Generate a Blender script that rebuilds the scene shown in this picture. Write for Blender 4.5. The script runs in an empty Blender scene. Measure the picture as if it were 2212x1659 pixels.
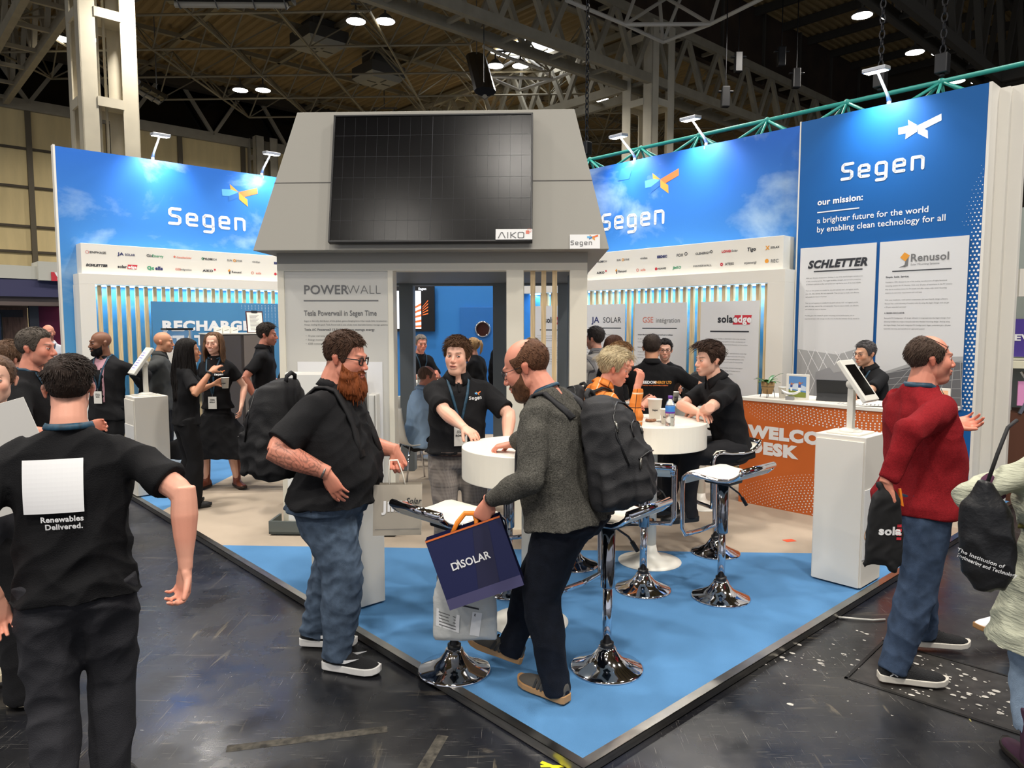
import bpy, math, random, numpy as np
from mathutils import Vector, Matrix
from mathutils.bvhtree import BVHTree
random.seed(7); np.random.seed(7)
# ---------------------------------------------------------------- camera (2212 x 1659, f = 1561 px, eye 1.78 m, pitched 4.74 deg down)
EYE = 1.78; PITCH = math.atan(129.5/1561)
scn = bpy.context.scene
_c = bpy.data.cameras.new('camera'); _co = bpy.data.objects.new('camera', _c); scn.collection.objects.link(_co); scn.camera = _co
_c.sensor_width = 36; _c.lens = 36*1561/2212; _c.clip_end = 200; _c.clip_start = .05
_co.location = (0, 0, EYE); _co.rotation_euler = (math.pi/2-PITCH, 0, 0)
# ---------------------------------------------------------------- world and exposure
_w = bpy.data.worlds.new('world'); scn.world = _w; _w.use_nodes = True
_w.node_tree.nodes['Background'].inputs[0].default_value = (.86, .90, 1, 1); _w.node_tree.nodes['Background'].inputs[1].default_value = .55
vs = scn.view_settings; vs.view_transform = 'Standard'; vs.look = 'None'; vs.gamma = 1; vs.exposure = 0.38; vs.use_curve_mapping = False
# ---------------------------------------------------------------- the hall's high-bay lamps (fixtures are built with the hall)
LAMP_Z = 9.6; _t = math.radians(42.5)
LAMP_AB = [(3.5,15),(8.4,15),(13.2,15),(18.2,15),(8.4,22.5),(13.6,22.5),(17.7,6),(21.4,6),(25.1,6),(14,6),(10.3,6),(6.6,6),(2.9,6),(-.8,6),(-4.5,6),(3.4,-3),(-.3,-3),(-4,-3),(-8.4,-3.0),(8,-3),(-5.5,-6.0),(-10,1),(-9,9),(-4,13),(3,21.5),(16.5,20.5)]  # last two pairs are added to brighten the back wall
for a_, b_ in LAMP_AB:
    l = bpy.data.lights.new('high_bay_light', 'AREA'); l.shape = 'DISK'; l.size = .7; l.energy = 225; l.color = (1, .94, .86); l.spread = 2.6
    o = bpy.data.objects.new('high_bay_light', l); scn.collection.objects.link(o)
    o.location = (.28+a_*math.cos(_t)-b_*math.sin(_t), 2.691+a_*math.sin(_t)+b_*math.cos(_t), LAMP_Z-.2)
# ---------------------------------------------------------------- helpers
C = bpy.context.scene.collection
PI = math.pi
def lin(c):
    return tuple((x/255/12.92 if x/255 <= .04045 else ((x/255+.055)/1.055)**2.4) for x in c)
_M = {}
def nod(m, t, **k):
    n = m.node_tree.nodes.new(t)
    for a, b in k.items():
        if a in n.inputs: n.inputs[a].default_value = b
        else: setattr(n, a, b)
    return n
def mat(name, rgb=(200,200,200), rough=.6, metal=0, spec=.5, bump=0, bscale=40, emit=0, vcol=False, var=0, vscale=8, coat=0, alpha=1, trans=0, stretch=None):
    if name in _M: return _M[name]
    m = bpy.data.materials.new(name); m.use_nodes = True; _M[name] = m
    L = m.node_tree.links; b = m.node_tree.nodes['Principled BSDF']
    c = lin(rgb) + (1,)
    b.inputs['Base Color'].default_value = c
    b.inputs['Roughness'].default_value = rough; b.inputs['Metallic'].default_value = metal
    b.inputs['Specular IOR Level'].default_value = spec
    b.inputs['Coat Weight'].default_value = coat
    b.inputs['Alpha'].default_value = alpha; b.inputs['Transmission Weight'].default_value = trans
    if emit:
        b.inputs['Emission Color'].default_value = c; b.inputs['Emission Strength'].default_value = emit
    src = None
    if vcol:
        a = nod(m, 'ShaderNodeVertexColor', layer_name='Col'); src = a.outputs['Color']
    if bump or var:
        tc = nod(m, 'ShaderNodeTexCoord'); co = tc.outputs['Object']
        if stretch:
            mp = nod(m, 'ShaderNodeMapping'); mp.inputs['Scale'].default_value = stretch
            L.new(co, mp.inputs['Vector']); co = mp.outputs['Vector']
    if var:
        n = nod(m, 'ShaderNodeTexNoise', Scale=vscale, Detail=5.); L.new(co, n.inputs['Vector'])
        mx = nod(m, 'ShaderNodeMix', data_type='RGBA', blend_type='MULTIPLY'); mx.inputs[0].default_value = 1
        r = nod(m, 'ShaderNodeMapRange'); r.inputs['From Min'].default_value = .3; r.inputs['From Max'].default_value = .7
        r.inputs['To Min'].default_value = 1-var; r.inputs['To Max'].default_value = 1+var*.5
        L.new(n.outputs['Fac'], r.inputs['Value'])
        if src: L.new(src, mx.inputs[6])
        else: mx.inputs[6].default_value = c
        L.new(r.outputs['Result'], mx.inputs[7]); src = mx.outputs[2]
    if src: L.new(src, b.inputs['Base Color'])
    if bump:
        n = nod(m, 'ShaderNodeTexNoise', Scale=bscale, Detail=6.); L.new(co, n.inputs['Vector'])
        bp = nod(m, 'ShaderNodeBump', Strength=bump, Distance=.01)
        L.new(n.outputs['Fac'], bp.inputs['Height']); L.new(bp.outputs['Normal'], b.inputs['Normal'])
    return m
def vec(*a): return np.array(a[0] if len(a) == 1 else a, float)
def nrm(v): v = vec(v); return v/(np.linalg.norm(v)+1e-12)
def rotz(a): c, s = math.cos(a), math.sin(a); return np.array([[c,-s,0],[s,c,0],[0,0,1.]])
def rotx(a): c, s = math.cos(a), math.sin(a); return np.array([[1,0,0],[0,c,-s],[0,s,c.__float__()]])
def roty(a): c, s = math.cos(a), math.sin(a); return np.array([[c,0,s],[0,1,0],[-s,0,c]])
class MB:
    """collects shapes, builds ONE mesh object"""
    def __init__(s): s.v = []; s.f = []; s.m = []; s.n = 0; s.mi = 0; s.R = np.eye(3); s.T = np.zeros(3)
    def at(s, T=(0,0,0), R=None): s.T = vec(T); s.R = np.eye(3) if R is None else R; return s
    def add(s, v, f):
        v = np.asarray(v, float) @ s.R.T + s.T
        s.v.append(v); s.f += [tuple(i+s.n for i in q) for q in f]; s.m += [s.mi]*len(f); s.n += len(v); return s
    def box(s, a, b):
        (x0,y0,z0), (x1,y1,z1) = a, b
        return s.add([(x0,y0,z0),(x1,y0,z0),(x1,y1,z0),(x0,y1,z0),(x0,y0,z1),(x1,y0,z1),(x1,y1,z1),(x0,y1,z1)],
                     [(3,2,1,0),(4,5,6,7),(0,1,5,4),(1,2,6,5),(2,3,7,6),(3,0,4,7)])
    def loft(s, rings, cap=True):
        k = len(rings[0]); n = len(rings); f = []
        for i in range(n-1):
            for j in range(k):
                j2 = (j+1) % k; f.append((i*k+j, i*k+j2, (i+1)*k+j2, (i+1)*k+j))
        if cap: f += [tuple(reversed(range(k))), tuple(range((n-1)*k, n*k))]
        return s.add(np.concatenate([np.asarray(r, float) for r in rings]), f)
    def tube(s, pts, r, n=8, up=None, cap=True, closed=False):
        P = np.asarray(pts, float); k = len(P)
        if np.isscalar(r): r = [r]*k
        rings = []; u = None
        for i in range(k):
            a, b = (P[i-1], P[(i+1) % k]) if closed else (P[max(i-1,0)], P[min(i+1,k-1)])
            t = nrm(b-a)
            if u is None:
                u = vec(up) if up is not None else (vec(0,0,1) if abs(t[2]) < .9 else vec(0,1,0))
            u = nrm(u-t*(u@t)); w = np.cross(t, u)
            rx, ry = (r[i], r[i]) if np.isscalar(r[i]) else r[i]
            an = np.arange(n)*2*PI/n + (PI/4 if n == 4 else 0)
            rings.append(P[i] + np.outer(np.cos(an)*rx, w) + np.outer(np.sin(an)*ry, u))
        if closed: rings.append(rings[0]); return s.loft(rings, False)
        return s.loft(rings, cap)
    def capsule(s, a, b, r0, r1, n=12):
        a, b = vec(a), vec(b); d = b-a; l = np.linalg.norm(d)+1e-9; d = d/l; P = []; R = []
        for q in (-.95,-.7,-.35): P.append(a+d*r0*q); R.append(r0*math.sqrt(1-q*q))
        for q in (0,.5,1): P.append(a+d*l*q); R.append(r0+(r1-r0)*q)
        for q in (.35,.7,.95): P.append(b+d*r1*q); R.append(r1*math.sqrt(1-q*q))
        return s.tube(P, R, n)
    def lathe(s, prof, n=24, c=(0,0,0)):
        an = np.arange(n)*2*PI/n
        return s.loft([np.stack([c[0]+r*np.cos(an), c[1]+r*np.sin(an), np.full(n, c[2]+z)], 1) for r, z in prof])
    def ball(s, c, r, n=12):
        rx, ry, rz = (r,)*3 if np.isscalar(r) else r
        an = np.arange(n)*2*PI/n; k = n//2
        return s.loft([np.stack([c[0]+rx*math.sin(q)*np.cos(an), c[1]+ry*math.sin(q)*np.sin(an), np.full(n, c[2]-rz*math.cos(q))], 1) for q in np.linspace(.12, PI-.12, k+1)])
    def prism(s, poly, o, x, y, d):
        """polygon (2d) in plane o + x*u + y*v, thickness vector d"""
        o, x, y, d = vec(o), vec(x), vec(y), vec(d); k = len(poly)
        P = np.array([o+x*p[0]+y*p[1] for p in poly])
        return s.add(np.concatenate([P, P+d]), [tuple(range(k)), tuple(reversed(range(k, 2*k)))]+[(i, i+k, (i+1)%k+k, (i+1)%k) for i in range(k)])
    def flat(s, poly, o=(0,0,0), x=(1,0,0), y=(0,0,1)):
        o, x, y = vec(o), vec(x), vec(y)
        return s.add([o+x*p[0]+y*p[1] for p in poly], [tuple(range(len(poly)))])
    def bar(s, a, b, w, h=None):
        return s.tube([a, b], [(w/2*1.414, (h or w)/2*1.414)]*2, 4)
    def text(s, t, o, size, x=(1,0,0), y=(0,0,1), align='LEFT', bold=0, sx=1, shear=0, lh=1):
        V, F = text_mesh(t, align, bold/max(size,1e-6), shear, lh)
        o, x, y = vec(o), vec(x), vec(y)
        if len(V): s.add(o + np.outer(V[:,0]*size*sx, x) + np.outer(V[:,1]*size, y), F)
        return s
    def stroke(s, pts, w, o=(0,0,0), x=(1,0,0), y=(0,0,1), rnd=True):
        o, x, y = vec(o), vec(x), vec(y); P = np.asarray(pts, float); h = w/2
        for a, b in zip(P[:-1], P[1:]):
            d = nrm(b-a); q = vec(-d[1], d[0])*h
            s.flat([a-q, b-q, b+q, a+q], o, x, y)
        if rnd:
            for p in P: s.flat([(p[0]+h*math.cos(k*PI/5), p[1]+h*math.sin(k*PI/5)) for k in range(10)], o, x, y)
        return s
    def disc(s, c, r, o=(0,0,0), x=(1,0,0), y=(0,0,1), n=16, r0=0):
        if r0:
            for k in range(n):
                a, b = 2*PI*k/n, 2*PI*(k+1)/n
                s.flat([(c[0]+q*math.cos(t), c[1]+q*math.sin(t)) for q, t in ((r0,a),(r,a),(r,b),(r0,b))], o, x, y)
            return s
        return s.flat([(c[0]+r*math.cos(2*PI*k/n), c[1]+r*math.sin(2*PI*k/n)) for k in range(n)], o, x, y)
    def mesh(s, name):
        me = bpy.data.meshes.new(name)
        V = np.concatenate(s.v) if s.v else np.zeros((0,3))
        me.from_pydata(V.tolist(), [], s.f); return me
    def build(s, name, m, parent=None, smooth=False, bevel=0, loc=None, rz=0, mats=None):
        me = s.mesh(name)
        for q in (mats or [m]): me.materials.append(q)
        if mats: me.polygons.foreach_set('material_index', s.m)
        return link(name, me, parent, smooth, bevel, loc, rz)
def link(name, me, parent=None, smooth=False, bevel=0, loc=None, rz=0):
    if smooth is True: me.polygons.foreach_set('use_smooth', [True]*len(me.polygons))
    me.update(); o = bpy.data.objects.new(name, me); C.objects.link(o)
    if smooth == 'auto': me.shade_auto = True if False else None
    if parent: o.parent = parent
    if loc is not None: o.location = tuple(float(q) for q in loc)
    o.rotation_euler = (0, 0, rz)
    if bevel:
        b = o.modifiers.new('edge', 'BEVEL'); b.width = bevel; b.segments = 2; b.limit_method = 'ANGLE'; b.angle_limit = .7
    return o
_T = {}
def text_mesh(t, align, bold, shear, lh):
    k = (t, align, round(bold,4), shear, lh)
    if k not in _T:
        cu = bpy.data.curves.new('t', 'FONT'); cu.body = t; cu.align_x = align; cu.offset = bold; cu.shear = shear; cu.space_line = lh; cu.space_character = 1+max(0, bold)*1.9; cu.resolution_u = 3
        o = bpy.data.objects.new('t', cu); C.objects.link(o)
        me = bpy.data.meshes.new_from_object(o.evaluated_get(bpy.context.evaluated_depsgraph_get()))
        V = np.zeros(len(me.vertices)*3); me.vertices.foreach_get('co', V)
        _T[k] = (V.reshape(-1,3), [tuple(p.vertices) for p in me.polygons])
        bpy.data.objects.remove(o); bpy.data.curves.remove(cu); bpy.data.meshes.remove(me)
    return _T[k]
def tag(o, label, cat, group=None):
    o['label'] = label; o['category'] = cat
    if group: o['group'] = group
    return o
def thing(name, label, cat, loc=(0,0,0), rz=0, group=None):
    o = bpy.data.objects.new(name, None); C.objects.link(o); o.empty_display_size = .1
    o.location = tuple(float(q) for q in loc); o.rotation_euler = (0,0,rz); return tag(o, label, cat, group)
def struct(o): o['kind'] = 'structure'; return o
def copy_tree(o, loc, rz, label=None):
    r = o.copy(); C.objects.link(r); r.location = tuple(float(q) for q in loc); r.rotation_euler = (0,0,rz)
    if label: r['label'] = label
    def kids(a, b):
        for ch in a.children:
            c = ch.copy(); C.objects.link(c); c.parent = b; kids(ch, c)
    kids(o, r); return r
def verts(me):
    V = np.zeros(len(me.vertices)*3); me.vertices.foreach_get('co', V); return V.reshape(-1,3)
def organic(mb, voxel, it=4, fold=0, seed=0, fscale=1, lam=.5, fdir=None):
    """voxel union of the collected closed shapes, smoothed, with cloth folds -> mesh"""
    me = mb.mesh('u'); o = bpy.data.objects.new('u', me); C.objects.link(o)
    r = o.modifiers.new('r', 'REMESH'); r.mode = 'VOXEL'; r.voxel_size = voxel
    m2 = bpy.data.meshes.new_from_object(o.evaluated_get(bpy.context.evaluated_depsgraph_get()))
    bpy.data.objects.remove(o); bpy.data.meshes.remove(me)
    V = verts(m2); n = len(V); E = np.zeros(len(m2.edges)*2, int); m2.edges.foreach_get('vertices', E); E = E.reshape(-1,2)
    deg = np.bincount(E.ravel(), minlength=n).astype(float)[:,None]+1e-9
    for i in range(it):
        A = np.zeros_like(V)
        for q in range(3): A[:,q] = np.bincount(E[:,0], V[E[:,1],q], n)+np.bincount(E[:,1], V[E[:,0],q], n)
        V += (A/deg-V)*lam
    if fold:
        m2.vertices.foreach_set('co', V.ravel()); m2.update()
        N = np.zeros(n*3); m2.vertices.foreach_get('normal', N); N = N.reshape(-1,3)
        V += N*(folds(V, seed, fscale, fdir)*fold)[:,None]
    m2.vertices.foreach_set('co', V.ravel()); m2.update(); return m2
def folds(V, seed, sc=1, fdir=None):
    r = np.random.RandomState(seed); h = np.zeros(len(V))
    w = V + .03*np.sin(V[:,[1,2,0]]*13/sc+r.rand(3)*6) + .012*np.sin(V[:,[2,0,1]]*37/sc+r.rand(3)*6)
    for k in range(6):
        d = r.randn(3)*vec(1,1,.75 if fdir is None else fdir); f = (14+18*r.rand())/sc
        h += (1-2*np.abs(np.sin(w@nrm(d)*f+r.rand()*6)))*(.5+.5*np.sin(w@nrm(r.randn(3))*7/sc+r.rand()*6))
    return h/3
def paint(me, col):
    a = me.color_attributes.new('Col', 'FLOAT_COLOR', 'POINT')
    a.data.foreach_set('color', np.concatenate([col, np.ones((len(col),1))], 1).astype(np.float32).ravel())
def bvh_of(*objs):
    v = []; f = []
    for o in objs:
        b = len(v); v += [tuple(q) for q in verts(o.data)]; f += [tuple(b+i for i in p.vertices) for p in o.data.polygons]
    return BVHTree.FromPolygons(v, f)
# ---------------------------------------------------------------- people
def ss(x, a, b): t = np.clip((x-a)/(b-a), 0, 1); return t*t*(3-2*t)
def smin(a, b, k): h = np.clip(.5+.5*(b-a)/k, 0, 1); return b+(a-b)*h-k*h*(1-h)
def smax(a, b, k): return -smin(-a, -b, k)
def s_ell(p, c, r): q = (p-vec(c))/vec(r); k0 = np.linalg.norm(q, axis=1); k1 = np.linalg.norm(q/vec(r), axis=1)+1e-9; return k0*(k0-1)/k1
def s_cap(p, a, b, r0, r1):
    a, b = vec(a), vec(b); d = b-a; t = np.clip((p-a)@d/(d@d), 0, 1)
    return np.linalg.norm(p-a-t[:,None]*d, axis=1)-(r0+(r1-r0)*t)
def head_sdf(p, h):
    fem, jaw, nose, fat, smile, openm = [h.get(k, q) for k, q in (('fem',0),('jaw',1),('nose',1),('fat',0),('smile',0),('open',0))]
    p = p*vec(1,1,1); ax = p.copy(); ax[:,0] = np.abs(ax[:,0])
    d = s_ell(p, (0,-.014,.036), (.077,.098,.086))
    d = smin(d, s_ell(p, (0,.028,-.04), ((.059-.004*fem+.009*fat)*jaw,.06+.004*fat,.074)), .03)
    if fat: d = smin(d, s_ell(p, (0,.035,-.108), (.042,.045,.02+.008*fat)), .03)
    d = smin(d, s_ell(ax, (.037*jaw,.004,-.06), (.018+.009*fat,.03,.024)), .03)
    d = smin(d, s_ell(p, (0,.068,-.098), ((.024-.004*fem)*jaw,.02,.018)), .028)
    d = smin(d, s_ell(ax, (.04,.060,-.022), (.024,.024,.026+.004*fat)), .022)
    d = smin(d, s_cap(p, (-.032,.084,.024), (.032,.084,.024), .011-.003*fem, .011-.003*fem), .018)
    d = smax(d, -s_ell(ax, (.032,.104,.004), (.019,.017,.0135)), .014)
    d = smin(d, s_cap(p, (0,.086,.012), (0,.108+.004*(nose-1),-.03), .008*nose, .0115*nose), .012)
    d = smin(d, s_ell(ax, (.0115*nose,.1,-.035), (.0085,.011,.008)), .006)
    d = smin(d, s_ell(p, (0,.083,-.066), (.028,.018,.02)), .014)
    up = .012*smile*(ax[:,0]/.024)**2
    q = ax.copy(); q[:,2] -= up
    d = smin(d, s_ell(q, (.006,.0965,-.0605), (.02+.004*smile,.008,.0058)), .006)
    d = smin(d, s_ell(q, (0,.0955,-.0745-.006*openm), (.019+.003*smile,.0085,.0066)), .006)
    d = smax(d, -s_ell(q, (0,.107,-.0675-.003*openm), (.026+.005*smile,.014,.0022+.006*openm)), .004)
    return d
HC = vec(0,0,-.012)
def head_shell(h, nt=88, npn=112):
    key = tuple(sorted(h.items()))
    if key not in _H:
        th = np.linspace(.02, PI-.02, nt); ph = np.arange(npn)*2*PI/npn
        T, Pp = np.meshgrid(th, ph, indexing='ij')
        D = np.stack([np.sin(T)*np.sin(Pp), np.sin(T)*np.cos(Pp), np.cos(T)], -1).reshape(-1,3)
        r = np.full(len(D), .16)
        for i in range(40): r -= np.clip(head_sdf(HC+D*r[:,None], h), -.02, .02)*.8
        F = [(i*npn+j, (i+1)*npn+j, (i+1)*npn+(j+1)%npn, i*npn+(j+1)%npn) for i in range(nt-1) for j in range(npn)]
        F += [tuple(range(npn)), tuple(reversed(range((nt-1)*npn, nt*npn)))]
        _H[key] = (D, r, F)
    return _H[key]
_H = {}
def hair_mask(P, style):
    az = np.abs(np.degrees(np.arctan2(P[:,0], P[:,1])))
    fr = style.get('front', .07); low = style.get('low', -.07)
    zb = np.interp(az, [0,25,48,62,72,84,104,125,150,180], [fr,fr+.004,fr-.006,.028,-.014,-.016,.018,-.02,low*.8,low])
    m = ss(P[:,2]-zb, -.004, .01)
    b = style.get('bald', 0)
    if b: m *= 1-ss(P[:,1]+(P[:,2]-.07)*1.2, .06-.13*b, .09-.13*b)*ss(P[:,2], .035, .06)
    return m
def make_hair(h, style, R, c, col, parent, sc=1, seed=1, name='hair'):
    D, r, F = head_shell(h); P = HC+D*r[:,None]
    rs = np.random.RandomState(seed)
    top, side = style.get('top', .02), style.get('side', .009)
    m = hair_mask(P, style)
    t = side+(top-side)*ss(P[:,2], .03, .085)+style.get('quiff', 0)*ss(P[:,1], 0, .07)*ss(P[:,2], .05, .09)
    w = P@vec(3,1.2,1); n1 = np.sin(w*90+4*np.sin(P[:,1]*60)+seed)*.5+np.sin(P@vec(-1,2,2)*160+3*np.sin(P[:,0]*80))*.35
    t = t*(1+style.get('mess', .12)*n1)
    r2 = r+np.where(m > .02, (t*m+.0006), 0)-.006*(1-ss(m, 0, .15))
    mb = MB().at(c, R*sc); V = HC+D*r2[:,None]
    keep = m > .01
    mb.add(V, [f for f in F if len(f) == 4 and any(keep[i] for i in f)])
    N = int(style.get('tufts', 260)*1.9); ids = np.nonzero(m > .6)[0]
    if N and len(ids):
        for i in rs.choice(ids, N):
            p = V[i]-D[i]*.003; g = vec(0,-.35,-1)*style.get('down',1)
            if P[i,2] > .072: g = vec(style.get('part',.3)+rs.randn()*.35, style.get('fwd',.9)+rs.randn()*.3, -.1)
            g = nrm(g+rs.randn(3)*.17); g = nrm(g-D[i]*(g@D[i]-style.get('out',.03))); l = (t[i]*style.get('tl',1.2)*(.6+.7*rs.rand())+.006)*(1 if P[i,2] > .045 else .45+.55*ss(P[i,2],-.02,.045))*(.4+.6*ss(np.array(P[i,2]-P[i,1]*.3),-.075,-.03))
            pts = [p+g*l*q+D[i]*l*.09*math.sin(q*2.6) for q in (0,.35,.7,1)]
            mb.tube(pts, [(.0026,.0013),(.0025,.0013),(.0018,.001),(.0004,.0003)], 4, up=D[i], cap=False)
    for L in style.get('locks', []):
        mb.tube(L[0], L[1], 8)
    lg = style.get('long')
    if lg:   # long hair: a thick rippled curtain from the crown over the sides and the back
        n, length, spread, gather = lg; fan = style.get('fan', 2.1); na, nq = 90, 26; wv = style.get('wave', 1)
        outer, inner = [], []
        for j in range(nq):
            q = j/(nq-1)
            for i in range(na):
                a = (-1+2*i/(na-1))*fan; rip = .0035*math.sin(a*41+3*math.sin(q*4+a*3))+.0022*math.sin(a*97+q*3)
                if q < .25:
                    u = q/.25*1.25; rr = (math.sin(u)*.99); p = vec(math.sin(a)*.082*rr, -math.cos(a)*.094*rr-.014+.02*(1-q*4)*max(0,math.cos(a)), .036+.092*math.cos(u))
                else:
                    k = (q-.25)/.75; u = 1.25; o = (1+spread*k)*(1-gather*k*k*(3-2*k)); edge = length*(1-.12*(abs(a)/fan)**2+.04*math.sin(a*23))
                    p = vec(math.sin(a)*.0785*o+.010*wv*math.sin(k*7+a*2)*k, -math.cos(a)*(.0895+.02*math.sin(k*3))*o-.014+style.get('fall',0)*k+.008*wv*math.sin(k*9+a*5)*k, .065-edge*k)
                d = nrm(vec(math.sin(a),-math.cos(a),.5*(q < .25))); th = .010+.012*math.sin(PI*min(1,.15+q))*style.get('thick',1)
                outer.append(p+d*(th+rip)); inner.append(p-d*.006)
        G = np.array(outer+inner); m_ = na*nq; Fq = []
        for j in range(nq-1):
            for i in range(na-1): k = j*na+i; Fq += [(k,k+1,k+na+1,k+na),(m_+k+na,m_+k+na+1,m_+k+1,m_+k)]
            k = j*na; Fq += [(k,k+na,m_+k+na,m_+k),(k+na-1,m_+k+na-1,m_+k+2*na-1,k+2*na-1)]
        k = (nq-1)*na; Fq += [(k+i,k+i+1,m_+k+i+1,m_+k+i) for i in range(na-1)]
        mb.add(G, Fq)
        for i in range(n):
            a = (-1+2*rs.rand())*fan; i0 = int((a/fan+1)/2*(na-1)); j0 = rs.randint(8, nq-8); pts = [G[jj*na+i0]+rs.randn(3)*.003 for jj in range(j0, nq, 3)]+[G[(nq-1)*na+i0]+rs.randn(3)*.004+vec(0,0,-.03*rs.rand()*length/.3)]
            mb.tube(pts, [(.0045,.003)]*(len(pts)-1)+[(.0008,.0006)], 4, up=nrm(vec(math.sin(a),-math.cos(a),0)), cap=False)
    me = mb.mesh(name); me.materials.append(hair_mat(col)); return link(name, me, parent, True)
def hair_mat(col):
    return mat('hair_%d_%d_%d' % col, col, .62, spec=.22, bump=.9, bscale=110, var=.35, vscale=60, stretch=(1,1,.18))
def beard(h, R, c, col, parent, sc, length=.02, low=-.2, seed=2, mustache=True, top=-.035):
    D, r, F = head_shell(h); P = HC+D*r[:,None]; rs = np.random.RandomState(seed)
    az = np.abs(np.degrees(np.arctan2(P[:,0], P[:,1])))
    zt = np.interp(az, [0,12,24,45,70,80,90], [-.085,-.08,-.052,-.05,top,-.01,-.2])
    m = ss(zt-P[:,2], -.002, .01)*(P[:,1] > -.01)
    if mustache: m = np.maximum(m, ss(-.044-P[:,2], -.002,.005)*ss(P[:,2]+.059,-.001,.004)*(az < 24))
    m *= 1-ss(-P[:,2]*1-.13, 0, .02)
    t = length*ss(-P[:,2], .045, .1)+.004
    V = HC+D*(r+np.where(m > .02, t*m*(1+.2*np.sin(P@vec(200,60,30)+2*np.sin(P[:,2]*90))), 0)-.005*(1-ss(m, 0, .15)))[:,None]
    V[:,2] -= length*.5*m*ss(-P[:,2], .06, .1)
    mb = MB().at(c, R*sc); keep = m > .01; mb.add(V, [f for f in F if len(f) == 4 and any(keep[i] for i in f)])
    ids = np.nonzero(m > .5)[0]
    for i in rs.choice(ids, 160 if length > .008 else 0):
        p = V[i]; g = nrm(vec(0,.1,-1)+D[i]*.45+rs.randn(3)*.2); l = length*.6*(.5+rs.rand())
        mb.tube([p-D[i]*.002, p+g*l*.5, p+g*l-D[i]*.003], [(.004,.003),(.003,.002),(.0006,.0006)], 4, up=D[i], cap=False)
    me = mb.mesh('beard'); me.materials.append(hair_mat(col)); return link('beard', me, parent, True)
def hand(mb, w, f, n, side, curl=.35, spread=.5, sc=1, thumb=.4, fcurl=None):
    """w wrist, f finger direction, n palm normal; side +1 right hand, -1 left hand"""
    f = nrm(f); n = nrm(n-f*(vec(n)@f)); t = np.cross(f, n)*-side    # t points to the thumb side
    S = .1*sc; w = vec(w)
    R3 = [(w-f*.02*sc, .026, .021), (w+f*.012*sc, .029, .02), (w+f*.05*sc, .039, .0165), (w+f*.085*sc, .042, .0135), (w+f*.102*sc, .037, .010)]
    mb.tube([q[0] for q in R3], [(q[1]*sc, q[2]*sc) for q in R3], 12, up=n)
    mb.capsule(w+f*.02*sc+t*.018*sc+n*.008*sc, w+f*.05*sc+t*.034*sc+n*.01*sc, .016*sc, .013*sc)
    for k in range(4):
        c = curl if fcurl is None else fcurl[k]; off = (.030,.010,-.011,-.031)[k]; ln = (.070,.079,.073,.056)[k]; r = (.0090,.0093,.0088,.0078)[k]
        p = w+f*((.094,.098,.094,.084)[k]*sc)+t*off*sc; ang = c*.9+.06; d = nrm(f+t*(.22,.06,-.08,-.2)[k]*spread); pts = [p-f*.015*sc, p]
        for j, q in enumerate((.44,.31,.25)):
            dd = d*math.cos(ang)+n*math.sin(ang); p = p+dd*ln*q*sc; pts.append(p); ang += c*(1.35,1.0,.8)[j]
        mb.tube(pts+[pts[-1]+dd*r*.8*sc], [r*1.05*sc, r*1.08*sc, r*1.0*sc, r*.9*sc, r*.8*sc, r*.35*sc], 8)
    p = w+f*.042*sc+t*.034*sc+n*.010*sc; d = nrm(f*.75+t*.75*(1-thumb)+n*(.25+.9*thumb)); p2 = p+d*.036*sc; d2 = nrm(d+f*.35-t*.35*thumb+n*.1); p3 = p2+d2*.03*sc
    mb.tube([p-d*.012*sc, p, p2, p3, p3+d2*.007*sc], [.0135*sc,.013*sc,.0112*sc,.0095*sc,.004*sc], 8)
def ik(a, b, l1, l2, pole):
    a, b = vec(a), vec(b); d = b-a; L = np.linalg.norm(d)
    if L > (l1+l2)*.995: b = a+d/L*(l1+l2)*.995; d = b-a; L = np.linalg.norm(d)
    if L < abs(l1-l2)+.02: L = abs(l1-l2)+.02
    x = (l1*l1-l2*l2+L*L)/(2*L); hh = math.sqrt(max(l1*l1-x*x, 0)); u = nrm(d); p = nrm(vec(pole)-u*(vec(pole)@u))
    return a+u*x+p*hh, b
SKIN = {'pale': (226,176,152), 'pink': (222,160,136), 'red': (214,142,118), 'tan': (196,140,108), 'brown': (122,80,58), 'olive': (205,155,125)}
class Person: pass
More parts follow.
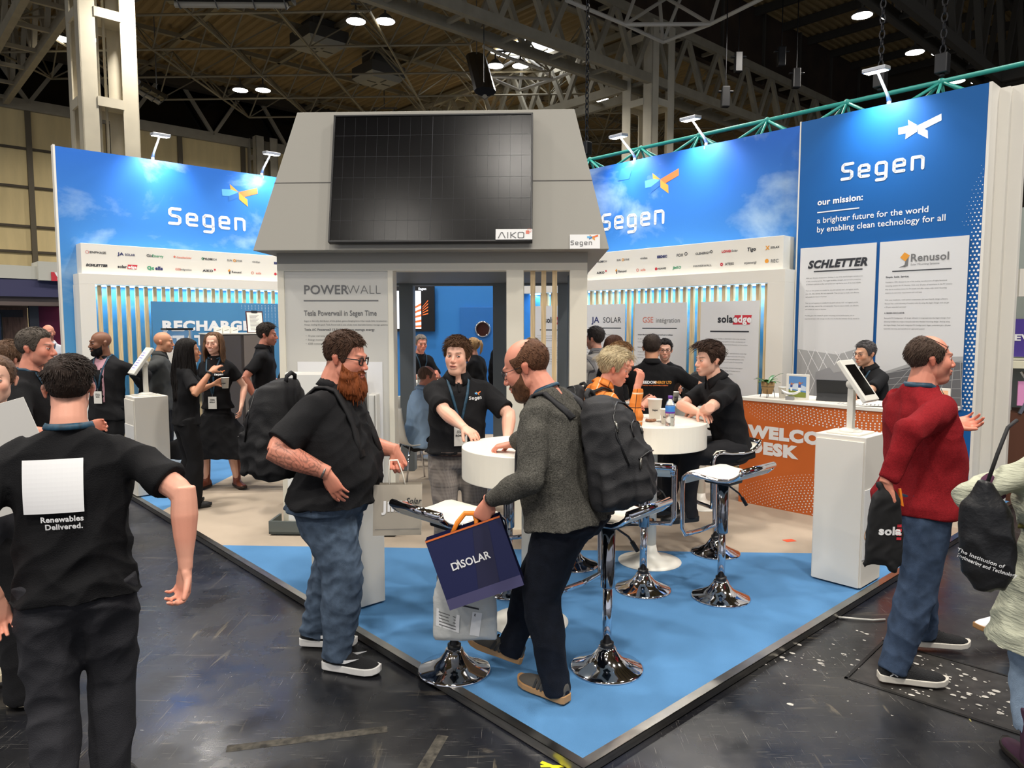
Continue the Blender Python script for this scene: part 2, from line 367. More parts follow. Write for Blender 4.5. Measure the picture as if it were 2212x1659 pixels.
def person(label, loc, face, H=1.76, g=1., sh=1., skin='pale', head={}, hair=None, haircol=(70,50,36), brd=None, pelvis=None, lean=.02, curl=.0, side=0, twist=0,
           look=(0,0,0), arms=None, legs=None, shirt=None, trous=None, shoes=None, lanyard=None, glasses=None, voxel=.005, seed=1, belly=0, bust=0, eyes=(70,60,50), brow=None, stubble=0, gaze=(0,0), name='person', hemlen=.14, neckopen=0):
    """face: compass angle (radians, world z rotation) the person's +Y points to. arms/legs: dict per side (+1 right, -1 left)"""
    s = H/1.76; rs = np.random.RandomState(seed)
    E = thing(name, label, 'person', loc, face); P = Person(); P.E = E; P.s = s
    pel = vec(pelvis) if pelvis is not None else vec(0, 0, .925*s)
    # spine frames
    def spine(t):
        L = .52*s; n = 12; p = pel.copy(); q = 0; st = t/n
        for i in range(n):
            a = lean+curl*max(0, (i+.5)*st); p = p+vec(math.sin(side*(1 if t > 0 else .3)), math.sin(a), math.cos(a)*math.cos(side))*L*st
        a = lean+curl*max(t,0); Rr = rotz(twist*min(max(t,0),1))@rotx(-a)@roty(side*.8)
        return p, Rr
    def torso(mb, rows, add, n=28, e=2.4):
        rings = []; an = np.arange(n)*2*PI/n
        for t, w, d, yo in rows:
            p, Rr = spine(t); c, sn = np.cos(an), np.sin(an)
            x = np.sign(c)*np.abs(c)**(2/e)*(w*s+add); y = np.sign(sn)*np.abs(sn)**(2/e)*(d*s+add)
            rings.append(p+(np.stack([x, y+yo*s, 0*x], 1))@Rr.T)
        mb.loft(rings)
    fem = head.get('fem', 0); W = .185*sh-.016*fem
    rows = [(-.20,.172*g,.118*g,.0),(-.1,.175*g,.122*g,belly*.35),(.05,(.158-.012*fem)*g,.112*g,belly*.8),(.25,(.152-.018*fem)*g,.108*g,belly),(.45,.160*g,.112*(g*.6+.4),belly*.6+bust*.3),
            (.62,.168*sh*(g*.3+.7),.116*(g*.4+.6)+bust*.4,belly*.2+bust),(.75,W*.98,.105*(g*.3+.7),bust*.4),(.84,W*.93,.090,-.004),(.90,W*.78,.078,-.008),(.95,W*.56,.068,-.01),(.985,W*.41,.062,-.01),(1.015,.064,.060,-.006)]
    P.rows = rows; P.spine = spine
    # joints
    J = {}
    for sd in (1,-1):
        p, Rr = spine(.80); J['sh',sd] = p+Rr@vec(sd*(W-.024)*s, -.008*s, 0)
        a = (arms or {}).get(sd, {}); l1, l2 = .285*s, .25*s
        tgt = vec(a.get('to', (sd*(.23+.05*(g-1)*4), .05, .80*s)))
        if a.get('w'): tgt = (rotz(-face)@(vec(a['w'])-vec(loc)))
        J['el',sd], J['wr',sd] = ik(J['sh',sd], tgt, l1, l2, a.get('pole', (sd*.5,-1,-.2)))
        l = (legs or {}).get(sd, {}); J['hip',sd] = pel+rotz(twist*0)@vec(sd*.088*s*(.7+.3*g), 0, -.04*s)
        an = vec(l.get('to', (sd*.10, -.02, .085*s)))
        if l.get('w'): an = rotz(-face)@(vec(l['w'])-vec(loc))
        J['kn',sd], J['an',sd] = ik(J['hip',sd], an, .412*s, .398*s, l.get('pole', (sd*.12,1,0)))
        J['foot',sd] = l.get('yaw', -sd*.15), l.get('pitch', 0)
    nb, Rn = spine(1.0); ly, lp, lr = look
    Rh = rotz(ly)@rotx(lp)@roty(lr)
    hc = nb+Rn@vec(0,.016*s,.018*s)+Rh@vec(0,.022*s,.112*s); hs = .97*s**.5*(1-.035*fem)*head.get('size', 1)
    P.J, P.hc, P.Rh, P.hs = J, hc, Rh, hs
    hk = {k: v for k, v in head.items() if k in ('fem','jaw','nose','fat','smile','open')}
    # ---- body: one continuous skin
    mb = MB(); D, r, F = head_shell(hk)
    mb.at(hc, Rh*hs); mb.add(HC+D*r[:,None], F)
    for sd in (1,-1):
        er = [(sd*.076,-.016,-.03),(sd*.080,-.018,-.012),(sd*.085,-.024,.010),(sd*.084,-.024,.022)]
        mb.tube(er, [(.006,.008),(.007,.014),(.0075,.019),(.004,.012)], 8, up=(0,1,0))
    mb.at(); nr = (.053-.009*fem+.006*(g-1)*5)*s
    mb.tube([nb-Rn@vec(0,.0,.05*s), nb+Rn@vec(0,.004,.03*s), hc+Rh@vec(0,-.022,-.055)*hs, hc+Rh@vec(0,-.02,.0)*hs], [nr*1.25, nr*1.02, nr*.98, nr*.95], 16)
    if neckopen: torso(mb, [(.62,.15*sh,.105+bust*.4,bust),(.76,W*.9,.092,bust*.4),(.86,W*.86,.076,-.004),(.93,W*.66,.062,-.01),(1.0,.07,.058,-.01)], -.006)
    core = [spine(q)[0] for q in (0,.3,.6,.95)]; mb.tube(core, [.07*s]*4, 10)
    asc = 1+.45*(g-1)-.14*fem; SL = shirt.get('sleeve',.2) if shirt else 0
    for sd in (1,-1):
        a = (arms or {}).get(sd, {}); S0, El, Wr = J['sh',sd], J['el',sd], J['wr',sd]
        mb.capsule(core[3]-vec(0,0,.1*s), S0, .03*s, .034*s); u = nrm(El-S0); f2 = nrm(Wr-El)
        k1 = .8 if SL > .3 else 1; k2 = .75 if SL > .45 else 1; mb.tube([S0-u*.02, S0+u*.08*s, (S0+El)/2, El-u*.03*s, El+f2*.012*s], [.036*asc*s,.042*asc*s,.047*asc*s*k1,.041*asc*s*k1,.039*asc*s*k1], 14)
        mb.tube([El-f2*.025*s, El+f2*.02*s, El+f2*.075*s, El+f2*.15*s, Wr-f2*.03*s, Wr+f2*.012], [.036*asc*s*k1*k2,.041*asc*s*k1*k2,.0435*asc*s*k1*k2,.036*asc*s*k2,(.0285*asc*s,.024*asc*s),(.027*asc*s,.021*asc*s)], 14, up=a.get('palm'))
        hf = a.get('fing', f2); hn = a.get('palm', (-sd,0,0))
        if a.get('hand', 1): hand(mb, Wr, hf, vec(hn), sd, a.get('curl',.35), a.get('spread',.5), s*(1-.1*fem), a.get('thumb',.4), a.get('fcurl'))
        mb.tube([pel, J['hip',sd], J['kn',sd], J['an',sd]], [.045*s,.045*s,(.054 if trous and trous.get('skirt') else .04)*s,.034*s], 10)
        fy = rotz(J['foot',sd][0])@vec(0,1,0); mb.capsule(J['an',sd]-vec(0,0,.02), J['an',sd]+vec(0,0,-.03)+fy*.05, .02*s, .016*s)
    me = organic(mb, voxel, 2, lam=.4)
    V = verts(me); q = ((V-hc)@Rh)/hs; near = np.nonzero((np.linalg.norm(q-HC,axis=1) < .15)&(q[:,2] > -.12)&(q[:,1] > -.02))[0]
    for it in range(3):
        qq = q[near]; d0 = head_sdf(qq, hk); e = .001; gr = np.stack([head_sdf(qq+vec(*(e*(k == i) for i in range(3))), hk)-d0 for k in range(3)], 1)/e
        q[near] = qq-gr/(np.linalg.norm(gr,axis=1,keepdims=True)+.05)*np.where(np.abs(d0) < .006, d0, 0)[:,None]*.9
    V[near] = hc+(q[near]*hs)@Rh.T; me.vertices.foreach_set('co', V.ravel()); me.update()
    base = vec(lin(SKIN[skin])); col = np.tile(base, (len(V),1))
    inh = np.linalg.norm(q-vec(0,0,-.01), axis=1) < .15; ax = np.abs(q[:,0]); smile = head.get('smile',0); zz = q[:,2]-.012*smile*(ax/.024)**2
    def mix(w, c): nonlocal col; col = col*(1-w[:,None])+vec(c)*w[:,None]
    if skin != 'brown':
        red = base*vec(1.02,.74,.68)
        w = np.exp(-((ax-.042)**2+(q[:,2]+.028)**2)/.0006)*ss(q[:,1],.03,.06)+np.exp(-(ax**2+(q[:,2]+.033)**2)/.0002)*ss(q[:,1],.085,.1)+ss(ax,.074,.082)*ss(.05-np.abs(q[:,2]),0,.02)
        mix(np.clip(w*.7,0,.8)*inh, red)
        for sd in (1,-1):
            wd = np.linalg.norm(V-J['wr',sd], axis=1); mix(.35*ss(-np.abs(wd-.13),-.08,-.02), red)
    lip = np.exp(-(((ax)/.0235)**4+((zz+.0675)/.0105)**4))*ss(q[:,1],.084,.09)*inh
    mix(np.clip(lip*1.2,0,1)*.85, base*(vec(.86,.46,.45) if skin != 'brown' else vec(.75,.5,.5)))
    mix(np.exp(-((ax/.022)**4+((zz+.0672)/.0022)**2))*ss(q[:,1],.08,.088)*inh*.8, base*.25)
    if head.get('open'): mix(np.exp(-((ax/.017)**4+((q[:,2]+.0705)/.005)**4))*ss(q[:,1],.075,.082)*inh, vec(.09,.02,.02))
    if smile > .6: mix(np.exp(-((ax/.019)**4+((zz+.0668)/.0040)**4))*ss(q[:,1],.08,.088)*inh, vec(.8,.78,.74))
    bc = vec(lin(brow or haircol))
    mix(np.exp(-(((ax-.033)/.019)**4+((q[:,2]-.0255-.004*np.clip((ax-.02)/.03,0,1)+.006*ss(ax,.04,.055))/.0042)**2))*ss(q[:,1],.05,.07)*inh*(.9-.25*fem), bc)
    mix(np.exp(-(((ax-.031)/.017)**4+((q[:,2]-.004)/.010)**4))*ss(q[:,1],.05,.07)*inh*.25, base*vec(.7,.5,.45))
    if stubble: mix(stubble*ss(np.interp(np.degrees(np.arctan2(ax,q[:,1])),[0,14,30,60,80,95],[-.046,-.046,-.04,-.03,-.005,-.2])-q[:,2],0,.012)*ss(q[:,2],-.15,-.12)*inh*(1-np.clip(lip*1.5,0,1)), bc*.7+base*.2)
    if hair is not None and hair.get('scalp', 1): mix(hair_mask(q, hair)*inh*ss(np.linalg.norm(q,axis=1),.05,.07)*hair.get('scalp',.7), bc*.8+base*.1)
    P.paint = (V, col, J)
    if (arms or {}).get('tattoo'):
        sd = arms['tattoo']; El, Wr = J['el',sd], J['wr',sd]; f2 = nrm(Wr-El); t = (V-El)@f2; rr = np.linalg.norm(V-El-t[:,None]*f2, axis=1)
        w = V*190; n2 = 1.1-1.6*np.abs(np.sin(w[:,0]*.7+2.2*np.sin(w[:,1]*.5)+1.8*np.sin(w[:,2]*.45)))*np.abs(np.sin(w[:,2]*.6+2*np.sin(w[:,0]*.6)+w[:,1]*.4))*1.6
        mix(ss(-np.abs(t-.105),-.13,-.11)*(rr < .06)*(ss(n2,.2,.8)*.55+.14), base*vec(.2,.24,.26))
    # eyes and lids join the body mesh
    ext = MB(); ecol = []
    for sd in (1,-1):
        ec = vec(sd*.0315,.0775,.0035); er = .0128
        n = 20; gz = rotz(-gaze[0])@rotx(gaze[1])@vec(0,1,0)
        T, Pp = np.meshgrid(np.linspace(0, 1.6, 12), np.arange(n)*2*PI/n, indexing='ij')
        U = np.stack([np.sin(T)*np.cos(Pp), np.cos(T), np.sin(T)*np.sin(Pp)], -1).reshape(-1,3)
        ext.at(hc, Rh*hs); ext.add(ec+U*er, [(i*n+j,(i+1)*n+j,(i+1)*n+(j+1)%n,i*n+(j+1)%n) for i in range(11) for j in range(n)])
        a = np.arccos(np.clip(U@gz,-1,1))[:,None]; cc = np.where(a < .2, vec(.01,.01,.01), np.where(a < .47, vec(lin(eyes)), vec(.62,.58,.55))); ecol.append(cc)
        for up, e0 in ((1,.30-.12*smile),(-1,.36-.16*smile)):
            m, k = 9, 15; T, Pp = np.meshgrid(np.linspace(e0, 1.5, m), np.linspace(-1.25, 1.25, k), indexing='ij')
            T = T-(.1+e0*.9)*np.abs(Pp/1.25)**2.4*(T < 1.2); U = np.stack([np.cos(T)*np.sin(Pp), np.cos(T)*np.cos(Pp), up*np.sin(T)], -1).reshape(-1,3)
            ext.add(ec+U*(er+.0016), [(i*k+j,i*k+j+1,(i+1)*k+j+1,(i+1)*k+j)[::up] for i in range(m-1) for j in range(k-1)])
            c2 = np.tile(base*vec(.9,.8,.78), (m*k,1)); c2[:k] = base*(.12 if up > 0 else .5)
            if up > 0: c2[k:2*k] = base*.45
            ecol.append(c2)
    V0 = verts(me); Fq = [tuple(p.vertices) for p in me.polygons]; nv = len(V0)
    fin = MB(); fin.add(V0, Fq); fin.add(np.concatenate(ext.v), ext.f); me2 = fin.mesh('body'); bpy.data.meshes.remove(me)
    paint(me2, np.concatenate([col]+ecol)); sm = mat('skin', rough=.48, spec=.4, vcol=True, bump=.08, bscale=300); me2.materials.append(sm)
    P.body = link('body', me2, E, True)
    # ---- hair, beard, glasses
    if hair is not None and not hair.get('none'): P.hair = make_hair(hk, hair, Rh, hc, haircol, E, hs, seed)
    if brd: beard(hk, Rh, hc, brd[0], E, hs, *brd[1:])
    if glasses:
        mb = MB().at(hc, Rh*hs); gz_, gy, th = glasses.get('z', .002), glasses.get('y', .099), glasses.get('t', .0022)
        if glasses.get('up'): mb.at(hc+Rh@vec(0,-.028,.098)*hs, Rh@rotx(glasses['up'])*hs)
        for sd in (1,-1):
            q = [(sd*.034+.025*np.sign(math.cos(a))*abs(math.cos(a))**.7, gy-.10*0-.006*abs(math.cos(a)), gz_+.018*np.sign(math.sin(a))*abs(math.sin(a))**.7) for a in np.arange(16)*2*PI/16]
            mb.tube(q, th, 6, closed=True); mb.tube([(sd*.058,gy-.006,gz_+.008),(sd*.072,gy-.03,gz_+.008),(sd*.080,-.01,gz_+.006),(sd*.079,-.03,-.012)], th*.9, 6)
        mb.tube([(-.010,gy,gz_+.004),(0,gy+.004,gz_+.007),(.010,gy,gz_+.004)], th, 6); mb.build('glasses', mat('gl_'+str(glasses.get('c','k')), glasses.get('c',(18,18,20)), .3), E, True)
    # ---- clothes
    def cloth(mb, nm, m, vx, fold, it=5, fs=1, par=E, fdir=None):
        me = organic(mb, vx, it, fold, seed, fs, fdir=fdir); me.materials.append(m); return link(nm, me, par, True)
    if trous:
        ad = trous.get('add', .012); mb = MB(); fl = trous.get('flare', 0)
        torso(mb, [(-.30,.1*g,.085*g,0)]+[(t, w*trous.get('waist',1)-(.010 if t > -.15 else 0), d-(.010 if t > -.15 else 0), y) for t, w, d, y in rows[:3]]+[(trous.get('top',.1),.146*g,.10*g,belly*.8)], -.004)
        if trous.get('skirt'):
            kz = trous['skirt']; torso(mb, [(-.2-.01*k, .172*g+.0009*k*k*.1+trous.get('sflare',.02)*k/10, .12*g+trous.get('sflare',.02)*k/10, 0) for k in range(0, kz, 4)], .01)
        else:
            for sd in (1,-1):
                Hp, K, A = J['hip',sd], J['kn',sd], J['an',sd]; u = nrm(K-Hp); d = nrm(A-K); gg = (g*.75+.25)*s; low = A+d*trous.get('low',.06)*s
                P_ = [Hp-u*.03+vec(0,-.01,0)*s, Hp+u*.1*s+vec(0,-.008,0)*s, (Hp+K)/2, K-u*.05*s, K+(d-u)*.01*s, K+d*.09*s, K+d*.2*s, K+d*.32*s, low]
                R_ = [.092*gg+ad*.4,.093*gg+ad*.4,.076*gg+ad,.062*gg+ad,.059*gg+ad,(.059+fl*.15)*gg+ad,(.055+fl*.5)*gg+ad,(.044+fl*.9)*gg+ad*1.1,(.043+fl)*gg+ad*1.1]
                mb.tube(P_, R_, 18)
            mb.capsule(pel+vec(0,-.03*s,-.1*s), pel+vec(0,.02*s,-.1*s), .07*g*s, .07*g*s)
        P.trous = cloth(mb, trous.get('name','trousers'), trous['m'], trous.get('vx',voxel*1.9), trous.get('fold',.007), 4, trous.get('fs',.9), fdir=trous.get('fdir',1.1))
    if shirt:
        ad = shirt.get('add', .010); mb = MB(); hem = -shirt.get('hem', .24)
        rw = [(hem, rows[0][1]*shirt.get('hw',1.08), rows[0][2]*shirt.get('hw',1.08), rows[1][3])]+[q for q in rows[1:] if q[0] > hem]
        if shirt.get('deep'): rw = rw[:-2]+[(.955,W*.6,.066,-.012)]
        torso(mb, rw, ad)
        if shirt.get('dress'):
            torso(mb, [(-.2-.1*k, (.18*g+.012*k), (.13*g+.012*k), 0) for k in range(0, int(shirt['dress']))], ad)
        for sd in (1,-1):
            S0, El, Wr = J['sh',sd], J['el',sd], J['wr',sd]; u = nrm(El-S0); f2 = nrm(Wr-El); sl = shirt.get('sleeve', .2); a1 = asc*s
            c0, Rr = spine(.8); pts = [S0-u*.03*s+(c0-S0)*.25, S0, S0+u*.07*s]; rad = [(.05*a1+ad)]*2+[.054*a1+ad]
            ml = np.linalg.norm(El-S0)
            if sl < ml-.02: pts += [S0+u*sl*.75, S0+u*sl]; rad += [.053*a1+ad*1.4, .053*a1+ad*1.7]
            else:
                rest = min(sl-ml, np.linalg.norm(Wr-El)-.005); pts += [(S0+El)/2, El-u*.03, El+f2*.02]; rad += [.05*a1+ad, .045*a1+ad, .043*a1+ad]
                n = max(2, int(rest/.06))
                for k in range(1, n+1): q = k/n; pts.append(El+f2*(.02+(rest-.02)*q)); rad.append((.043*(1-q)+.030*q)*a1+ad*.9)
            mb.tube(pts, rad, 18)
            if sl > ml: mb.ball(El, .046*a1+ad*1.25)
            mb.ball(S0+(c0-S0)*.14-vec(0,0,.012)*s, .050*a1+ad)
        P.shirt = cloth(mb, shirt.get('name','shirt'), shirt['m'], shirt.get('vx',voxel*1.9), shirt.get('fold',.012), shirt.get('it',5), shirt.get('fs',1.))
        q_ = [(spine(tt)[0], tt) for tt in np.linspace(-.3,1.05,28)]; A_ = np.array([a for a,_ in q_]); V_ = verts(P.shirt.data); ii = np.argmin(((V_[:,None,:]-A_[None])**2).sum(2), 1)
        wv = np.interp([q_[i][1] for i in ii], [r_[0] for r_ in rows], [max(r_[1]-.02, r_[2])+abs(r_[3]) for r_ in rows])*s+.035; ok = np.linalg.norm(V_-A_[ii], axis=1) < wv+.02
        P.bv = BVHTree.FromPolygons([tuple(v) for v in V_], [tuple(p.vertices) for p in P.shirt.data.polygons if all(ok[j] for j in p.vertices)])
        if shirt.get('collar'):
            mb = MB(); n = 22; p, Rr = spine(1.0)
            for lay in (0,):
                ring0, ring1, ring2 = [], [], []
                for k in range(n+1):
                    a = PI*.5+.28+(2*PI-.56)*k/n; dx = vec(math.cos(a)*.071, math.sin(a)*.070-.002, 0); fr = max(0, math.sin(a))
                    ring0.append(p+Rr@(vec(dx[0]*1.02,dx[1]*1.02,-.012-.03*fr)*s)); ring1.append(p+Rr@(vec(dx[0]*.98,dx[1]*.98+.002,.03-.02*fr)*s)); ring2.append(p+Rr@(vec(dx[0]*1.35,dx[1]*1.33,-.014-.055*fr**2)*s))
                r0, r1, r2 = map(np.array, (ring0, ring1, ring2)); k = n+1
                mb.add(np.concatenate([r0*.0+r1-vec(0,0,.045*s)*1, r1, r2]), [(i,i+1,k+i+1,k+i) for i in range(n)]+[(k+i,k+i+1,2*k+i+1,2*k+i) for i in range(n)])
            o = mb.build('collar', shirt.get('cm', shirt['m']), P.shirt, True); sd_ = o.modifiers.new('t','SOLIDIFY'); sd_.thickness = .004
            if shirt.get('placket'): strip(P, [(1.0,0.0),(.93,.0),(.86,.0),(.8,.0)], .016, shirt['m'], 'placket', .006)
        if shirt.get('belt'): pass
    if shoes:
        for sd in (1,-1):
            if (legs or {}).get(sd, {}).get('noshoe'): continue
            shoe(E, J['an',sd], J['foot',sd][0], J['foot',sd][1], s*(1-.08*fem), shoes)
    if lanyard: make_lanyard(P, lanyard)
    return P
def on_front(P, x, t, yside=1, off=.004):
    """point on the shirt at body coordinates (x across, t up the spine), seen from the front or the back"""
    p, R = P.spine(t); o = p+R@vec(x*P.s, yside*.6, 0); d = R@vec(0,-yside,0)
    h = P.bv.ray_cast(Vector(o), Vector(d), 1.2)
    q = vec(h[0]) if h[0] is not None else vec(P.bv.find_nearest(Vector(p+R@vec(x*P.s, yside*.055, .01)))[0])+d*-.002
    return q-d*off, d
def strip(P, pts, w, m, name, off=.005, yside=1, par=None, n=10):
    """cloth band lying on the shirt"""
    X = np.interp(np.linspace(0,1,n), np.linspace(0,1,len(pts)), [p[1] for p in pts]); T = np.interp(np.linspace(0,1,n), np.linspace(0,1,len(pts)), [p[0] for p in pts])
    L, R_ = [], []
    for i in range(n):
        j, k = min(i+1,n-1), max(i-1,0); dx, dt = (X[j]-X[k]), (T[j]-T[k])*.52; l = math.hypot(dx,dt)+1e-9; nx, nt = dt/l*w/2, -dx/l*w/2/.52
        L.append(on_front(P, X[i]-nx, T[i]-nt, yside, off)[0]); R_.append(on_front(P, X[i]+nx, T[i]+nt, yside, off)[0])
    mb = MB(); mb.add(np.array(L+R_), [(i,i+1,n+i+1,n+i) for i in range(n-1)])
    o = mb.build(name, m, par or P.E, True); q = o.modifiers.new('t','SOLIDIFY'); q.thickness = .002; q.offset = 0; return o
def decal(P, draw, x, t, mats, name='print', yside=1, roll=0, par=None, off=.003, fit=False):
    """flat lettering pressed on to the shirt; draw(mb) in metres, x right / z up as seen by a viewer"""
    mb = MB(); draw(mb); p, R = P.spine(t); xr = R@vec(-yside,0,0); up = R@vec(0,0,1)
    xr, up = xr*math.cos(roll)+up*math.sin(roll), up*math.cos(roll)-xr*math.sin(roll)
    d = R@vec(0,-yside,0); c = p+R@vec(x*P.s,0,0)
    out = []
    for V in mb.v:
        W = []
        for v in V:
            o = c+xr*v[0]+up*v[2]; h = P.bv.ray_cast(Vector(o-d*.6), Vector(d), 1.2); q = vec(h[0]) if h[0] is not None else o
            W.append(q-d*(off+v[1]))
        out.append(np.array(W))
    if fit:   # a stiff print: smooth quadratic sheet just above the folds
        A = np.concatenate(out); q = np.stack([(A-c)@xr, (A-c)@up], 1); dep = (A-c)@d; B = np.stack([np.ones(len(q)), q[:,0], q[:,1], q[:,0]**2, q[:,0]*q[:,1], q[:,1]**2], 1)
        co = np.linalg.lstsq(B, dep, rcond=None)[0]; r_ = dep-B@co; new = A+d*(B@co-dep+r_.min())[:,None]; k = 0
        for i, V in enumerate(out): out[i] = new[k:k+len(V)]; k += len(V)
    mb.v = out; return mb.build(name, mats[0], par or P.shirt, False, mats=mats)
def make_lanyard(P, L):
    m = mat('lanyard', L.get('c', (28,74,98)), .55, var=.5, vscale=60)
    b = L.get('t', .42); bx = L.get('x', 0); w = L.get('w', .018)
    o = None
    if L.get('front', 1):
        o = strip(P, [(1.0,-.075),(.9,-.068),(.75,-.05),(b,bx-.004)], w, m, 'lanyard', .006)
        strip(P, [(1.0,.075),(.9,.068),(.75,.05),(b,bx+.004)], w, m, 'lanyard_strap', .0075, par=o)
    mb = MB(); p, R = P.spine(1.0); n = 20; q = []
    for k in range(n+1):
        a = PI*.5+.45+(2*PI-.9)*k/n; fr = max(0, math.sin(a)); q.append(p+R@(vec(math.cos(a)*(.074+.012*fr), math.sin(a)*.076-.004, .008-.04*fr)*P.s))
    mb.tube(q, [(.003, w*.5)]*len(q), 6, up=R@vec(0,0,1)); mb.build('lanyard_loop' if o else 'lanyard', m, o or P.E, True)
    if L.get('badge', 1) and o:
        c, d = on_front(P, bx, b-.02, 1, .012); down = vec(0,0,-1); xr = nrm(np.cross(down, d))
        mb = MB(); mb.tube([c+vec(0,0,.02), c+down*.012], .003, 6); cb = c+down*.012
        q = cb-d*.002; v = []
        for sx, sz in ((-.043,0),(.043,0),(.043,.125),(-.043,.125)): v.append(q+xr*sx+down*sz)
        mb2 = MB(); mb2.add(np.array(v+[k-d*.003 for k in v]), [(3,2,1,0),(4,5,6,7),(0,1,5,4),(1,2,6,5),(2,3,7,6),(3,0,4,7)])
        bo = mb2.build('badge', mat('badge', (226,224,216), .45), o); mb.build('clip', mat('clip', (150,150,155), .3, 1), bo)
        if L.get('text'):
            t = MB(); X = xr
            t.text('SOLAR &\nSTORAGE', q-d*.0045+down*.03, .011, X, -down, 'CENTER', .0004); t.text(L['text'], q-d*.0045+down*.062, .017, X, -down, 'CENTER', .001)
            t.build('badge_text', mat('ink', (40,42,46), .6), bo)
def shoe(E, an, yaw, pitch, s, st):
    L = st.get('L', .285)*s; R = rotz(yaw)@rotx(pitch); hgt = an[2]
    o = vec(an)+R@vec(0,-.075*s,0)*1; o = vec(an)-R@vec(0,.07*s,.085*s)
    up = MB().at(o, R); rings = []; an_ = np.arange(16)*2*PI/16; T = st.get('sole', .024)
    prof = [(.0,.026,.058),(.012,.033,.078),(.05,.037,.086),(.09,.038,.082),(.13,.041,.066),(.17,.045,.050),(.21,.047,.040),(.245,.044,.034),(.27,.034,.026),(.284,.018,.016)]
    for y, w, h in prof:
        y = y*L/.285; h *= s*st.get('h',1)
        rings.append(np.stack([w*s*np.sign(np.cos(an_))*np.abs(np.cos(an_))**.8, np.full(16, y), T*.7+np.where(np.sin(an_) > 0, np.sin(an_)*h, np.sin(an_)*.004)], 1))
    up.loft(rings)
    if st.get('boot'): up.tube([(0,.07*s,.05*s),(0,.065*s,.10*s),(0,.06*s,st['boot'])], [.044*s,.046*s,.062*s], 16)
    else: up.tube([(0,.064*s,.045*s),(0,.062*s,.085*s),(0,.062*s,.115*s)], [.041*s,.041*s,.042*s], 14)
    me = organic(up, .006, 3); me.materials.append(st['m']); u = link('shoe', me, E, True)
    so = MB().at(o, R); sr = []
    for y, w, z in [(-.004,.024,0),(.01,.034,0),(.06,.039,0),(.12,.040,0),(.18,.047,0),(.23,.047,0),(.265,.038,.003),(.285,.022,.009),(.293,.010,.014)]:
        y = y*L/.285; w *= s*1.06; hh = st.get('heel', 0)*(1 if y < .1*L/.285 else 0); sr.append([(-w,y,z),(w,y,z),(w*1.02,y,z+T+.006*(y<.05)),(-w*1.02,y,z+T+.006*(y<.05))])
    so.loft([np.array(q) for q in sr]); b = so.build('sole', st['sm'], u, False, .004)
    if st.get('lace'):
        la = MB().at(o, R)
        for k in range(4): y = (.105+.02*k)*L/.285; z = T*.7+(.075-.008*k)*s*st.get('h',1); la.tube([(-.02*s,y-.005,z-.008),(0,y,z+.002),(.02*s,y+.005,z-.008)], .0028, 5)
        la.build('laces', st['lace'], u, True)
    if st.get('stripe'): st['stripe'](u, o, R, s)
    return u
# ---------------------------------------------------------------- the places: stand frame (a along the right platform edge, b along the left one), kiosk frame (45 deg)
TH = math.radians(42.5); PZ = .045; C0 = vec(.28, 2.691, 0); RS = rotz(TH); TK = TH-PI/4; RK = rotz(TK)
def S(a, b, z=PZ): return C0+RS@vec(a, b, z)
def Kp(e1, e2, z=PZ): return C0+RK@vec(e1, e2, z)
X_L, X_R, UP = (1,0,0), (0,-1,0), (0,0,1)     # lettering directions on the b-facing and the a-facing walls
def th_s(name, label, cat, a, b, z=PZ, rz=0, group=None): return thing(name, label, cat, S(a,b,z), TH+rz, group)
# ---------------------------------------------------------------- materials
white = mat('white_laminate', (224,220,210), .45, bump=.02, bscale=60)
cream = mat('cream_laminate', (232,226,208), .5)
greyb = mat('grey_board', (152,149,140), .55, bump=.03, bscale=120)
dgrey = mat('kiosk_grey', (118,126,130), .6)
steel = mat('brushed_steel', (176,174,168), .28, 1, bump=.06, bscale=30, stretch=(1,1,12), var=.25, vscale=5)
chrome = mat('chrome', (215,215,220), .06, 1)
black = mat('black_plastic', (18,18,20), .4)
ink = mat('ink_dark', (42,44,50), .6); inkg = mat('ink_grey', (112,112,112), .6); wht = mat('ink_white', (236,236,236), .55)
orange = mat('ink_orange', (222,112,50), .55); yel = mat('ink_amber', (222,150,50), .55); lblue = mat('ink_sky', (92,168,214), .55); mblue = mat('ink_blue', (38,104,176), .55)
red = mat('ink_red', (196,44,58), .55); navy = mat('ink_navy', (36,44,98), .55); green = mat('ink_green', (60,150,110), .55); salmon = mat('ink_salmon', (214,120,100), .55)
INKS = [wht, ink, orange, yel, lblue, mblue, red, navy, green, salmon, inkg]
W_, K_, O_, Y_, LB, DB, R_, N_, G_, SA, GR = range(11)
wood = mat('spruce_batten', (222,196,150), .6, var=.28, vscale=5, stretch=(14,14,.8), bump=.05, bscale=40)
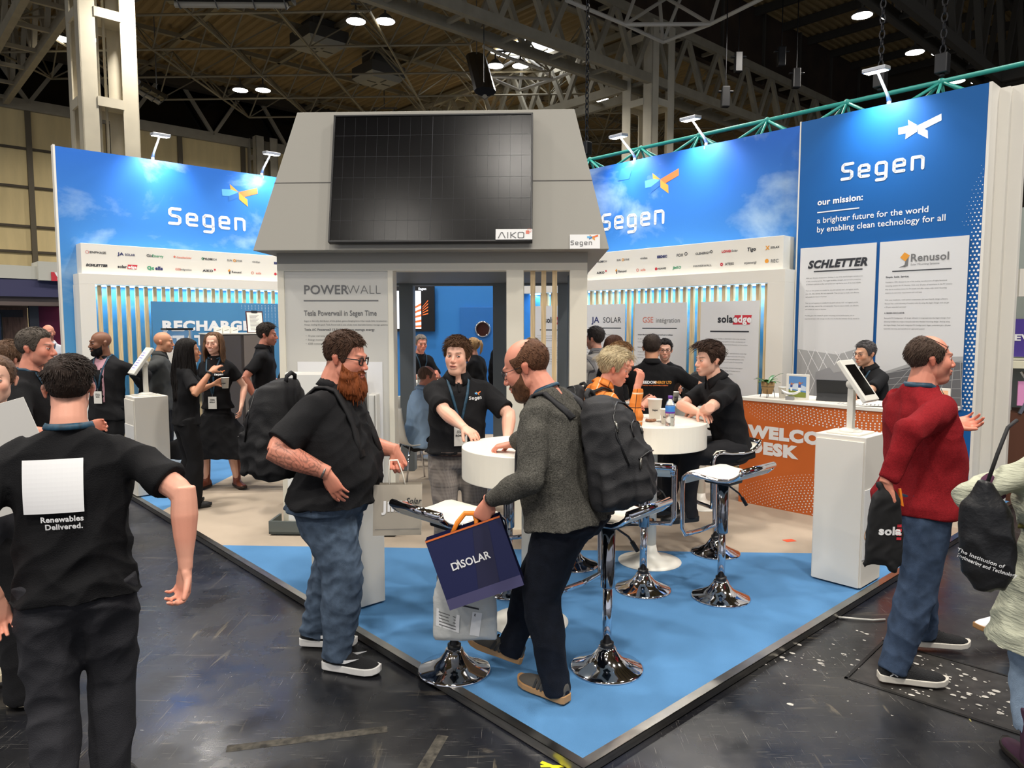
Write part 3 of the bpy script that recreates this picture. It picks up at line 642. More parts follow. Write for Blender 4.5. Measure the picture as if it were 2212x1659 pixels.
def sky_mat(name, top, low, z0, z1, cl=.55, seed=0):
    m = mat(name, top, .5, spec=.3); n = m.node_tree; b = n.nodes['Principled BSDF']; L = n.links
    tc = nod(m, 'ShaderNodeTexCoord'); sp = nod(m, 'ShaderNodeSeparateXYZ'); L.new(tc.outputs['Object'], sp.inputs[0])
    r = nod(m, 'ShaderNodeMapRange'); r.inputs['From Min'].default_value = z0; r.inputs['From Max'].default_value = z1; L.new(sp.outputs['Z'], r.inputs['Value'])
    mx = nod(m, 'ShaderNodeMix', data_type='RGBA'); mx.inputs[6].default_value = lin(low)+(1,); mx.inputs[7].default_value = lin(top)+(1,); L.new(r.outputs['Result'], mx.inputs[0])
    mp = nod(m, 'ShaderNodeMapping'); mp.inputs['Location'].default_value = (seed, seed*.7, seed*.3); mp.inputs['Scale'].default_value = (.75,.75,1.15); L.new(tc.outputs['Object'], mp.inputs['Vector'])
    nz = nod(m, 'ShaderNodeTexNoise', Scale=1.25, Detail=8., Roughness=.56, Distortion=.35); L.new(mp.outputs['Vector'], nz.inputs['Vector'])
    r2 = nod(m, 'ShaderNodeMapRange'); r2.inputs['From Min'].default_value = cl; r2.inputs['From Max'].default_value = cl+.2; r2.inputs['To Max'].default_value = .55; L.new(nz.outputs['Fac'], r2.inputs['Value'])
    m2 = nod(m, 'ShaderNodeMix', data_type='RGBA'); m2.inputs[7].default_value = lin((190,214,226))+(1,); L.new(mx.outputs[2], m2.inputs[6]); L.new(r2.outputs['Result'], m2.inputs[0])
    L.new(m2.outputs[2], b.inputs['Base Color']); return m
# ---------------------------------------------------------------- lettering
LET = {'S': [[(.64,.91),(.18,.91),(.08,.82),(.08,.62),(.18,.53),(.5,.5),(.61,.42),(.61,.19),(.5,.09),(.05,.09)]],
       'e': [[(.09,.39),(.61,.39),(.61,.6),(.51,.7),(.19,.7),(.09,.6),(.09,.19),(.19,.09),(.6,.09)]],
       'g': [[(.61,.1),(.19,.1),(.09,.2),(.09,.6),(.19,.7),(.51,.7),(.61,.6),(.61,-.12),(.51,-.22),(.12,-.22)]],
       'n': [[(.09,.08),(.09,.7),(.5,.7),(.61,.6),(.61,.08)]]}
def segen(mb, o, h, x, y=UP, col=W_, w=.165):
    mb.mi = col; u = 0
    for c in 'Segen':
        for p in LET[c]: mb.stroke([(q[0]*h+u, q[1]*h) for q in p], w*h, o, x, y)
        u += (.93 if c != 'n' else 0)*h
def segmark(mb, o, w, x, y=UP, mono=None):
    q = lambda *p: [((a-1437)/231*w, (1375-b)/231*w) for a, b in p]
    for col, p in ((LB, q((1437,1284),(1500,1280),(1540,1293),(1482,1322),(1440,1324))), (Y_, q((1489,1248),(1543,1290),(1492,1280))),
                   (DB, q((1480,1322),(1542,1292),(1540,1325),(1479,1356))), (O_, q((1543,1290),(1664,1249),(1666,1286),(1575,1318))), (Y_, q((1543,1292),(1597,1330),(1600,1375),(1545,1335)))):
        mb.mi = col if mono is None else mono; mb.flat(p, o, x, y)
def para(mb, lines, o, size, x, y=UP, lh=1.7, bold=0):
    for i, t in enumerate(lines):
        if t: mb.text(t, vec(o)-vec(y)*size*lh*i, size, x, y, bold=bold)
LOGOS1 = ['ENPHASE','JA SOLAR','GivEnergy','CanadianSolar','PYLONTECH','SUN SYNK','viridian','ESDEC','FOX','CLENERGY','LONGi Solar','Tigo','SOLAX']
LOGOS2 = ['SCHLETTER','solaredge','Qcells','GSE integration','AIKO','Renusol','solis','HUAWEI','JinKO','POWERWALL','ATESS','myenergi','REC']
def banner_logos(mb, put, x):
    """put(column,row) -> point at the middle of a logo"""
    z = vec(UP); X = vec(x)
    def T(c, r, t, col, size, dx=0, dz=0, bold=.001, al='CENTER', sx=1, sh=0):
        p = put(c, r)
        if p is not None: mb.mi = col; mb.text(t, p+X*dx+z*(dz-size*.35), size, x, UP, al, bold, sx, sh)
    def Dd(c, r, dx, dz, rad, col, r0=0):
        p = put(c, r)
        if p is not None: mb.mi = col; mb.disc((0,0), rad, p+X*dx+z*dz, x, UP, 14, r0)
    T(0,0,'ENPHASE',K_,.038,.02,sx=1.15); Dd(0,0,-.10,0,.02,R_,.016); T(1,0,'JA',N_,.052,-.065,bold=.002,sx=1.3); T(1,0,'SOLAR',N_,.038,.045,-.006)
    T(2,0,'Giv',K_,.05,-.065,sx=1.1); T(2,0,'Energy',G_,.05,.035,sx=1.0); T(3,0,'CanadianSolar',SA,.032,.015); Dd(3,0,-.11,.004,.014,SA)
    T(4,0,'PYLON',K_,.036,-.02,bold=.002); T(4,0,'TECH',GR,.036,.06); Dd(4,0,-.085,0,.018,G_,.009); T(5,0,'SUN',GR,.036,-.07); T(5,0,'SYNK',GR,.036,.065); Dd(5,0,0,0,.02,Y_,.01)
    T(6,0,'viridian',GR,.038); T(7,0,'ESDEC',N_,.042,bold=.003,sx=1.15); T(8,0,'FOX',K_,.048,-.02,bold=.001); Dd(8,0,.07,.01,.022,K_,.014); T(9,0,'CLENERGY',K_,.036,-.02,sx=1.1); Dd(9,0,.1,.01,.018,K_,.010)
    T(10,0,'LONGi',R_,.038,-.045,bold=.002); T(10,0,'Solar',GR,.036,.065); T(11,0,'Tigo',K_,.058,sh=.15,bold=.002); T(12,0,'X',Y_,.06,-.06,bold=.003); T(12,0,'SOLAX',K_,.032,.03,bold=.001)
    T(0,1,'SCHLETTER',K_,.042,bold=.003,sh=.25); T(1,1,'solar',K_,.05,-.055,bold=.002)
    p = put(1,1)
    if p is not None: mb.mi = R_; mb.flat([(.005,-.028),(.115,-.028),(.13,.028),(.015,.028)], p, x, UP)
    T(1,1,'edge',W_,.05,.066,bold=.002) if put(1,1) is None else None
    if p is not None: mb.mi = W_; mb.text('edge', p+X*.066-z*.0175+np.cross(X,z)*.001, .05, x, UP, 'CENTER', .002)
    T(2,1,'Qc',G_,.062,-.06,bold=.004); T(2,1,'ells',N_,.062,.045,bold=.004); T(3,1,'GSE',SA,.042,-.07); T(3,1,'intégration',GR,.034,.03); T(4,1,'AIKO',K_,.042,-.02,bold=.002,sx=1.3)
    p = put(4,1)
    if p is not None: mb.mi = R_; mb.flat([(.065,.006),(.088,.006),(.088,.03),(.065,.03)], p, x, UP)
    T(5,1,'Renusol',K_,.042,.025,bold=.001); p = put(5,1)
    if p is not None: mb.mi = Y_; mb.flat([(-.1,.012),(-.08,.04),(-.062,.02),(-.082,-.005)], p, x, UP); mb.mi = K_; mb.flat([(-.085,-.03),(-.065,-.03),(-.063,.02),(-.078,.005)], p, x, UP)
    T(6,1,'solis',SA,.044,.03); Dd(6,1,-.06,0,.021,SA,.014); T(7,1,'HUAWEI',K_,.032,.03,bold=.001); Dd(7,1,-.06,0,.02,R_); T(8,1,'JinKO',G_,.046,-.01,bold=.002,sh=.1); T(9,1,'POWERWALL',GR,.03,sx=1.35)
    T(10,1,'ATESS',K_,.042,.03); Dd(10,1,-.075,0,.02,R_,.008); T(11,1,'myenergi',GR,.04,.01); T(12,1,'REC',GR,.052,.03); Dd(12,1,-.065,.004,.024,Y_)
# ---------------------------------------------------------------- stand platform and carpet
PA, PB = 6.3, 9.05
pl = th_s('exhibition_platform', 'low carpeted platform with metal edging on the black hall floor', 'platform', 0, 0, 0)
struct(pl)
mb = MB(); mb.box((.03,.03,0), (PA,PB,PZ-.004)); mb.build('deck', mat('deck', (120,100,80)), pl)
cb = mat('blue_carpet', (90,140,188), .95, spec=.1, bump=.5, bscale=420, var=.14, vscale=1.7); cg = mat('beige_carpet', (184,169,151), .95, spec=.1, bump=.5, bscale=420, var=.1, vscale=2.2)
def carpet(poly, m, n): mb = MB(); mb.prism(poly, (0,0,PZ-.004), (1,0,0), (0,1,0), (0,0,.004)); return mb.build(n, m, pl)
carpet([(.05,.05),(3.85,.05),(.05,3.85)], cb, 'blue_carpet')
carpet([(.05,3.85),(3.85,.05),(5.3,.05),(PA,1.05),(PA,PB),(3.7,PB),(.05,5.30)], cg, 'beige_carpet')
carpet([(.05,5.30),(3.7,PB),(.05,PB)], cb, 'blue_carpet'); carpet([(5.3,.05),(PA,.05),(PA,1.05)], cb, 'blue_carpet')
for nm, v in (('edge_trim', [(0,0,PB,1)]), ('edge_trim', [(0,0,PA,0)])):
    for a0, b0, L, along in v:
        mb = MB()
        if along: mb.prism([(0,0),(L,0),(L,.05),(.05,.05)], (0,0,PZ-.001), (0,1,0), (1,0,0), (0,0,.003)); mb.prism([(0,.008),(L,.008),(L,PZ+.002),(0,PZ+.002)], (0,0,0), (0,1,0), (0,0,1), (.003,0,0))
        else: mb.prism([(0,0),(L,0),(L,.05),(.05,.05)], (0,0,PZ-.001), (1,0,0), (0,1,0), (0,0,.003)); mb.prism([(0,.008),(L,.008),(L,PZ+.002),(0,PZ+.002)], (0,0,0), (1,0,0), (0,0,1), (0,.003,0))
        mb.build(nm, steel, pl)
# ---------------------------------------------------------------- left display wall (face at b = 8.9)
lw = th_s('display_wall', 'long blue sky printed display wall with coloured logo above the recharge station', 'display wall', 0, 8.9)
mb = MB(); mb.box((.012,0,0), (5.95,.1,3.96)); mb.build('sky_panel', sky_mat('sky_print_one', (38,104,194), (84,156,204), 1.2, 3.9, .53, 3.1), lw)
mb = MB(); mb.box((-.012,-.004,0), (.012,.104,3.975)); mb.build('edge_trim', white, lw)
mb = MB(); segen(mb, (1.33,-.003,3.107), .245, X_L); segmark(mb, (2.075,-.003,3.47), .54, X_L); mb.build('lettering', None, lw, mats=INKS)
mb = MB(); mb.box((.19,-.25,2.36), (5.9,0,2.753)); mb.build('logo_ledge', white, lw, bevel=.003)
mb = MB(); LX = [.36,.71,1.06,1.42,1.77,2.13,2.45,2.8,3.1,3.4,3.75,4.1,4.4]
banner_logos(mb, lambda c, r: vec(LX[c], -.253, (2.645,2.482)[r]), X_L); mb.build('partner_logos', None, lw, mats=INKS)
mb = MB(); mb.box((.131,-.35,2.235), (5.9,-.05,2.368)); mb.box((.131,-.35,0), (.312,-.02,2.235)); mb.build('white_frame', white, lw, bevel=.002)
for i in range(26):
    a = .37+.11*i; mb = MB(); mb.box((a-.022,-.30,.0), (a+.022,-.255,2.23)); mb.build('wood_batten', wood, lw)
led = mat('led_strip', (170,220,255), .4, emit=14)
mb = MB(); mb.box((.32,-.17,2.219), (5.8,-.15,2.229)); mb.build('led_strip', led, lw)
l = bpy.data.lights.new('led_light', 'AREA'); l.shape = 'RECTANGLE'; l.size = 5.4; l.size_y = .03; l.energy = 26; l.color = (.72,.9,1)
o = bpy.data.objects.new('led_light', l); C.objects.link(o); o.location = S(3.05,8.78,2.255); o.rotation_euler = (0,0,TH)
# recharge panel
rp = th_s('recharge_sign', 'blue recharge station sign board mounted on the wooden battens', 'sign', .96, 8.57, .95)
mb = MB(); mb.box((0,-.05,0), (3.1,.0,1.13)); mb.build('board', mat('recharge_blue', (70,132,178), .5), rp)
mb = MB(); mb.mi = W_
for t, z in (('RECHARGE',.745),('STATION',.545)): mb.text(t, (.115,-.053,z), .178, X_L, UP, 'LEFT', .010, 1.25)
for i in range(22):
    for j in range(34): 
        r = .004+.004*(i/22)-.0002*j
        if r > .002 and i > j*.4: mb.disc((1.15+.05*i, 1.10-.022*j), r, (0,-.053,0), X_L, UP, 6)
mb.build('lettering', None, rp, mats=INKS)
# ---------------------------------------------------------------- right display wall (face at a = 6.0) and the mission wall (a = 5.88)
rw = th_s('display_wall', 'blue sky printed display wall with coloured logo behind the welcome desk table area', 'display wall', 6.0, 0)
mb = MB(); mb.box((0,2.0,0), (.1,8.85,3.96)); mb.build('sky_panel', sky_mat('sky_print_two', (34,98,190), (80,154,206), 1.2, 3.9, .50, 7.7), rw)
mb = MB(); segen(mb, (-.003,5.065,3.055), .245, X_R); segmark(mb, (-.003,4.31,3.44), .545, X_R); mb.mi = DB; mb.flat([(0,0),(.2,.0),(.26,.16),(.06,.16)], (-.003,4.78,3.72), X_R); mb.build('lettering', None, rw, mats=INKS)
mb = MB(); mb.box((-.25,2.19,2.33), (0,8.6,2.725)); mb.build('logo_ledge', white, rw, bevel=.003)
mb = MB(); RX = [6.4,6.1,5.8,5.5,5.15,4.8,4.47,4.12,3.83,3.54,3.21,2.86,2.58,2.32]; RX1 = RX[1:]; RX1 = [6.3,6.0,5.7,5.4,4.86,4.47,4.12,3.83,3.54,3.21,2.86,2.58,2.32]; RX2 = [6.3,6.0,5.7,5.2,4.84,4.5,4.16,3.86,3.59,3.23,2.89,2.6,2.32]
banner_logos(mb, lambda c, r: vec(-.253, (RX1,RX2)[r][c], (2.60,2.448)[r]), X_R); mb.build('partner_logos', None, rw, mats=INKS)
mb = MB(); mb.box((-.35,2.11,2.2), (-.05,8.6,2.345)); mb.box((-.35,2.11,0), (-.02,2.316,2.2)); mb.build('white_frame', white, rw, bevel=.002)
for i in range(34):
    b = 2.352+.11*i; mb = MB(); mb.box((-.30,b-.022,0), (-.255,b+.022,2.195)); mb.build('wood_batten', wood, rw)
mb = MB(); mb.box((-.17,2.33,2.184), (-.15,8.5,2.194)); mb.build('led_strip', led, rw)
l = bpy.data.lights.new('led_light', 'AREA'); l.shape = 'RECTANGLE'; l.size = .03; l.size_y = 5.6; l.energy = 26; l.color = (.72,.9,1)
o = bpy.data.objects.new('led_light', l); C.objects.link(o); o.location = S(5.88,5.2,2.22); o.rotation_euler = (0,0,TH)
pbrd = mat('poster_print', (214,214,214), .5)
def poster(name, label, b0, b1, draw, grp='brand posters on the battens'):
    t = th_s(name, label, 'poster', 5.68, b1, .1, group=grp)
    w = b1-b0; mb = MB(); mb.box((0,-w,0), (.012,0,1.95)); mb.build('board', pbrd, t)
    mb = MB(); mb.mi = K_; draw(mb, w); mb.mi = K_
    mb.build('lettering', None, t, mats=INKS); return t
GSE = ['Unique Mounting Solutions from ground up to rooftops','We offer Unique Mounting Solutions, that are lightweight and quick','to install for in-roof and on-roof solar PV mounting systems.','','Roof integrated photovoltaic (BIPV) panel systems.','The GSE IN-ROOF system is simple, lightweight, watertight and universal.','Available for portrait or landscape, PV modules are directly integrated','with roof tiles.','','The GSE ON-ROOF system offers a range of rail or frame mounting','solutions for all roof types, easy to install, wind and snow','tested and certified with every module size.']
SE = ['Powering Smart Energy, SolarEdge is a global leader in smart energy technology.','By leveraging world-class engineering capabilities and with a relentless focus on','innovation, SolarEdge creates smart energy solutions that power our lives and drive','future progress.','','Established in 2006, SolarEdge developed the DC optimised inverter solution that','changed the way power is harvested and managed in photovoltaic (PV) systems.','The SolarEdge intelligent inverter solution maximises power generation while','lowering the cost of energy produced by the PV system, for improved ROI.','','Continuing to advance smart energy, SolarEdge addresses a broad range of','energy market segments through its PV, storage, EV charging, batteries,','uninterruptible power supply and grid services solutions.']
def d_se(mb, w):
    mb.text('solar', (-.002,-.24,1.70), .12, X_R, UP, 'LEFT', .004); mb.mi = R_; mb.flat([(.44,1.675),(.66,1.675),(.685,1.785),(.465,1.785)], (-.002,0,0), X_R)
    mb.mi = W_; mb.text('edge', (-.004,-.565,1.70), .115, X_R, UP, 'CENTER', .004); mb.mi = K_; mb.flat([(.14,1.585),(w-.12,1.585),(w-.12,1.6),(.14,1.6)], (-.002,0,0), X_R); mb.mi = GR; para(mb, SE, (-.002,-.08,1.50), .0165, X_R, lh=2.1)
def d_gse(mb, w):
    mb.mi = SA; mb.text('GSE', (-.002,-.13,1.70), .105, X_R, UP); mb.mi = GR; mb.text('intégration', (-.002,-.345,1.70), .085, X_R, UP); mb.mi = K_; mb.flat([(.13,1.62),(.67,1.62),(.67,1.632),(.13,1.632)], (-.002,0,0), X_R)
    para(mb, GSE[:1], (-.002,-.06,1.535), .023, X_R, bold=.0006); mb.mi = GR; para(mb, GSE[1:4], (-.002,-.06,1.48), .0178, X_R, lh=2.2); mb.mi = K_; para(mb, GSE[4:5], (-.002,-.06,1.37), .02, X_R, bold=.0006); mb.mi = GR; para(mb, GSE[5:], (-.002,-.06,1.31), .0175, X_R, lh=2.2)
def d_ja(mb, w):
    mb.mi = N_; mb.text('JA', (-.002,-.22,1.70), .115, X_R, UP, 'LEFT', .002, 1.2); mb.mi = K_; mb.text('SOLAR', (-.002,-.42,1.70), .105, X_R, UP); mb.flat([(.18,1.62),(.74,1.62),(.74,1.632),(.18,1.632)], (-.002,0,0), X_R); mb.mi = GR; para(mb, SE, (-.002,-.06,1.53), .018, X_R, lh=2.0)
poster('poster', 'tall white poster headed solaredge with red box on the battens', 2.424, 3.197, d_se)
poster('poster', 'tall white poster headed GSE intégration between two other posters', 3.402, 4.206, d_gse)
poster('poster', 'tall white poster headed JA SOLAR nearest the grey kiosk', 4.369, 5.17, d_ja)
poster('poster', 'tall white poster mostly hidden behind the kiosk corner', 5.33, 6.13, d_se)
mw = th_s('mission_wall', 'tall blue mission statement wall with white logo beside the welcome desk', 'display wall', 5.88, 0)
mb = MB(); mb.box((0,.30,0), (.25,2.09,3.96)); mb.build('blue_panel', mat('mission_blue', (18,90,158), .5, spec=.3), mw)
mb = MB(); mb.box((-.004,2.09,0), (.12,2.105,3.965)); mb.box((-.004,.275,0), (.32,.30,3.965)); mb.build('edge_trim', white, mw)
mb = MB(); segen(mb, (-.003,1.632,3.255), .184, X_R); segmark(mb, (-.003,1.078,3.545), .395, X_R, UP, W_)
mb.mi = W_; mb.text('our mission:', (-.003,1.879,3.03), .092, X_R, UP, 'LEFT', .0025); mb.flat([(0,0),(.448,0),(.448,.012),(0,.012)], (-.003,1.878,2.945), X_R)
for k, t in enumerate(('a brighter future for the world','by enabling clean technology for all')): mb.text(t, (-.003,1.878,2.835-.098*k), .088, X_R, UP, 'LEFT', .0008, 1.0)
for j in range(66):
    for i in range(9):
        zz = 3.25-.036*j; bb = .312+.034*i+.017*(j % 2); r = .0115*max(0, 1-i/9.)*min(1, (j+4)/26)-.0006*i
        if r > .0022 and bb < (.66 if zz > 2.66 else .388): mb.disc((0,0), r, (-.003, bb, zz), X_R, UP, 8)
mb.build('lettering', None, mw, mats=INKS)
SCH = ["With over 50 years of experience, Schletter is one of the world's largest manufacturers","of solar mounting systems. The rugged durability, strength, and corrosion protection","of Schletter's pitched and flat roof systems are regarded as some of the most reliable.",'','Their on roof systems are suitable for any pitch and any roof - corrugated, pantile,','plain, tile, slate, seamed, flat, and trapezoidal. They are easy to install, cost effective,','and suitable for home or business.','','Their on roof systems are suitable for any pitch and any roof - corrugated, pantile,','plain, tile, slate, seamed, flat, and trapezoidal. They are easy to install, cost effective,','and suitable for home or business.','','Providing you with reliable PV system mounting, proven performance, and an','experienced team, solar energy is at the core of what the Schletter Group stands for.']
REN = ['Founded in 1997, Renusol is one of the leading manufacturers of highly functional','mounting systems for PV Modules. With over 20 years of experience in the PV industry','they are an excellent choice for PV installs and offer unique solar panel mounting','solutions to suit every requirement and roof type.','','With easy installation, multi-system components, and user-friendly design software,','Renusol has a solid following of installers who by using the Segen Design tool can get','a 20-year extended warranty!']
REN2 = ["Renusol's PV Configurator 3.0 design software is integrated into the Segen Design Tool",'allowing installers to create a bespoke and very detailed mounting design. And by using','the Segen Design Tool (with integrated PV Configurator) Segen customers get a 20-year','extended warranty and manufacturer approved system!']
def mposter(label, b0, b1, draw):
    t = th_s('poster', label, 'poster', 5.862, b1, .95, group='brand posters on the mission wall'); w = b1-b0
    mb = MB(); mb.box((0,-w,0), (.012,0,1.67)); mb.build('board', pbrd, t); mb = MB(); draw(mb, w); mb.build('lettering', None, t, mats=INKS+[mat('print_grey', (168,168,168), .5), mat('print_mid', (150,150,152), .5), mat('print_dark', (104,104,106), .5)]); return t
def d_sch(mb, w):
    o = (-.002,0,0); mb.mi = 11; mb.flat([(.0,.0),(w,.0),(w,.62),(.45,.50),(0,.55)], o, X_R); o = (-.003,0,0)
    mb.mi = W_
    for k in range(7): mb.stroke([(.02+.12*k,.02),(min(w-.01,.2+.14*k),.55-.02*k)], .006, o, X_R, rnd=False); mb.stroke([(min(w-.01,.30+.12*k),.04),(.02+.10*k,.54)], .006, o, X_R, rnd=False)
    mb.mi = 12; mb.flat([(.2,.0),(.5,.0),(.5,.16),(.66,.2),(.66,.34),(.42,.38),(.22,.3)], (-.004,0,0), X_R); mb.mi = 11; mb.flat([(.42,.3),(.66,.36),(.62,.42),(.36,.37)], (-.005,0,0), X_R)
    mb.mi = K_; mb.text('SCHLETTER', (-.003,-.405,1.445), .112, X_R, UP, 'CENTER', .006, 1, .25); mb.flat([(.16,1.40),(.68,1.40),(.68,1.412),(.16,1.412)], (-.003,0,0), X_R); mb.mi = GR; para(mb, SCH, (-.003,-.075,1.33), .0172, X_R, lh=2.0)
def d_ren(mb, w):
    mb.mi = 11; mb.flat([(0,0),(w,0),(w,.52),(.5,.5),(0,.3)], (-.002,0,0), X_R); mb.mi = 13; mb.flat([(.05,.0),(w,0),(w,.46),(.52,.46),(.05,.3)], (-.003,0,0), X_R); mb.mi = 11
    for k in range(8): mb.stroke([(.05+.11*k,.0),(.4+.055*k,.46)], .005, (-.004,0,0), X_R, rnd=False)
    for k in range(6): mb.stroke([(.1,.06*k+.02),(w,.09*k+.03)], .005, (-.004,0,0), X_R, rnd=False)
    mb.mi = Y_; mb.flat([(.20,1.50),(.24,1.55),(.29,1.515),(.25,1.46)], (-.003,0,0), X_R); mb.mi = GR; mb.flat([(.24,1.40),(.275,1.415),(.28,1.50),(.25,1.46)], (-.003,0,0), X_R); mb.flat([(.19,1.40),(.25,1.425),(.25,1.405)], (-.003,0,0), X_R)
    mb.text('Renusol', (-.003,-.295,1.455), .105, X_R, UP, 'LEFT', .002); mb.text('Solar Mounting Systems', (-.003,-.30,1.415), .027, X_R, UP); mb.mi = K_; mb.flat([(.13,1.36),(.67,1.36),(.67,1.37),(.13,1.37)], (-.003,0,0), X_R)
    para(mb, ['Simple. Solid. Service.'], (-.003,-.07,1.30), .024, X_R, bold=.0006); para(mb, ['A SEGEN EXCLUSIVE:'], (-.003,-.07,.935), .02, X_R, bold=.0005); mb.mi = GR; para(mb, REN, (-.003,-.07,1.25), .0172, X_R, lh=2.1); para(mb, REN2, (-.003,-.07,.885), .0172, X_R, lh=2.1)
mposter('white poster headed SCHLETTER on the mission wall', 1.235, 2.045, d_sch); mposter('white poster headed Renusol next to the dotted blue margin', .395, 1.2, d_ren)
bw = th_s('end_wall', 'plain white end wall closing the stand behind the mission wall', 'wall panel', 6.2, .08); struct(bw)
mb = MB(); mb.box((0,0,0), (.08,2.2,3.97)); mb.build('panel', white, bw, bevel=.003)
mb = MB(); mb.box((-.08,.11,0), (0,.22,3.955)); mb.build('pilaster', white, bw)
# ---------------------------------------------------------------- arm spotlights on the wall tops
def armlight(label, p, outdir, en=105):
    t = thing('arm_spotlight', label, 'spotlight', p, 0, 'arm spotlights along the wall tops'); d = nrm(outdir); r = np.cross(d, (0,0,1)); al = mat('lamp_alu', (205,208,212), .35, .7)
    mb = MB(); mb.tube([(0,0,-.04),(0,0,.06)], .022, 10); mb.box((-.035,-.03,-.04), (.035,.03,.0)); mb.build('clamp', al, t, bevel=.004)
    e = d*.33+vec(0,0,.27); mb = MB(); mb.tube([(0,0,.05), d*.05+vec(0,0,.10), e], [.024,.016,.012], 8); mb.build('arm', al, t, True)
    R = np.stack([r, d, (0,0,1)], 1)@rotx(-.12)
    mb = MB().at(e, R); mb.box((-.11,-.05,-.012), (.11,.10,.028)); h = mb.build('lamp_head', al, t, bevel=.008)
    mb = MB().at(e, R); mb.box((-.095,-.035,-.016), (.095,.085,-.0125)); mb.build('lens', mat('lamp_lens', (255,255,250), .3, emit=9), h)
    l = bpy.data.lights.new('spot_beam', 'SPOT'); l.energy = en; l.spot_size = 2.1; l.spot_blend = .9; l.color = (.86,.95,1); l.shadow_soft_size = .07
    o = bpy.data.objects.new('spot_beam', l); C.objects.link(o); o.parent = t; o.location = e+vec(0,0,-.03); o.rotation_euler = Vector(-d*.45+vec(0,0,-1)).to_track_quat('-Z', 'Y').to_euler()
for (a, n) in ((1.17,'outer one on the long left wall'),(2.70,'inner one beside the grey kiosk on the left wall'),(4.3,'one behind the kiosk on the left wall')): armlight('arm spotlight on the wall top, '+n, S(a,8.94,4.0), RS@vec(0,-1,0))
for (b, n) in ((4.52,'nearest the kiosk on the right sky wall'),(3.40,'beside the mission wall on the sky wall')): armlight('arm spotlight on the wall top, '+n, S(6.04,b,4.0), RS@vec(-1,0,0))
armlight('white arm spotlight above the mission wall logo', S(5.94,1.2,4.0), RS@vec(-1,0,0), 110)
# ---------------------------------------------------------------- kiosk
kk = thing('grey_kiosk', 'square grey kiosk with sloping hood and cream columns carrying a solar panel', 'kiosk', Kp(0,0,PZ), TK)
x0, x1, y0, y1, zt = -2.381, .193, 3.28, 5.85, 2.33
hp = [(-2.488,3.05),(.348,3.05),(.348,6.08),(-2.488,6.08)]; ht = [(-2.19,3.31),(.08,3.31),(.08,5.82),(-2.19,5.82)]
mb = MB(); mb.add([(x,y,2.32) for x,y in hp]+[(x,y,3.465) for x,y in ht], [(3,2,1,0),(4,5,6,7),(0,1,5,4),(1,2,6,5),(2,3,7,6),(3,0,4,7)]); mb.build('hood', greyb, kk, bevel=.004)
mb = MB()
f = lambda k: 3.05+.26*k-.001
for k in (.48,):
    z = 2.32+1.145*k; mb.add([(-2.488+.298*k,f(k)-.0015,z),(.348-.268*k,f(k)-.0015,z),(.348-.268*k,f(k)-.0015,z+.006),(-2.488+.298*k,f(k)-.0015,z+.006)], [(0,1,2,3)])
mb.build('seam', mat('seam', (92,90,86), .7), kk)
mb = MB(); mb.box((x0,y0,2.23), (x1,y1,2.32)); mb.build('header', greyb, kk)
def cols(nm, rects, m, z0=0, z1=2.23):
    for q in rects: mb = MB(); mb.box((q[0],q[1],z0), (q[2],q[3],z1)); mb.build(nm, m, kk, bevel=.003)
cols('column', [(x0,y0,-2.325,y0+.16),(-1.454,y0,-1.411,y0+.16),(-.47,y0,-.328,y0+.16),(.051,y0,x1,y0+.16)], cream)
cols('crossbar', [(x0,y0-.002,x1,y0+.158)], cream, 2.173, 2.235)
cols('inner_column', [(-1.844,5.69,-1.682,5.85),(-.75,5.69,-.45,5.85),(x0,5.69,-2.2,5.85),(.0,5.69,x1,5.85),(x1-.12,4.4,x1,4.6)], dgrey); cols('inner_header', [(x0,5.69,x1,5.85)], dgrey, 2.18, 2.235)
cols('ceiling_board', [(x0+.02,y0+.02,x1-.02,y1-.02)], dgrey, 2.205, 2.229)
mb = MB()
for e in (-.255,-.165,-.075): mb = MB(); mb.box((e-.018,y0+.05,0), (e+.022,y0+.1,2.173)); mb.build('wood_batten', wood, kk)
mb = MB(); mb.box((-.328,y0+.3,0), (.051,y0+.33,2.17)) if False else None
pw = mat('powerwall_board', (206,204,196), .5)
mb = MB(); mb.box((-2.325,y0+.01,0), (-1.454,y0+.04,2.173)); bo = mb.build('info_board', pw, kk)
mb = MB(); o = (-2.17,y0+.007,0); mb.mi = GR
mb.text('POWER', (-2.165,y0+.007,1.985), .105, X_L, UP, 'LEFT', .0015, 1.02); mb.text('WALL', (-1.80,y0+.007,1.985), .105, X_L, UP, 'LEFT', -.0022, 1.02); mb.flat([(0,0),(.63,0),(.63,.01),(0,.01)], (-2.165,y0+.007,1.925), X_L)
mb.mi = GR; mb.text('Tesla Powerwall in Segen Time', (-2.165,y0+.007,1.805), .062, X_L, UP, 'LEFT', .001, .76)
mb.mi = GR; para(mb, ['Segen is the only distributor of this global, game-changing brand that needs little introduction.','Always leading the pack Tesla Powerwall is one of the most desirable battery storage systems.'], (-2.165,y0+.007,1.755), .0185, X_L, lh=1.7)
para(mb, ['Tesla AC Powerwall 13.5kWh battery storage energy'], (-2.165,y0+.007,1.68), .026, X_L, bold=.0006); para(mb, ['•  10-year warranty with unlimited cycles','•  Energy monitoring, metering and backup','•  £500 customer rebate on selected installs'], (-2.155,y0+.007,1.63), .021, X_L, lh=1.55)
mb.mi = W_; mb.flat([(.0,.0),(.72,.0),(.72,1.32),(0,1.32)], (-2.23,y0+.006,.1), X_L); mb.build('info_lettering', None, bo, mats=INKS)
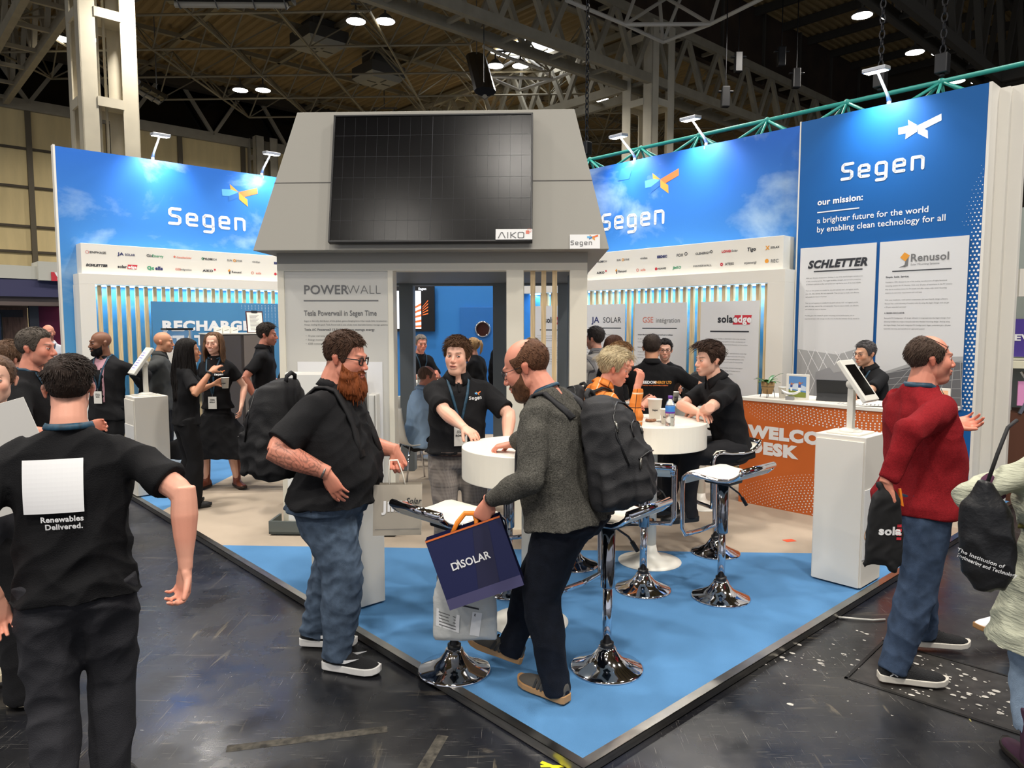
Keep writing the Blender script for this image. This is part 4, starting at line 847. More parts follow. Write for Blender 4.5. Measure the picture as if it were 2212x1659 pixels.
# solar panel on the hood
sp = thing('solar_panel', 'large black glass solar panel leaning on the kiosk hood', 'solar panel', Kp(0,0,PZ), TK)
nn = nrm(vec(0,-1.145,.26)); vv = nrm(vec(0,.26,1.145)); oo = vec(-1.86,3.06,2.36)+nn*.066; PW, PH = 1.607, 1.065
Q = np.stack([(1,0,0), -nn, vv], 1)
mb = MB().at(oo, Q); mb.box((.012,-.004,.012), (PW-.012,.03,PH-.012)); cell = mat('pv_glass', (3,3,5), .2, spec=.22, bump=.03, bscale=220); mb.build('glass', cell, sp)
mb = MB().at(oo, Q)
for q in ((0,0,PW,.014),(0,PH-.014,PW,PH),(0,0,.014,PH),(PW-.014,0,PW,PH)): mb.box((q[0],-.012,q[1]), (q[2],.045,q[3]))
mb.build('frame', black, sp, bevel=.002)
mb = MB().at(oo, Q); mb.mi = 0; mb.flat([(.803,.02),(.807,.02),(.807,PH-.02),(.803,PH-.02)], (0,-.0048,0))
for k in range(1, 6): mb.flat([(.02,k*PH/6),(PW-.02,k*PH/6),(PW-.02,k*PH/6+.0015),(.02,k*PH/6+.0015)], (0,-.0048,0))
for k in range(1, 18): mb.flat([(k*PW/18,.02),(k*PW/18+.001,.02),(k*PW/18+.001,PH-.02),(k*PW/18,PH-.02)], (0,-.0048,0))
mb.build('cell_lines', mat('cell_line', (30,32,40), .5), sp)
def plate(name, label, w, h, draw, e1, z, fr):
    k = (z-2.32-PZ)/1.145; p = vec(e1, 3.05+.26*max(k,0), z-PZ)+nn*fr
    t = thing(name, label, 'sign', Kp(0,0,PZ), TK); mb = MB().at(p, Q); mb.box((0,-.004,0), (w,0,h)); mb.build('plate', mat('sign_white', (228,228,226), .5), t)
    mb = MB().at(p+nn*.0055, Q); draw(mb, w, h); mb.build('lettering', None, t, mats=INKS); return t
def d_aiko(mb, w, h):
    mb.mi = GR
    for u, p in ((.022,[(0,0),(.022,.045),(.03,.045),(.052,0)]),(.094,[(0,0),(0,.045)]),(.118,[(0,0),(0,.045)]),(.122,[(.0,.0225),(.035,.045)]),(.122,[(.0,.0225),(.035,0)]),(.175,[(.0,.006),(.0,.039),(.008,.045),(.036,.045),(.044,.039),(.044,.006),(.036,0),(.008,0),(0,.006)])): mb.stroke([(a+u,b+.012) for a,b in p], .0075, (0,0,0))
    mb.mi = SA; mb.flat([(.235,.045),(.262,.045),(.262,.072),(.235,.072)]); mb.stroke([(.25,.06),(.275,.06),(.275,.083),(.25,.083),(.25,.06)], .003)
def d_sg(mb, w, h): segen(mb, vec(.006,0,.028), .038, X_L, UP, GR, .15); segmark(mb, vec(.135,0,.065), .088, X_L)
plate('brand_sign', 'small white AIKO sign at the bottom corner of the solar panel', .285, .083, d_aiko, -.538, 2.415, .084)
plate('brand_sign', 'small white sign with grey lettering low on the kiosk hood corner', .236, .115, d_sg, .04, 2.366, .006)
# base tray and powerwall
bt = thing('base_tray', 'open grey metal base tray below the kiosk information board', 'tray', Kp(-2.415,3.03,PZ), TK); tg = mat('tray_grey', (98,104,100), .5, .3)
mb = MB(); mb.box((0,0,.012), (1.05,.02,.12)); mb.box((0,.02,.012), (.02,.245,.12)); mb.box((1.03,.02,.012), (1.05,.245,.12)); mb.box((0,.0,.012), (1.05,.245,.03))
for x in (.05,.95): mb.box((x,.03,0), (x+.05,.2,.012))
mb.build('tray', tg, bt)
bp = thing('battery_unit', 'white home battery unit with glossy black side in front of the information board', 'battery', Kp(-2.27,3.055,PZ+.034), TK)
mb = MB(); mb.box((0,.02,0), (.63,.13,1.31)); mb.build('body', mat('battery_white', (236,234,226), .3, coat=.3), bp, bevel=.02)
mb = MB(); mb.box((.628,.01,.0), (.655,.12,1.31)); mb.build('side_panel', mat('battery_black', (8,8,10), .15), bp, bevel=.004)
b2 = thing('battery_unit', 'shorter white battery module tucked right of the black sided unit', 'battery', Kp(-1.60,3.10,PZ+.034), TK)
mb = MB(); mb.box((0,.02,0), (.075,.15,1.13)); mb.build('body', mat('battery_white'), b2, bevel=.012); mb = MB(); mb.box((.06,.0,0), (.064,.02,1.12)); mb.build('seam', greyb, b2)
# ---------------------------------------------------------------- blue store room with a door, seen through the kiosk
sr = thing('store_room_wall', 'bright blue store room wall with porthole door behind the kiosk', 'wall panel', Kp(0,8.62,PZ), TK); struct(sr)
mb = MB(); mb.box((-3.3,0,0), (1.6,.1,3.2)); mb.build('panel', mat('store_blue', (44,122,196), .5), sr)
dr = thing('door_panel', 'blue store room door with a steel porthole, seen through the kiosk', 'door', Kp(-1.466,8.6,PZ), TK)
mb = MB(); mb.box((0,-.012,0), (.82,.015,2.0)); mb.build('leaf', mat('store_blue_dark', (36,106,180), .5), dr, bevel=.003)
mb = MB().at((.354,-.03,1.656), rotx(PI/2)); mb.lathe([(.105,-.02),(.125,-.012),(.128,0),(.105,.012),(.105,-.02)], 32); pr = mb.build('porthole_rim', chrome, dr, True)
mb = MB().at((.354,-.02,1.656), rotx(PI/2)); mb.lathe([(.001,-.003),(.106,-.003),(.106,.0),(.001,.0)], 28); mb.build('porthole_glass', mat('porthole_dark', (52,24,18), .12), pr)
tv = thing('wall_screen', 'black framed screen showing orange striped slides on the blue wall', 'screen', Kp(-2.95,8.6,PZ), TK)
mb = MB(); mb.box((0,-.06,1.62), (1.09,-.01,2.33)); mb.build('bezel', black, tv, bevel=.004)
mb = MB(); mb.mi = 0; mb.flat([(.03,1.66),(.88,1.66),(.88,2.25),(.03,2.25)], (0,-.062,0)); mb.mi = 1
for k in range(5): mb.flat([(.57,1.67+.05*k),(.88,1.685+.085*k),(.88,1.72+.085*k),(.57,1.69+.05*k)], (0,-.063,0))
for k in range(5): mb.flat([(.90,1.87+.03*k),(.99,1.89+.05*k),(.99,1.91+.05*k),(.90,1.88+.03*k)], (0,-.063,0))
mb.mi = 2; mb.text('Segen', (.12,-.063,2.1), .12, X_L, UP, 'LEFT', .003); mb.text('solar storage', (.12,-.063,1.95), .05, X_L, UP); mb.mi = 0; mb.text('Segen', (.84,-.063,2.265), .05, X_L, UP, 'LEFT', .002)
mb.build('display', None, tv, mats=[mat('screen_white', (225,230,240), .3, emit=.7), mat('screen_orange', (226,104,48), .3, emit=.6), mat('screen_navy', (30,36,70), .3)])
# ---------------------------------------------------------------- hall shell
def st_s(name, a=0, b=0, z=0, rz=0):
    t = bpy.data.objects.new(name, None); C.objects.link(t); t.location = tuple(float(q) for q in S(a,b,z)); t.rotation_euler = (0,0,TH+rz); t['kind'] = 'structure'; return t
def floor_mat():
    m = mat('hall_floor', (28,28,31), .24, spec=.5); L = m.node_tree.links; b = m.node_tree.nodes['Principled BSDF']
    tc = nod(m, 'ShaderNodeTexCoord')
    def noise(sc, det=6, scale=(1,1,1), rot=0, dist=0, rough=.55):
        mp = nod(m, 'ShaderNodeMapping'); mp.inputs['Scale'].default_value = scale; mp.inputs['Rotation'].default_value = (0,0,rot); L.new(tc.outputs['Object'], mp.inputs['Vector'])
        n = nod(m, 'ShaderNodeTexNoise', Scale=sc, Detail=float(det), Roughness=rough, Distortion=float(dist)); L.new(mp.outputs['Vector'], n.inputs['Vector']); return n.outputs['Fac']
    def step(x, lo, hi, a=0., c=1.):
        r = nod(m, 'ShaderNodeMapRange'); r.inputs['From Min'].default_value = lo; r.inputs['From Max'].default_value = hi; r.inputs['To Min'].default_value = a; r.inputs['To Max'].default_value = c; L.new(x, r.inputs['Value']); return r.outputs['Result']
    def mul(x, y):
        q = nod(m, 'ShaderNodeMath', operation='MULTIPLY'); L.new(x, q.inputs[0])
        if isinstance(y, float): q.inputs[1].default_value = y
        else: L.new(y, q.inputs[1])
        return q.outputs[0]
    def over(base, col, f):
        x = nod(m, 'ShaderNodeMix', data_type='RGBA'); x.inputs[7].default_value = lin(col)+(1,); L.new(f, x.inputs[0])
        if isinstance(base, tuple): x.inputs[6].default_value = lin(base)+(1,)
        else: L.new(base, x.inputs[6])
        return x.outputs[2]
    c = over((24,25,29), (60,59,58), step(noise(.9,7), .44, .72))
    c = over(c, (38,44,62), mul(step(noise(.5,3), .5, .66), .6))
    c = over(c, (118,110,96), mul(step(noise(2.2,8,(1,9,1),.74,.5), .63, .74), step(noise(.8,3), .42, .62)))
    c = over(c, (112,104,88), mul(step(noise(2.0,8,(9,1,1),.74,.6), .645, .74), step(noise(.7,3,(1,1,2)), .44, .6)))
    c = over(c, (150,146,138), mul(step(noise(5,9,(1,60,1),1.35,.35), .655, .69), step(noise(1.3,4), .44, .56)))
    c = over(c, (150,146,138), mul(step(noise(5,9,(70,1,1),.35,.3), .66, .69), step(noise(1.5,4,(2,1,1)), .45, .56)))
    c = over(c, (206,202,192), mul(step(noise(22,5,(1,1.8,1),.7,1.2), .71, .735), step(noise(.75,4,(1,1,3)), .5, .6)))
    L.new(c, b.inputs['Base Color'])
    L.new(step(noise(3,6), .35, .7, .16, .42), b.inputs['Roughness'])
    bp = nod(m, 'ShaderNodeBump', Strength=.06, Distance=.01); L.new(noise(6,8), bp.inputs['Height']); L.new(bp.outputs['Normal'], b.inputs['Normal']); return m
mb = MB(); mb.box((-26,-14,-.1), (34,42,0)); fl = struct(mb.build('floor', floor_mat()))
# duct cover let into the floor, paint flecks, chalk marks, tape
dc = th_s('duct_cover', 'scraped metal duct cover let into the floor by the red jumper', 'floor cover', 1.9, -.62, 0, PI*.02)
mb = MB(); mb.box((-.28,-.85,0), (.28,.28,.003)); mb.build('plate', mat('duct_plate', (60,58,56), .45, .3, var=.5, vscale=14), dc)
mb = MB()
for q in ((-.3,-.87,.3,-.855),(-.3,.285,.3,.3),(-.3,-.87,-.285,.3),(.285,-.87,.3,.3),(-.28,-.66,.28,-.635),(-.28,-.62,.28,-.605)): mb.box((q[0],q[1],0), (q[2],q[3],.0045))
mb.build('frame', mat('duct_frame', (34,33,32), .5, .4), dc)
rs = np.random.RandomState(4); mb = MB()
for k in range(330):
    u, v = (rs.uniform(-.26,.26), rs.uniform(-.83,.1)) if k < 210 else (rs.normal(.0,.25), rs.normal(.62,.28)); r = .002+.009*rs.rand()**3; n = 7; ph = rs.rand()*6
    mb.flat([(u+r*(1+.5*rs.rand())*math.cos(ph+2*PI*i/n), v+1.9*r*(.6+.6*rs.rand())*math.sin(ph+2*PI*i/n)) for i in range(n)], (0,0,.0052 if k < 210 else .0008), (1,0,0), (0,1,0))
o = mb.build('paint_flecks', mat('old_paint', (196,192,184), .7), dc); o['kind'] = 'stuff'
ch = thing('chalk_mark', 'yellowish chalk figures 4B marked on the floor at bottom right', 'floor marking', (2.03,3.17,0)); mb = MB()
R = rotz(-.35)
for p in ([(.045,.05),(.0,.0),(.075,0)],[(.05,.04),(.05,-.045)],[(.10,-.045),(.10,.05),(.135,.045),(.14,.02),(.105,.003),(.145,-.01),(.145,-.04),(.10,-.045)]): mb.stroke(p, .006, (0,0,.001), R@vec(1,0,0), R@vec(0,1,0))
mb.build('figures', mat('chalk_yellow', (170,160,96), .8), ch)
tp = thing('tape_strip', 'yellow tape strip stuck to the floor at the platform corner', 'tape', (.16,2.78,0)); mb = MB(); mb.box((-.045,-.006,0), (.05,.008,.001)); mb.at((0,0,0), rotz(-.6)); mb.box((-.05,-.009,0), (.06,.009,.0015)); mb.build('strip', mat('tape_yellow', (222,214,40), .5), tp)
rc = thing('red_card', 'small orange red card lying on the beige carpet', 'card', S(3.46,.89,PZ), .3); mb = MB(); mb.box((-.045,-.03,0), (.045,.03,.002)); mb.build('card', mat('card_red', (226,84,48), .6), rc)
cable = thing('floor_cable', 'thin white cable end sticking out under the platform edge', 'cable', S(2.35,-.02,0)); mb = MB(); mb.tube([S(2.3,.0,.012)-S(2.35,-.02,0), vec(.06,-.05,.012), vec(.14,-.06,.01), vec(.22,-.045,.008)], .006, 6); mb.build('wire', mat('cable_white', (210,208,200), .5), cable, True)
tape_m = mat('tape_residue', (74,70,62), .8, var=.8, vscale=30)
for k, (u0, v0, u1, v1, w) in enumerate([(-1.2,2.9,-.55,3.05,.05),(-.42,2.5,-.30,3.0,.05),(.72,2.32,1.18,2.72,.07),(.62,2.62,1.35,2.45,.06)]):
    d = nrm(vec(u1-u0,v1-v0,0)); q = vec(-d[1],d[0],0)*w/2; mb = MB(); a, b = vec(u0,v0,.0007), vec(u1,v1,.0007); mb.add([a-q,b-q,b+q,a+q], [(0,1,2,3)])
    tag(mb.build('tape_residue', tape_m), ('worn tape trace on the dark floor between the two striding men','short worn tape trace crossing the floor near the bottom edge','broad worn tape trace right of the platform corner','worn tape trace crossing another right of the platform corner')[k], 'tape')
# roof decks: real corrugations
deckm = mat('roof_deck', (156,132,88), .8, var=.15, vscale=.6)
def deck(name, a0, a1, b0, b1, z, along, pitch=.28, h=.07):
    mb = MB(); t = st_s(name); n = int(((a1-a0) if along == 'b' else (b1-b0))/pitch); V = []
    for k in range(n+1):
        for j, (dx, dz) in enumerate(((0,0),(.3,0),(.5,h),(.8,h))):
            q = (k+dx)*pitch; V += [((a0+q, b0, z+dz), (a0+q, b1, z+dz)) if along == 'b' else ((a0, b0+q, z+dz), (a1, b0+q, z+dz))]
    mb.add(np.array(V).reshape(-1,3), [(2*i,2*i+1,2*i+3,2*i+2) for i in range(len(V)-1)]); mb.build('deck', deckm, t); return t
deck('roof', -14, 34, 12.4, 28.5, 10.9, 'b'); deck('roof', -26, 34, -30, 12.4, 13.2, 'a')
fa = st_s('wall_fascia'); mb = MB(); mb.box((-14,12.3,10.6), (34,12.5,13.3)); mb.build('panel', mat('fascia_brown', (58,44,32), .8, var=.4, vscale=1.2), fa)
for k in range(17): mb = MB(); mb.box((-13+2.8*k,12.22,10.6), (-12.9+2.8*k,12.3,13.2)); mb.build('post', mat('truss_dark', (70,66,58), .7), fa)
pm = mat('purlin_paint', (62,58,50), .7)
for k in range(22): mb = MB(); mb.box((-10+2.05*k,-29,12.9), (-9.88+2.05*k,12.3,13.19)); struct(mb.build('roof_beam', pm, loc=S(0,0,0), rz=TH))
# back wall with beige panels and dark clerestory
wb = st_s('wall_back'); beige = mat('wall_beige', (226,204,150), .75, var=.14, vscale=.9, stretch=(3,3,.5)); steelp = mat('truss_grey', (160,152,132), .6, .1, var=.12, vscale=3)
mb = MB(); mb.box((-14,27.4,0), (34,27.6,9.0)); mb.build('panel', beige, wb)
mb = MB(); mb.box((-14,27.6,8.9), (34,27.7,11.2)); mb.build('clerestory', mat('night_glass', (6,6,8), .15), wb)
mb = MB(); mb.box((-14,27.25,8.85), (34,27.6,9.2)); mb.build('sill_beam', steelp, wb)
for z in (7.61,6.35,5.05,4.2): mb = MB(); mb.box((-14,27.33,z-.04), (34,27.42,z+.04)); mb.build('joint_rail', mat('joint_dark', (76,66,50), .7), wb)
for k in range(-5, 12): mb = MB(); mb.box((2.83-.13+2.42*k,27.28,0), (2.83+.03+2.42*k,27.42,9.0)); mb.build('mullion', mat('mullion_grey', (94,84,64), .6), wb)
for k in range(-4, 9):
    a = 2.83+2.42*1.25*k
    for d in (-1.25,1.25):
        mb = MB(); mb.bar((a,27.3,9.1), (a+d,27.3,11.0), .12); mb.build('brace', steelp, wb); 
mb = MB(); mb.box((-14,26.9,10.6), (34,27.3,10.9)); mb.build('eaves_girder', mat('eaves_dark', (66,58,44), .7), wb)
wr_ = st_s('wall_right'); mb = MB(); mb.box((33.6,-30,0), (33.9,28.5,13.3)); mb.build('panel', mat('wall_dark', (70,60,46), .8, var=.2, vscale=.8), wr_)
# lattice trusses
def truss(name, p0, p1, side, z0=9.0, z1=10.7, w=.9, bay=1.75, m=steelp, ch=.26):
    """twin-chord box truss from p0 to p1 (a,b)"""
    t = st_s(name); p0, p1 = vec(*p0, 0), vec(*p1, 0); L = np.linalg.norm(p1-p0); d = (p1-p0)/L; q = vec(-d[1], d[0], 0)
    for s_ in (-.5,.5):
        for z in (z0,z1): mb = MB(); mb.bar(p0+q*w*s_+vec(0,0,z), p1+q*w*s_+vec(0,0,z), .16, ch); mb.build('chord', m, t)
        n = int(L/bay); mb = MB()
        for k in range(n):
            a, c, b = p0+d*bay*k, p0+d*bay*(k+.5), p0+d*bay*(k+1)
            mb.bar(a+q*w*s_+vec(0,0,z1), c+q*w*s_+vec(0,0,z0), .11, .15); mb.bar(c+q*w*s_+vec(0,0,z0), b+q*w*s_+vec(0,0,z1), .11, .15)
        mb.build('web_lattice', m, t)
    n = int(L/1.75); mb = MB()
    for k in range(n+1): a = p0+d*1.75*k; mb.bar(a+q*w*.5+vec(0,0,z0), a-q*w*.5+vec(0,0,z0), .1); mb.bar(a+q*w*.5+vec(0,0,z1), a-q*w*.5+vec(0,0,z1), .1)
    mb.build('cross_lattice', m, t); return t
truss('roof_beam', (-12,12.15), (34,12.15), 0); truss('roof_beam', (-12,5.3), (34,5.3), 0, 9.4, 12.6, .5, 2.4, mat('truss_dark'), .3); truss('roof_beam', (1.7,12.6), (1.7,27), 0); truss('roof_beam', (16.4,12.6), (16.4,27), 0); truss('roof_beam', (25,-10), (25,5), 0, 9.4, 12.6, .5, 2.4, mat('truss_dark'), .3)
# built-up columns
def column(a, b, top, w=1.12, m=None):
    t = st_s('column', a, b); h = w/2; m = m or mat('column_grey', (206,197,174), .6, var=.1, vscale=2)
    for sx in (-1,1):
        for sy in (-1,1):
            x0, y0 = sx*h, sy*h; mb = MB()
            mb.box((min(x0,x0-sx*.32),min(y0,y0-sy*.03),0), (max(x0,x0-sx*.32),max(y0,y0-sy*.03),top)); mb.box((min(x0,x0-sx*.03),min(y0,y0-sy*.32),0), (max(x0,x0-sx*.03),max(y0,y0-sy*.32),top)); mb.build('leg', m, t)
    z = .9
    while z < top:
        mb = MB()
        for s_ in (-1,1): mb.box((-h+.3,s_*h-.02,z), (h-.3,s_*h+.02,z+.2)); mb.box((s_*h-.02,-h+.3,z), (s_*h+.02,h-.3,z+.2))
        mb.box((-h+.03,-h+.03,z+.18), (h-.03,h-.03,z+.2)); mb.build('batten_plate', m, t); z += 1.85
    mb = MB(); mb.tube([(.05,0,0),(.05,0,top)], .03, 6); mb.tube([(-.08,0,0),(-.08,0,top)], .025, 6); mb.build('cable_pipe', m, t)
column(2.45, 16.5, 10.6); column(16.4, 12.15, 10.7); column(10.7, 27.0, 9.2, .9, steelp)
# double layer space frame: upper chords along the bay, lower chords at 45 degrees
sf = st_s('ceiling_frame'); tb = mat('frame_tube', (142,132,108), .5, .2); zl, zu = 9.55, 10.75
mb = MB(); k = -13.; 
while k < 33: mb.bar((k,12.9,zu), (k,27.2,zu), .13); k += 3.2
k = 12.9
while k < 27.5: mb.bar((-14,k,zu), (33,k,zu), .13); k += 3.2
mb.build('upper_chord_lattice', tb, sf)
mb = MB(); wbm = MB(); D2 = 2.26; E1_, E2_ = vec(1,-1,0)/2**.5, vec(1,1,0)/2**.5; inside = lambda p: -13 < p[0] < 33 and 13 < p[1] < 27
nodes = [(i,j) for i in range(-22,24) for j in range(3,32) if inside(E1_*D2*i+E2_*D2*j)]; ns = set(nodes)
for i, j in nodes:
    p = E1_*D2*i+E2_*D2*j+vec(0,0,zl)
    for di, dj in ((1,0),(0,1)):
        if (i+di,j+dj) in ns: mb.tube([p, E1_*D2*(i+di)+E2_*D2*(j+dj)+vec(0,0,zl)], .035, 5, cap=False)
    for dx, dy in ((1.6,0),(-1.6,0),(0,1.6),(0,-1.6)):
        wbm.tube([p, p+vec(dx,dy,zu-zl)], .026, 4, cap=False)
mb.build('lower_chord_lattice', tb, sf); wbm.build('web_lattice', tb, sf)
# tubular pyramid frames under the roof (near bay), skylit brightness put into the white
def pyramid(pts, name):
    t = st_s(name); mb = MB(); P = [np.linalg.inv(RS)@(plane_pt(u,v,z)-C0) for u,v,z in pts[0]]
    for i, j in pts[1]: mb.tube([P[i],P[j]], .05, 7)
    mb.build('lattice', mat('frame_white_lit', (206,200,186), .5), t)
def pix(u, v):
    x, y, z = (u-1106)/1561, 1., -(v-829.5)/1561; c, s = math.cos(PITCH), math.sin(PITCH); return vec(x, y*c+z*s, -y*s+z*c)
def plane_pt(u, v, z): r = pix(u,v); return vec(0,0,EYE)+r*((z-EYE)/r[2])
pyramid(([(1223,0,9.5),(1350,53,9.5),(1432,91,9.5),(1535,52,9.5),(1700,-30,9.5),(1425,-2,10.9),(1440,-4,10.9),(1470,-4,10.9),(1380,-30,10.9),(1560,-30,10.9)], [(0,1),(1,2),(2,3),(3,4),(1,3),(1,6),(3,6),(2,7),(1,8),(3,9),(2,5),(4,9)]), 'ceiling_frame')
pyramid(([(1052,165,9.5),(1122,195,9.5),(1196,171,9.5),(1250,150,9.5),(1131,118,10.7),(1044,100,9.5),(1100,125,9.5),(1170,150,9.5)], [(0,2),(0,1),(1,2),(2,3),(2,4),(0,4),(1,4),(5,6),(6,7)]), 'ceiling_frame')
sk = st_s('skylight_window'); mb = MB(); mb.box((14.4,15.6,10.84), (16.6,17.2,10.88)); mb.build('pane', mat('sky_light', (240,246,255), .4, emit=5), sk)
mb = MB(); mb.bar((14.4,15.6,10.83), (16.6,17.2,10.83), .06); mb.bar((14.4,17.2,10.83), (16.6,15.6,10.83), .06); mb.bar((15.5,15.6,10.83), (15.5,17.2,10.83), .06); mb.build('pane_lattice', steelp, sk)
# high-bay lamps in pairs
lampm = mat('lamp_glow', (255,250,240), .4, emit=16); lampb = mat('lamp_body', (90,88,84), .5)
LL = {(8.4,15):'near the left end of its row',(13.2,15):'under the box beam above the kiosk',(18.2,15):'beside the right hall column',(8.4,22.5):'furthest back above the beige wall',(17.7,6):'nearest on the dark right roof beam',(21.4,6):'middle pair on the dark right roof beam',(25.1,6):'last pair just above the white end wall'}
for a, b in LAMP_AB:
    if (a,b) not in LL and not (a > 2 and b > 13): continue
    t = th_s('high_bay_lamp', 'pair of lit round ceiling lamps '+LL.get((a,b), 'added among the roof tubes'), 'ceiling lamp', a, b, LAMP_Z, -TH, 'paired high bay lamps')
    mb = MB(); mb.bar((-.5,0,.42), (.5,0,.42), .05); mb.tube([(0,0,.42),(0,0,(13.0 if b < 12 else 10.8)-LAMP_Z)], .02, 6); mb.build('hanger', lampb, t)
    for x in (-.38,.38):
        mb = MB(); mb.lathe([(.02,.42),(.03,.2),(.12,.14),(.2,.06),(.27,.0),(.26,-.01)], 20, (x,0,0)); h = mb.build('reflector', lampb, t, True); mb = MB(); mb.lathe([(.001,-.014),(.245,-.014),(.245,-.008),(.001,-.008)], 20, (x,0,0)); mb.build('lens', lampm, h)
# radiant heaters, air units, teal truss with chains, hoists
def heater(p0, p1, label):
    p0, p1 = vec(p0), vec(p1); t = thing('radiant_heater', label, 'heater', p0); d = p1-p0; q = nrm(np.cross(d,(0,0,1)))
    mb = MB(); mb.tube([(0,0,.16), d+vec(0,0,.16)], [(.28,.12)]*2, 10); mb.build('reflector_hood', mat('heater_black', (40,40,42), .3, .8), t)
    mb = MB(); mb.tube([d*.06-vec(0,0,.0), d*.96], .06, 8); mb.build('tube', mat('heater_tube', (168,160,142), .5), t)
    mb = MB()
    for k in (.1,.4,.7,.95): mb.tube([d*k-q*.25+vec(0,0,.1), d*k-vec(0,0,.08), d*k+q*.25+vec(0,0,.1)], .014, 5)
    for k in (.1,.9): mb.tube([d*k+vec(0,0,.2), d*k+vec(0,0,10.9-p0[2])], .015, 5)
    mb.build('bracket', lampb, t)
heater(plane_pt(362,10,8.2), plane_pt(632,12,8.2), 'long dark tube heater hanging at the very top of the roof'); heater(plane_pt(1028,135,8.9), plane_pt(1048,212,7.4), 'steeply hung dark heater with a guard near the box beam'); heater(plane_pt(285,190,8.4), plane_pt(345,222,8.4), 'thin dark tube heater behind the left hall column')
def air(u, v, z, label):
    t = thing('air_unit', label, 'air unit', plane_pt(u,v,z), TH); g = mat('air_grey', (150,146,132), .5)
    mb = MB(); mb.box((-.65,-.65,.15), (.65,.65,.5)); mb.box((-.4,-.4,.5), (.4,.4,10.9-z)); mb.build('housing', mat('air_dark', (64,62,58), .6), t, bevel=.02); mb = MB(); mb.add([(-.65,-.65,.15),(.65,-.65,.15),(.65,.65,.15),(-.65,.65,.15),(-.5,-.5,0),(.5,-.5,0),(.5,.5,0),(-.5,.5,0)], [(0,1,5,4),(1,2,6,5),(2,3,7,6),(3,0,4,7),(4,5,6,7)]); mb.build('diffuser', g, t)
    mb = MB()
    for s_ in (-.28,.28): mb.box((s_-.16,-.03,-.01), (s_+.16,.03,0)); mb.box((-.03,s_-.16,-.01), (.03,s_+.16,0))
    mb.build('vent_grille', black, t)
air(818,180,9.9, 'square grey ceiling air unit above the kiosk'); air(690,108,10.1, 'dark square air unit in a roof opening above the kiosk left side')
tt = th_s('teal_truss', 'teal painted triangular lighting truss hung behind the right display wall', 'truss', 6.45, 0, 4.05); teal = mat('teal_paint', (44,150,138), .45)
bs = [7.2-.98*k for k in range(8)]; mb = MB(); mb.tube([(.15,7.6,.27),(.15,-.1,.27)], .026, 8); mb.tube([(-.08,7.6,-.05),(-.08,-.1,-.05)], .026, 8); mb.tube([(.38,7.6,-.05),(.38,-.1,-.05)], .026, 8); mb.build('chord', teal, tt, True)
mb = MB()
for b in [.93+.98*k for k in range(7)]:
    for x in (-.08,.38):
        for d in (-.49,.49): mb.tube([(.15,b,.27),(x,b+d,-.05)], .018, 6)
        mb.tube([(.15,b,.27),(x,b,-.05)], .016, 6)
    mb.ball((.15,b,.27), .04, 8)
mb.build('brace_lattice', teal, tt, True)
chm = mat('chain_dark', (50,50,52), .4, .8)
for b, n in ((5.9,'beside the kiosk hood'),(1.55,'above the mission wall lamp'),(.93,'near the white end wall')):
    t = th_s('chain_hoist', 'hanging chain with hook holding the teal truss, '+n, 'chain', 6.6, b, 4.40); mb = MB(); z = .2; k = 0
    while z < 8.6: mb.tube([(.028*math.cos(q)*(k%2), .028*math.cos(q)*((k+1)%2), z+.045+.052*math.sin(q)) for q in np.arange(8)*PI/4], .009, 4, closed=True); z += .082; k += 1
    mb.build('chain', chm, t); mb = MB(); mb.box((-.06,-.06,.0), (.06,.06,.2)); mb.tube([(0,0,.0),(.0,0,-.03)], .03, 8); mb.build('hook_block', black, t, bevel=.01)
for u, v, z, n in ((1595,130,8.4,'left of the four'),(1688,118,8.8,'second from the left'),(1720,165,8.2,'third from the left'),(1567,205,7.4,'lowest of the four')):
    t = thing('chain_motor', 'black chain hoist motor hanging in the dark roof bay, '+n, 'hoist', plane_pt(u,v,z)); mb = MB(); mb.box((-.1,-.08,-.3), (.1,.08,.2)); mb.box((-.2,-.05,.05), (.2,.05,.1)); mb.build('motor', black, t, bevel=.03); mb = MB(); mb.tube([(0,0,.2),(0,0,13.1-z)], .014, 5); mb.build('cable', chm, t)
# ---------------------------------------------------------------- neighbouring stands
nb = th_s('neighbour_stand', 'neighbouring stand with navy fascia and plum wall at far left', 'stand', 0, 13.0); 
def nbx(nm, a, b, m, bev=0): mb = MB(); mb.box(a, b); return mb.build(nm, m, nb, bevel=bev)
nbx('fascia', (-3,-.1,2.50), (.42,.3,2.72), mat('nb_grey', (186,184,172), .6)); nbx('fascia_end', (.42,-.2,2.48), (.86,.4,2.80), mat('nb_grey')); nbx('navy_band', (-3,-.08,2.2), (.86,.1,2.5), mat('nb_navy', (56,54,86), .5)); nbx('canopy', (-3,0,2.05), (.86,2.4,2.2), mat('nb_taupe', (98,84,78), .6))
nbx('plum_wall', (.50,.6,0), (1.0,.7,2.1), mat('nb_plum', (118,24,72), .5)); nbx('post', (.36,.45,0), (.5,.6,2.1), mat('nb_slate', (70,72,80), .5)); nbx('wood_wall', (-3,2.2,0), (.6,2.3,2.1), mat('nb_wood', (150,122,108), .6, var=.4, vscale=6, stretch=(6,6,.7))); nbx('shelf', (-3,1.1,1.86), (.36,1.3,1.99), mat('nb_slate')); nbx('white_post', (.86,-.25,0), (1.06,.4,2.74), white)
t = th_s('information_screen', 'tall dark screen with pale blue icons in the neighbouring stand', 'screen', -.05, 13.75, 0); mb = MB(); mb.box((-.5,0,0), (.05,.08,1.98)); mb.build('bezel', black, t, bevel=.01)
mb = MB(); mb.flat([(-.40,.75),(.02,.75),(.02,1.95),(-.40,1.95)], (0,-.002,0)); d_ = mb.build('display', mat('screen_dark', (26,34,50), .25, emit=.4), t); mb = MB()
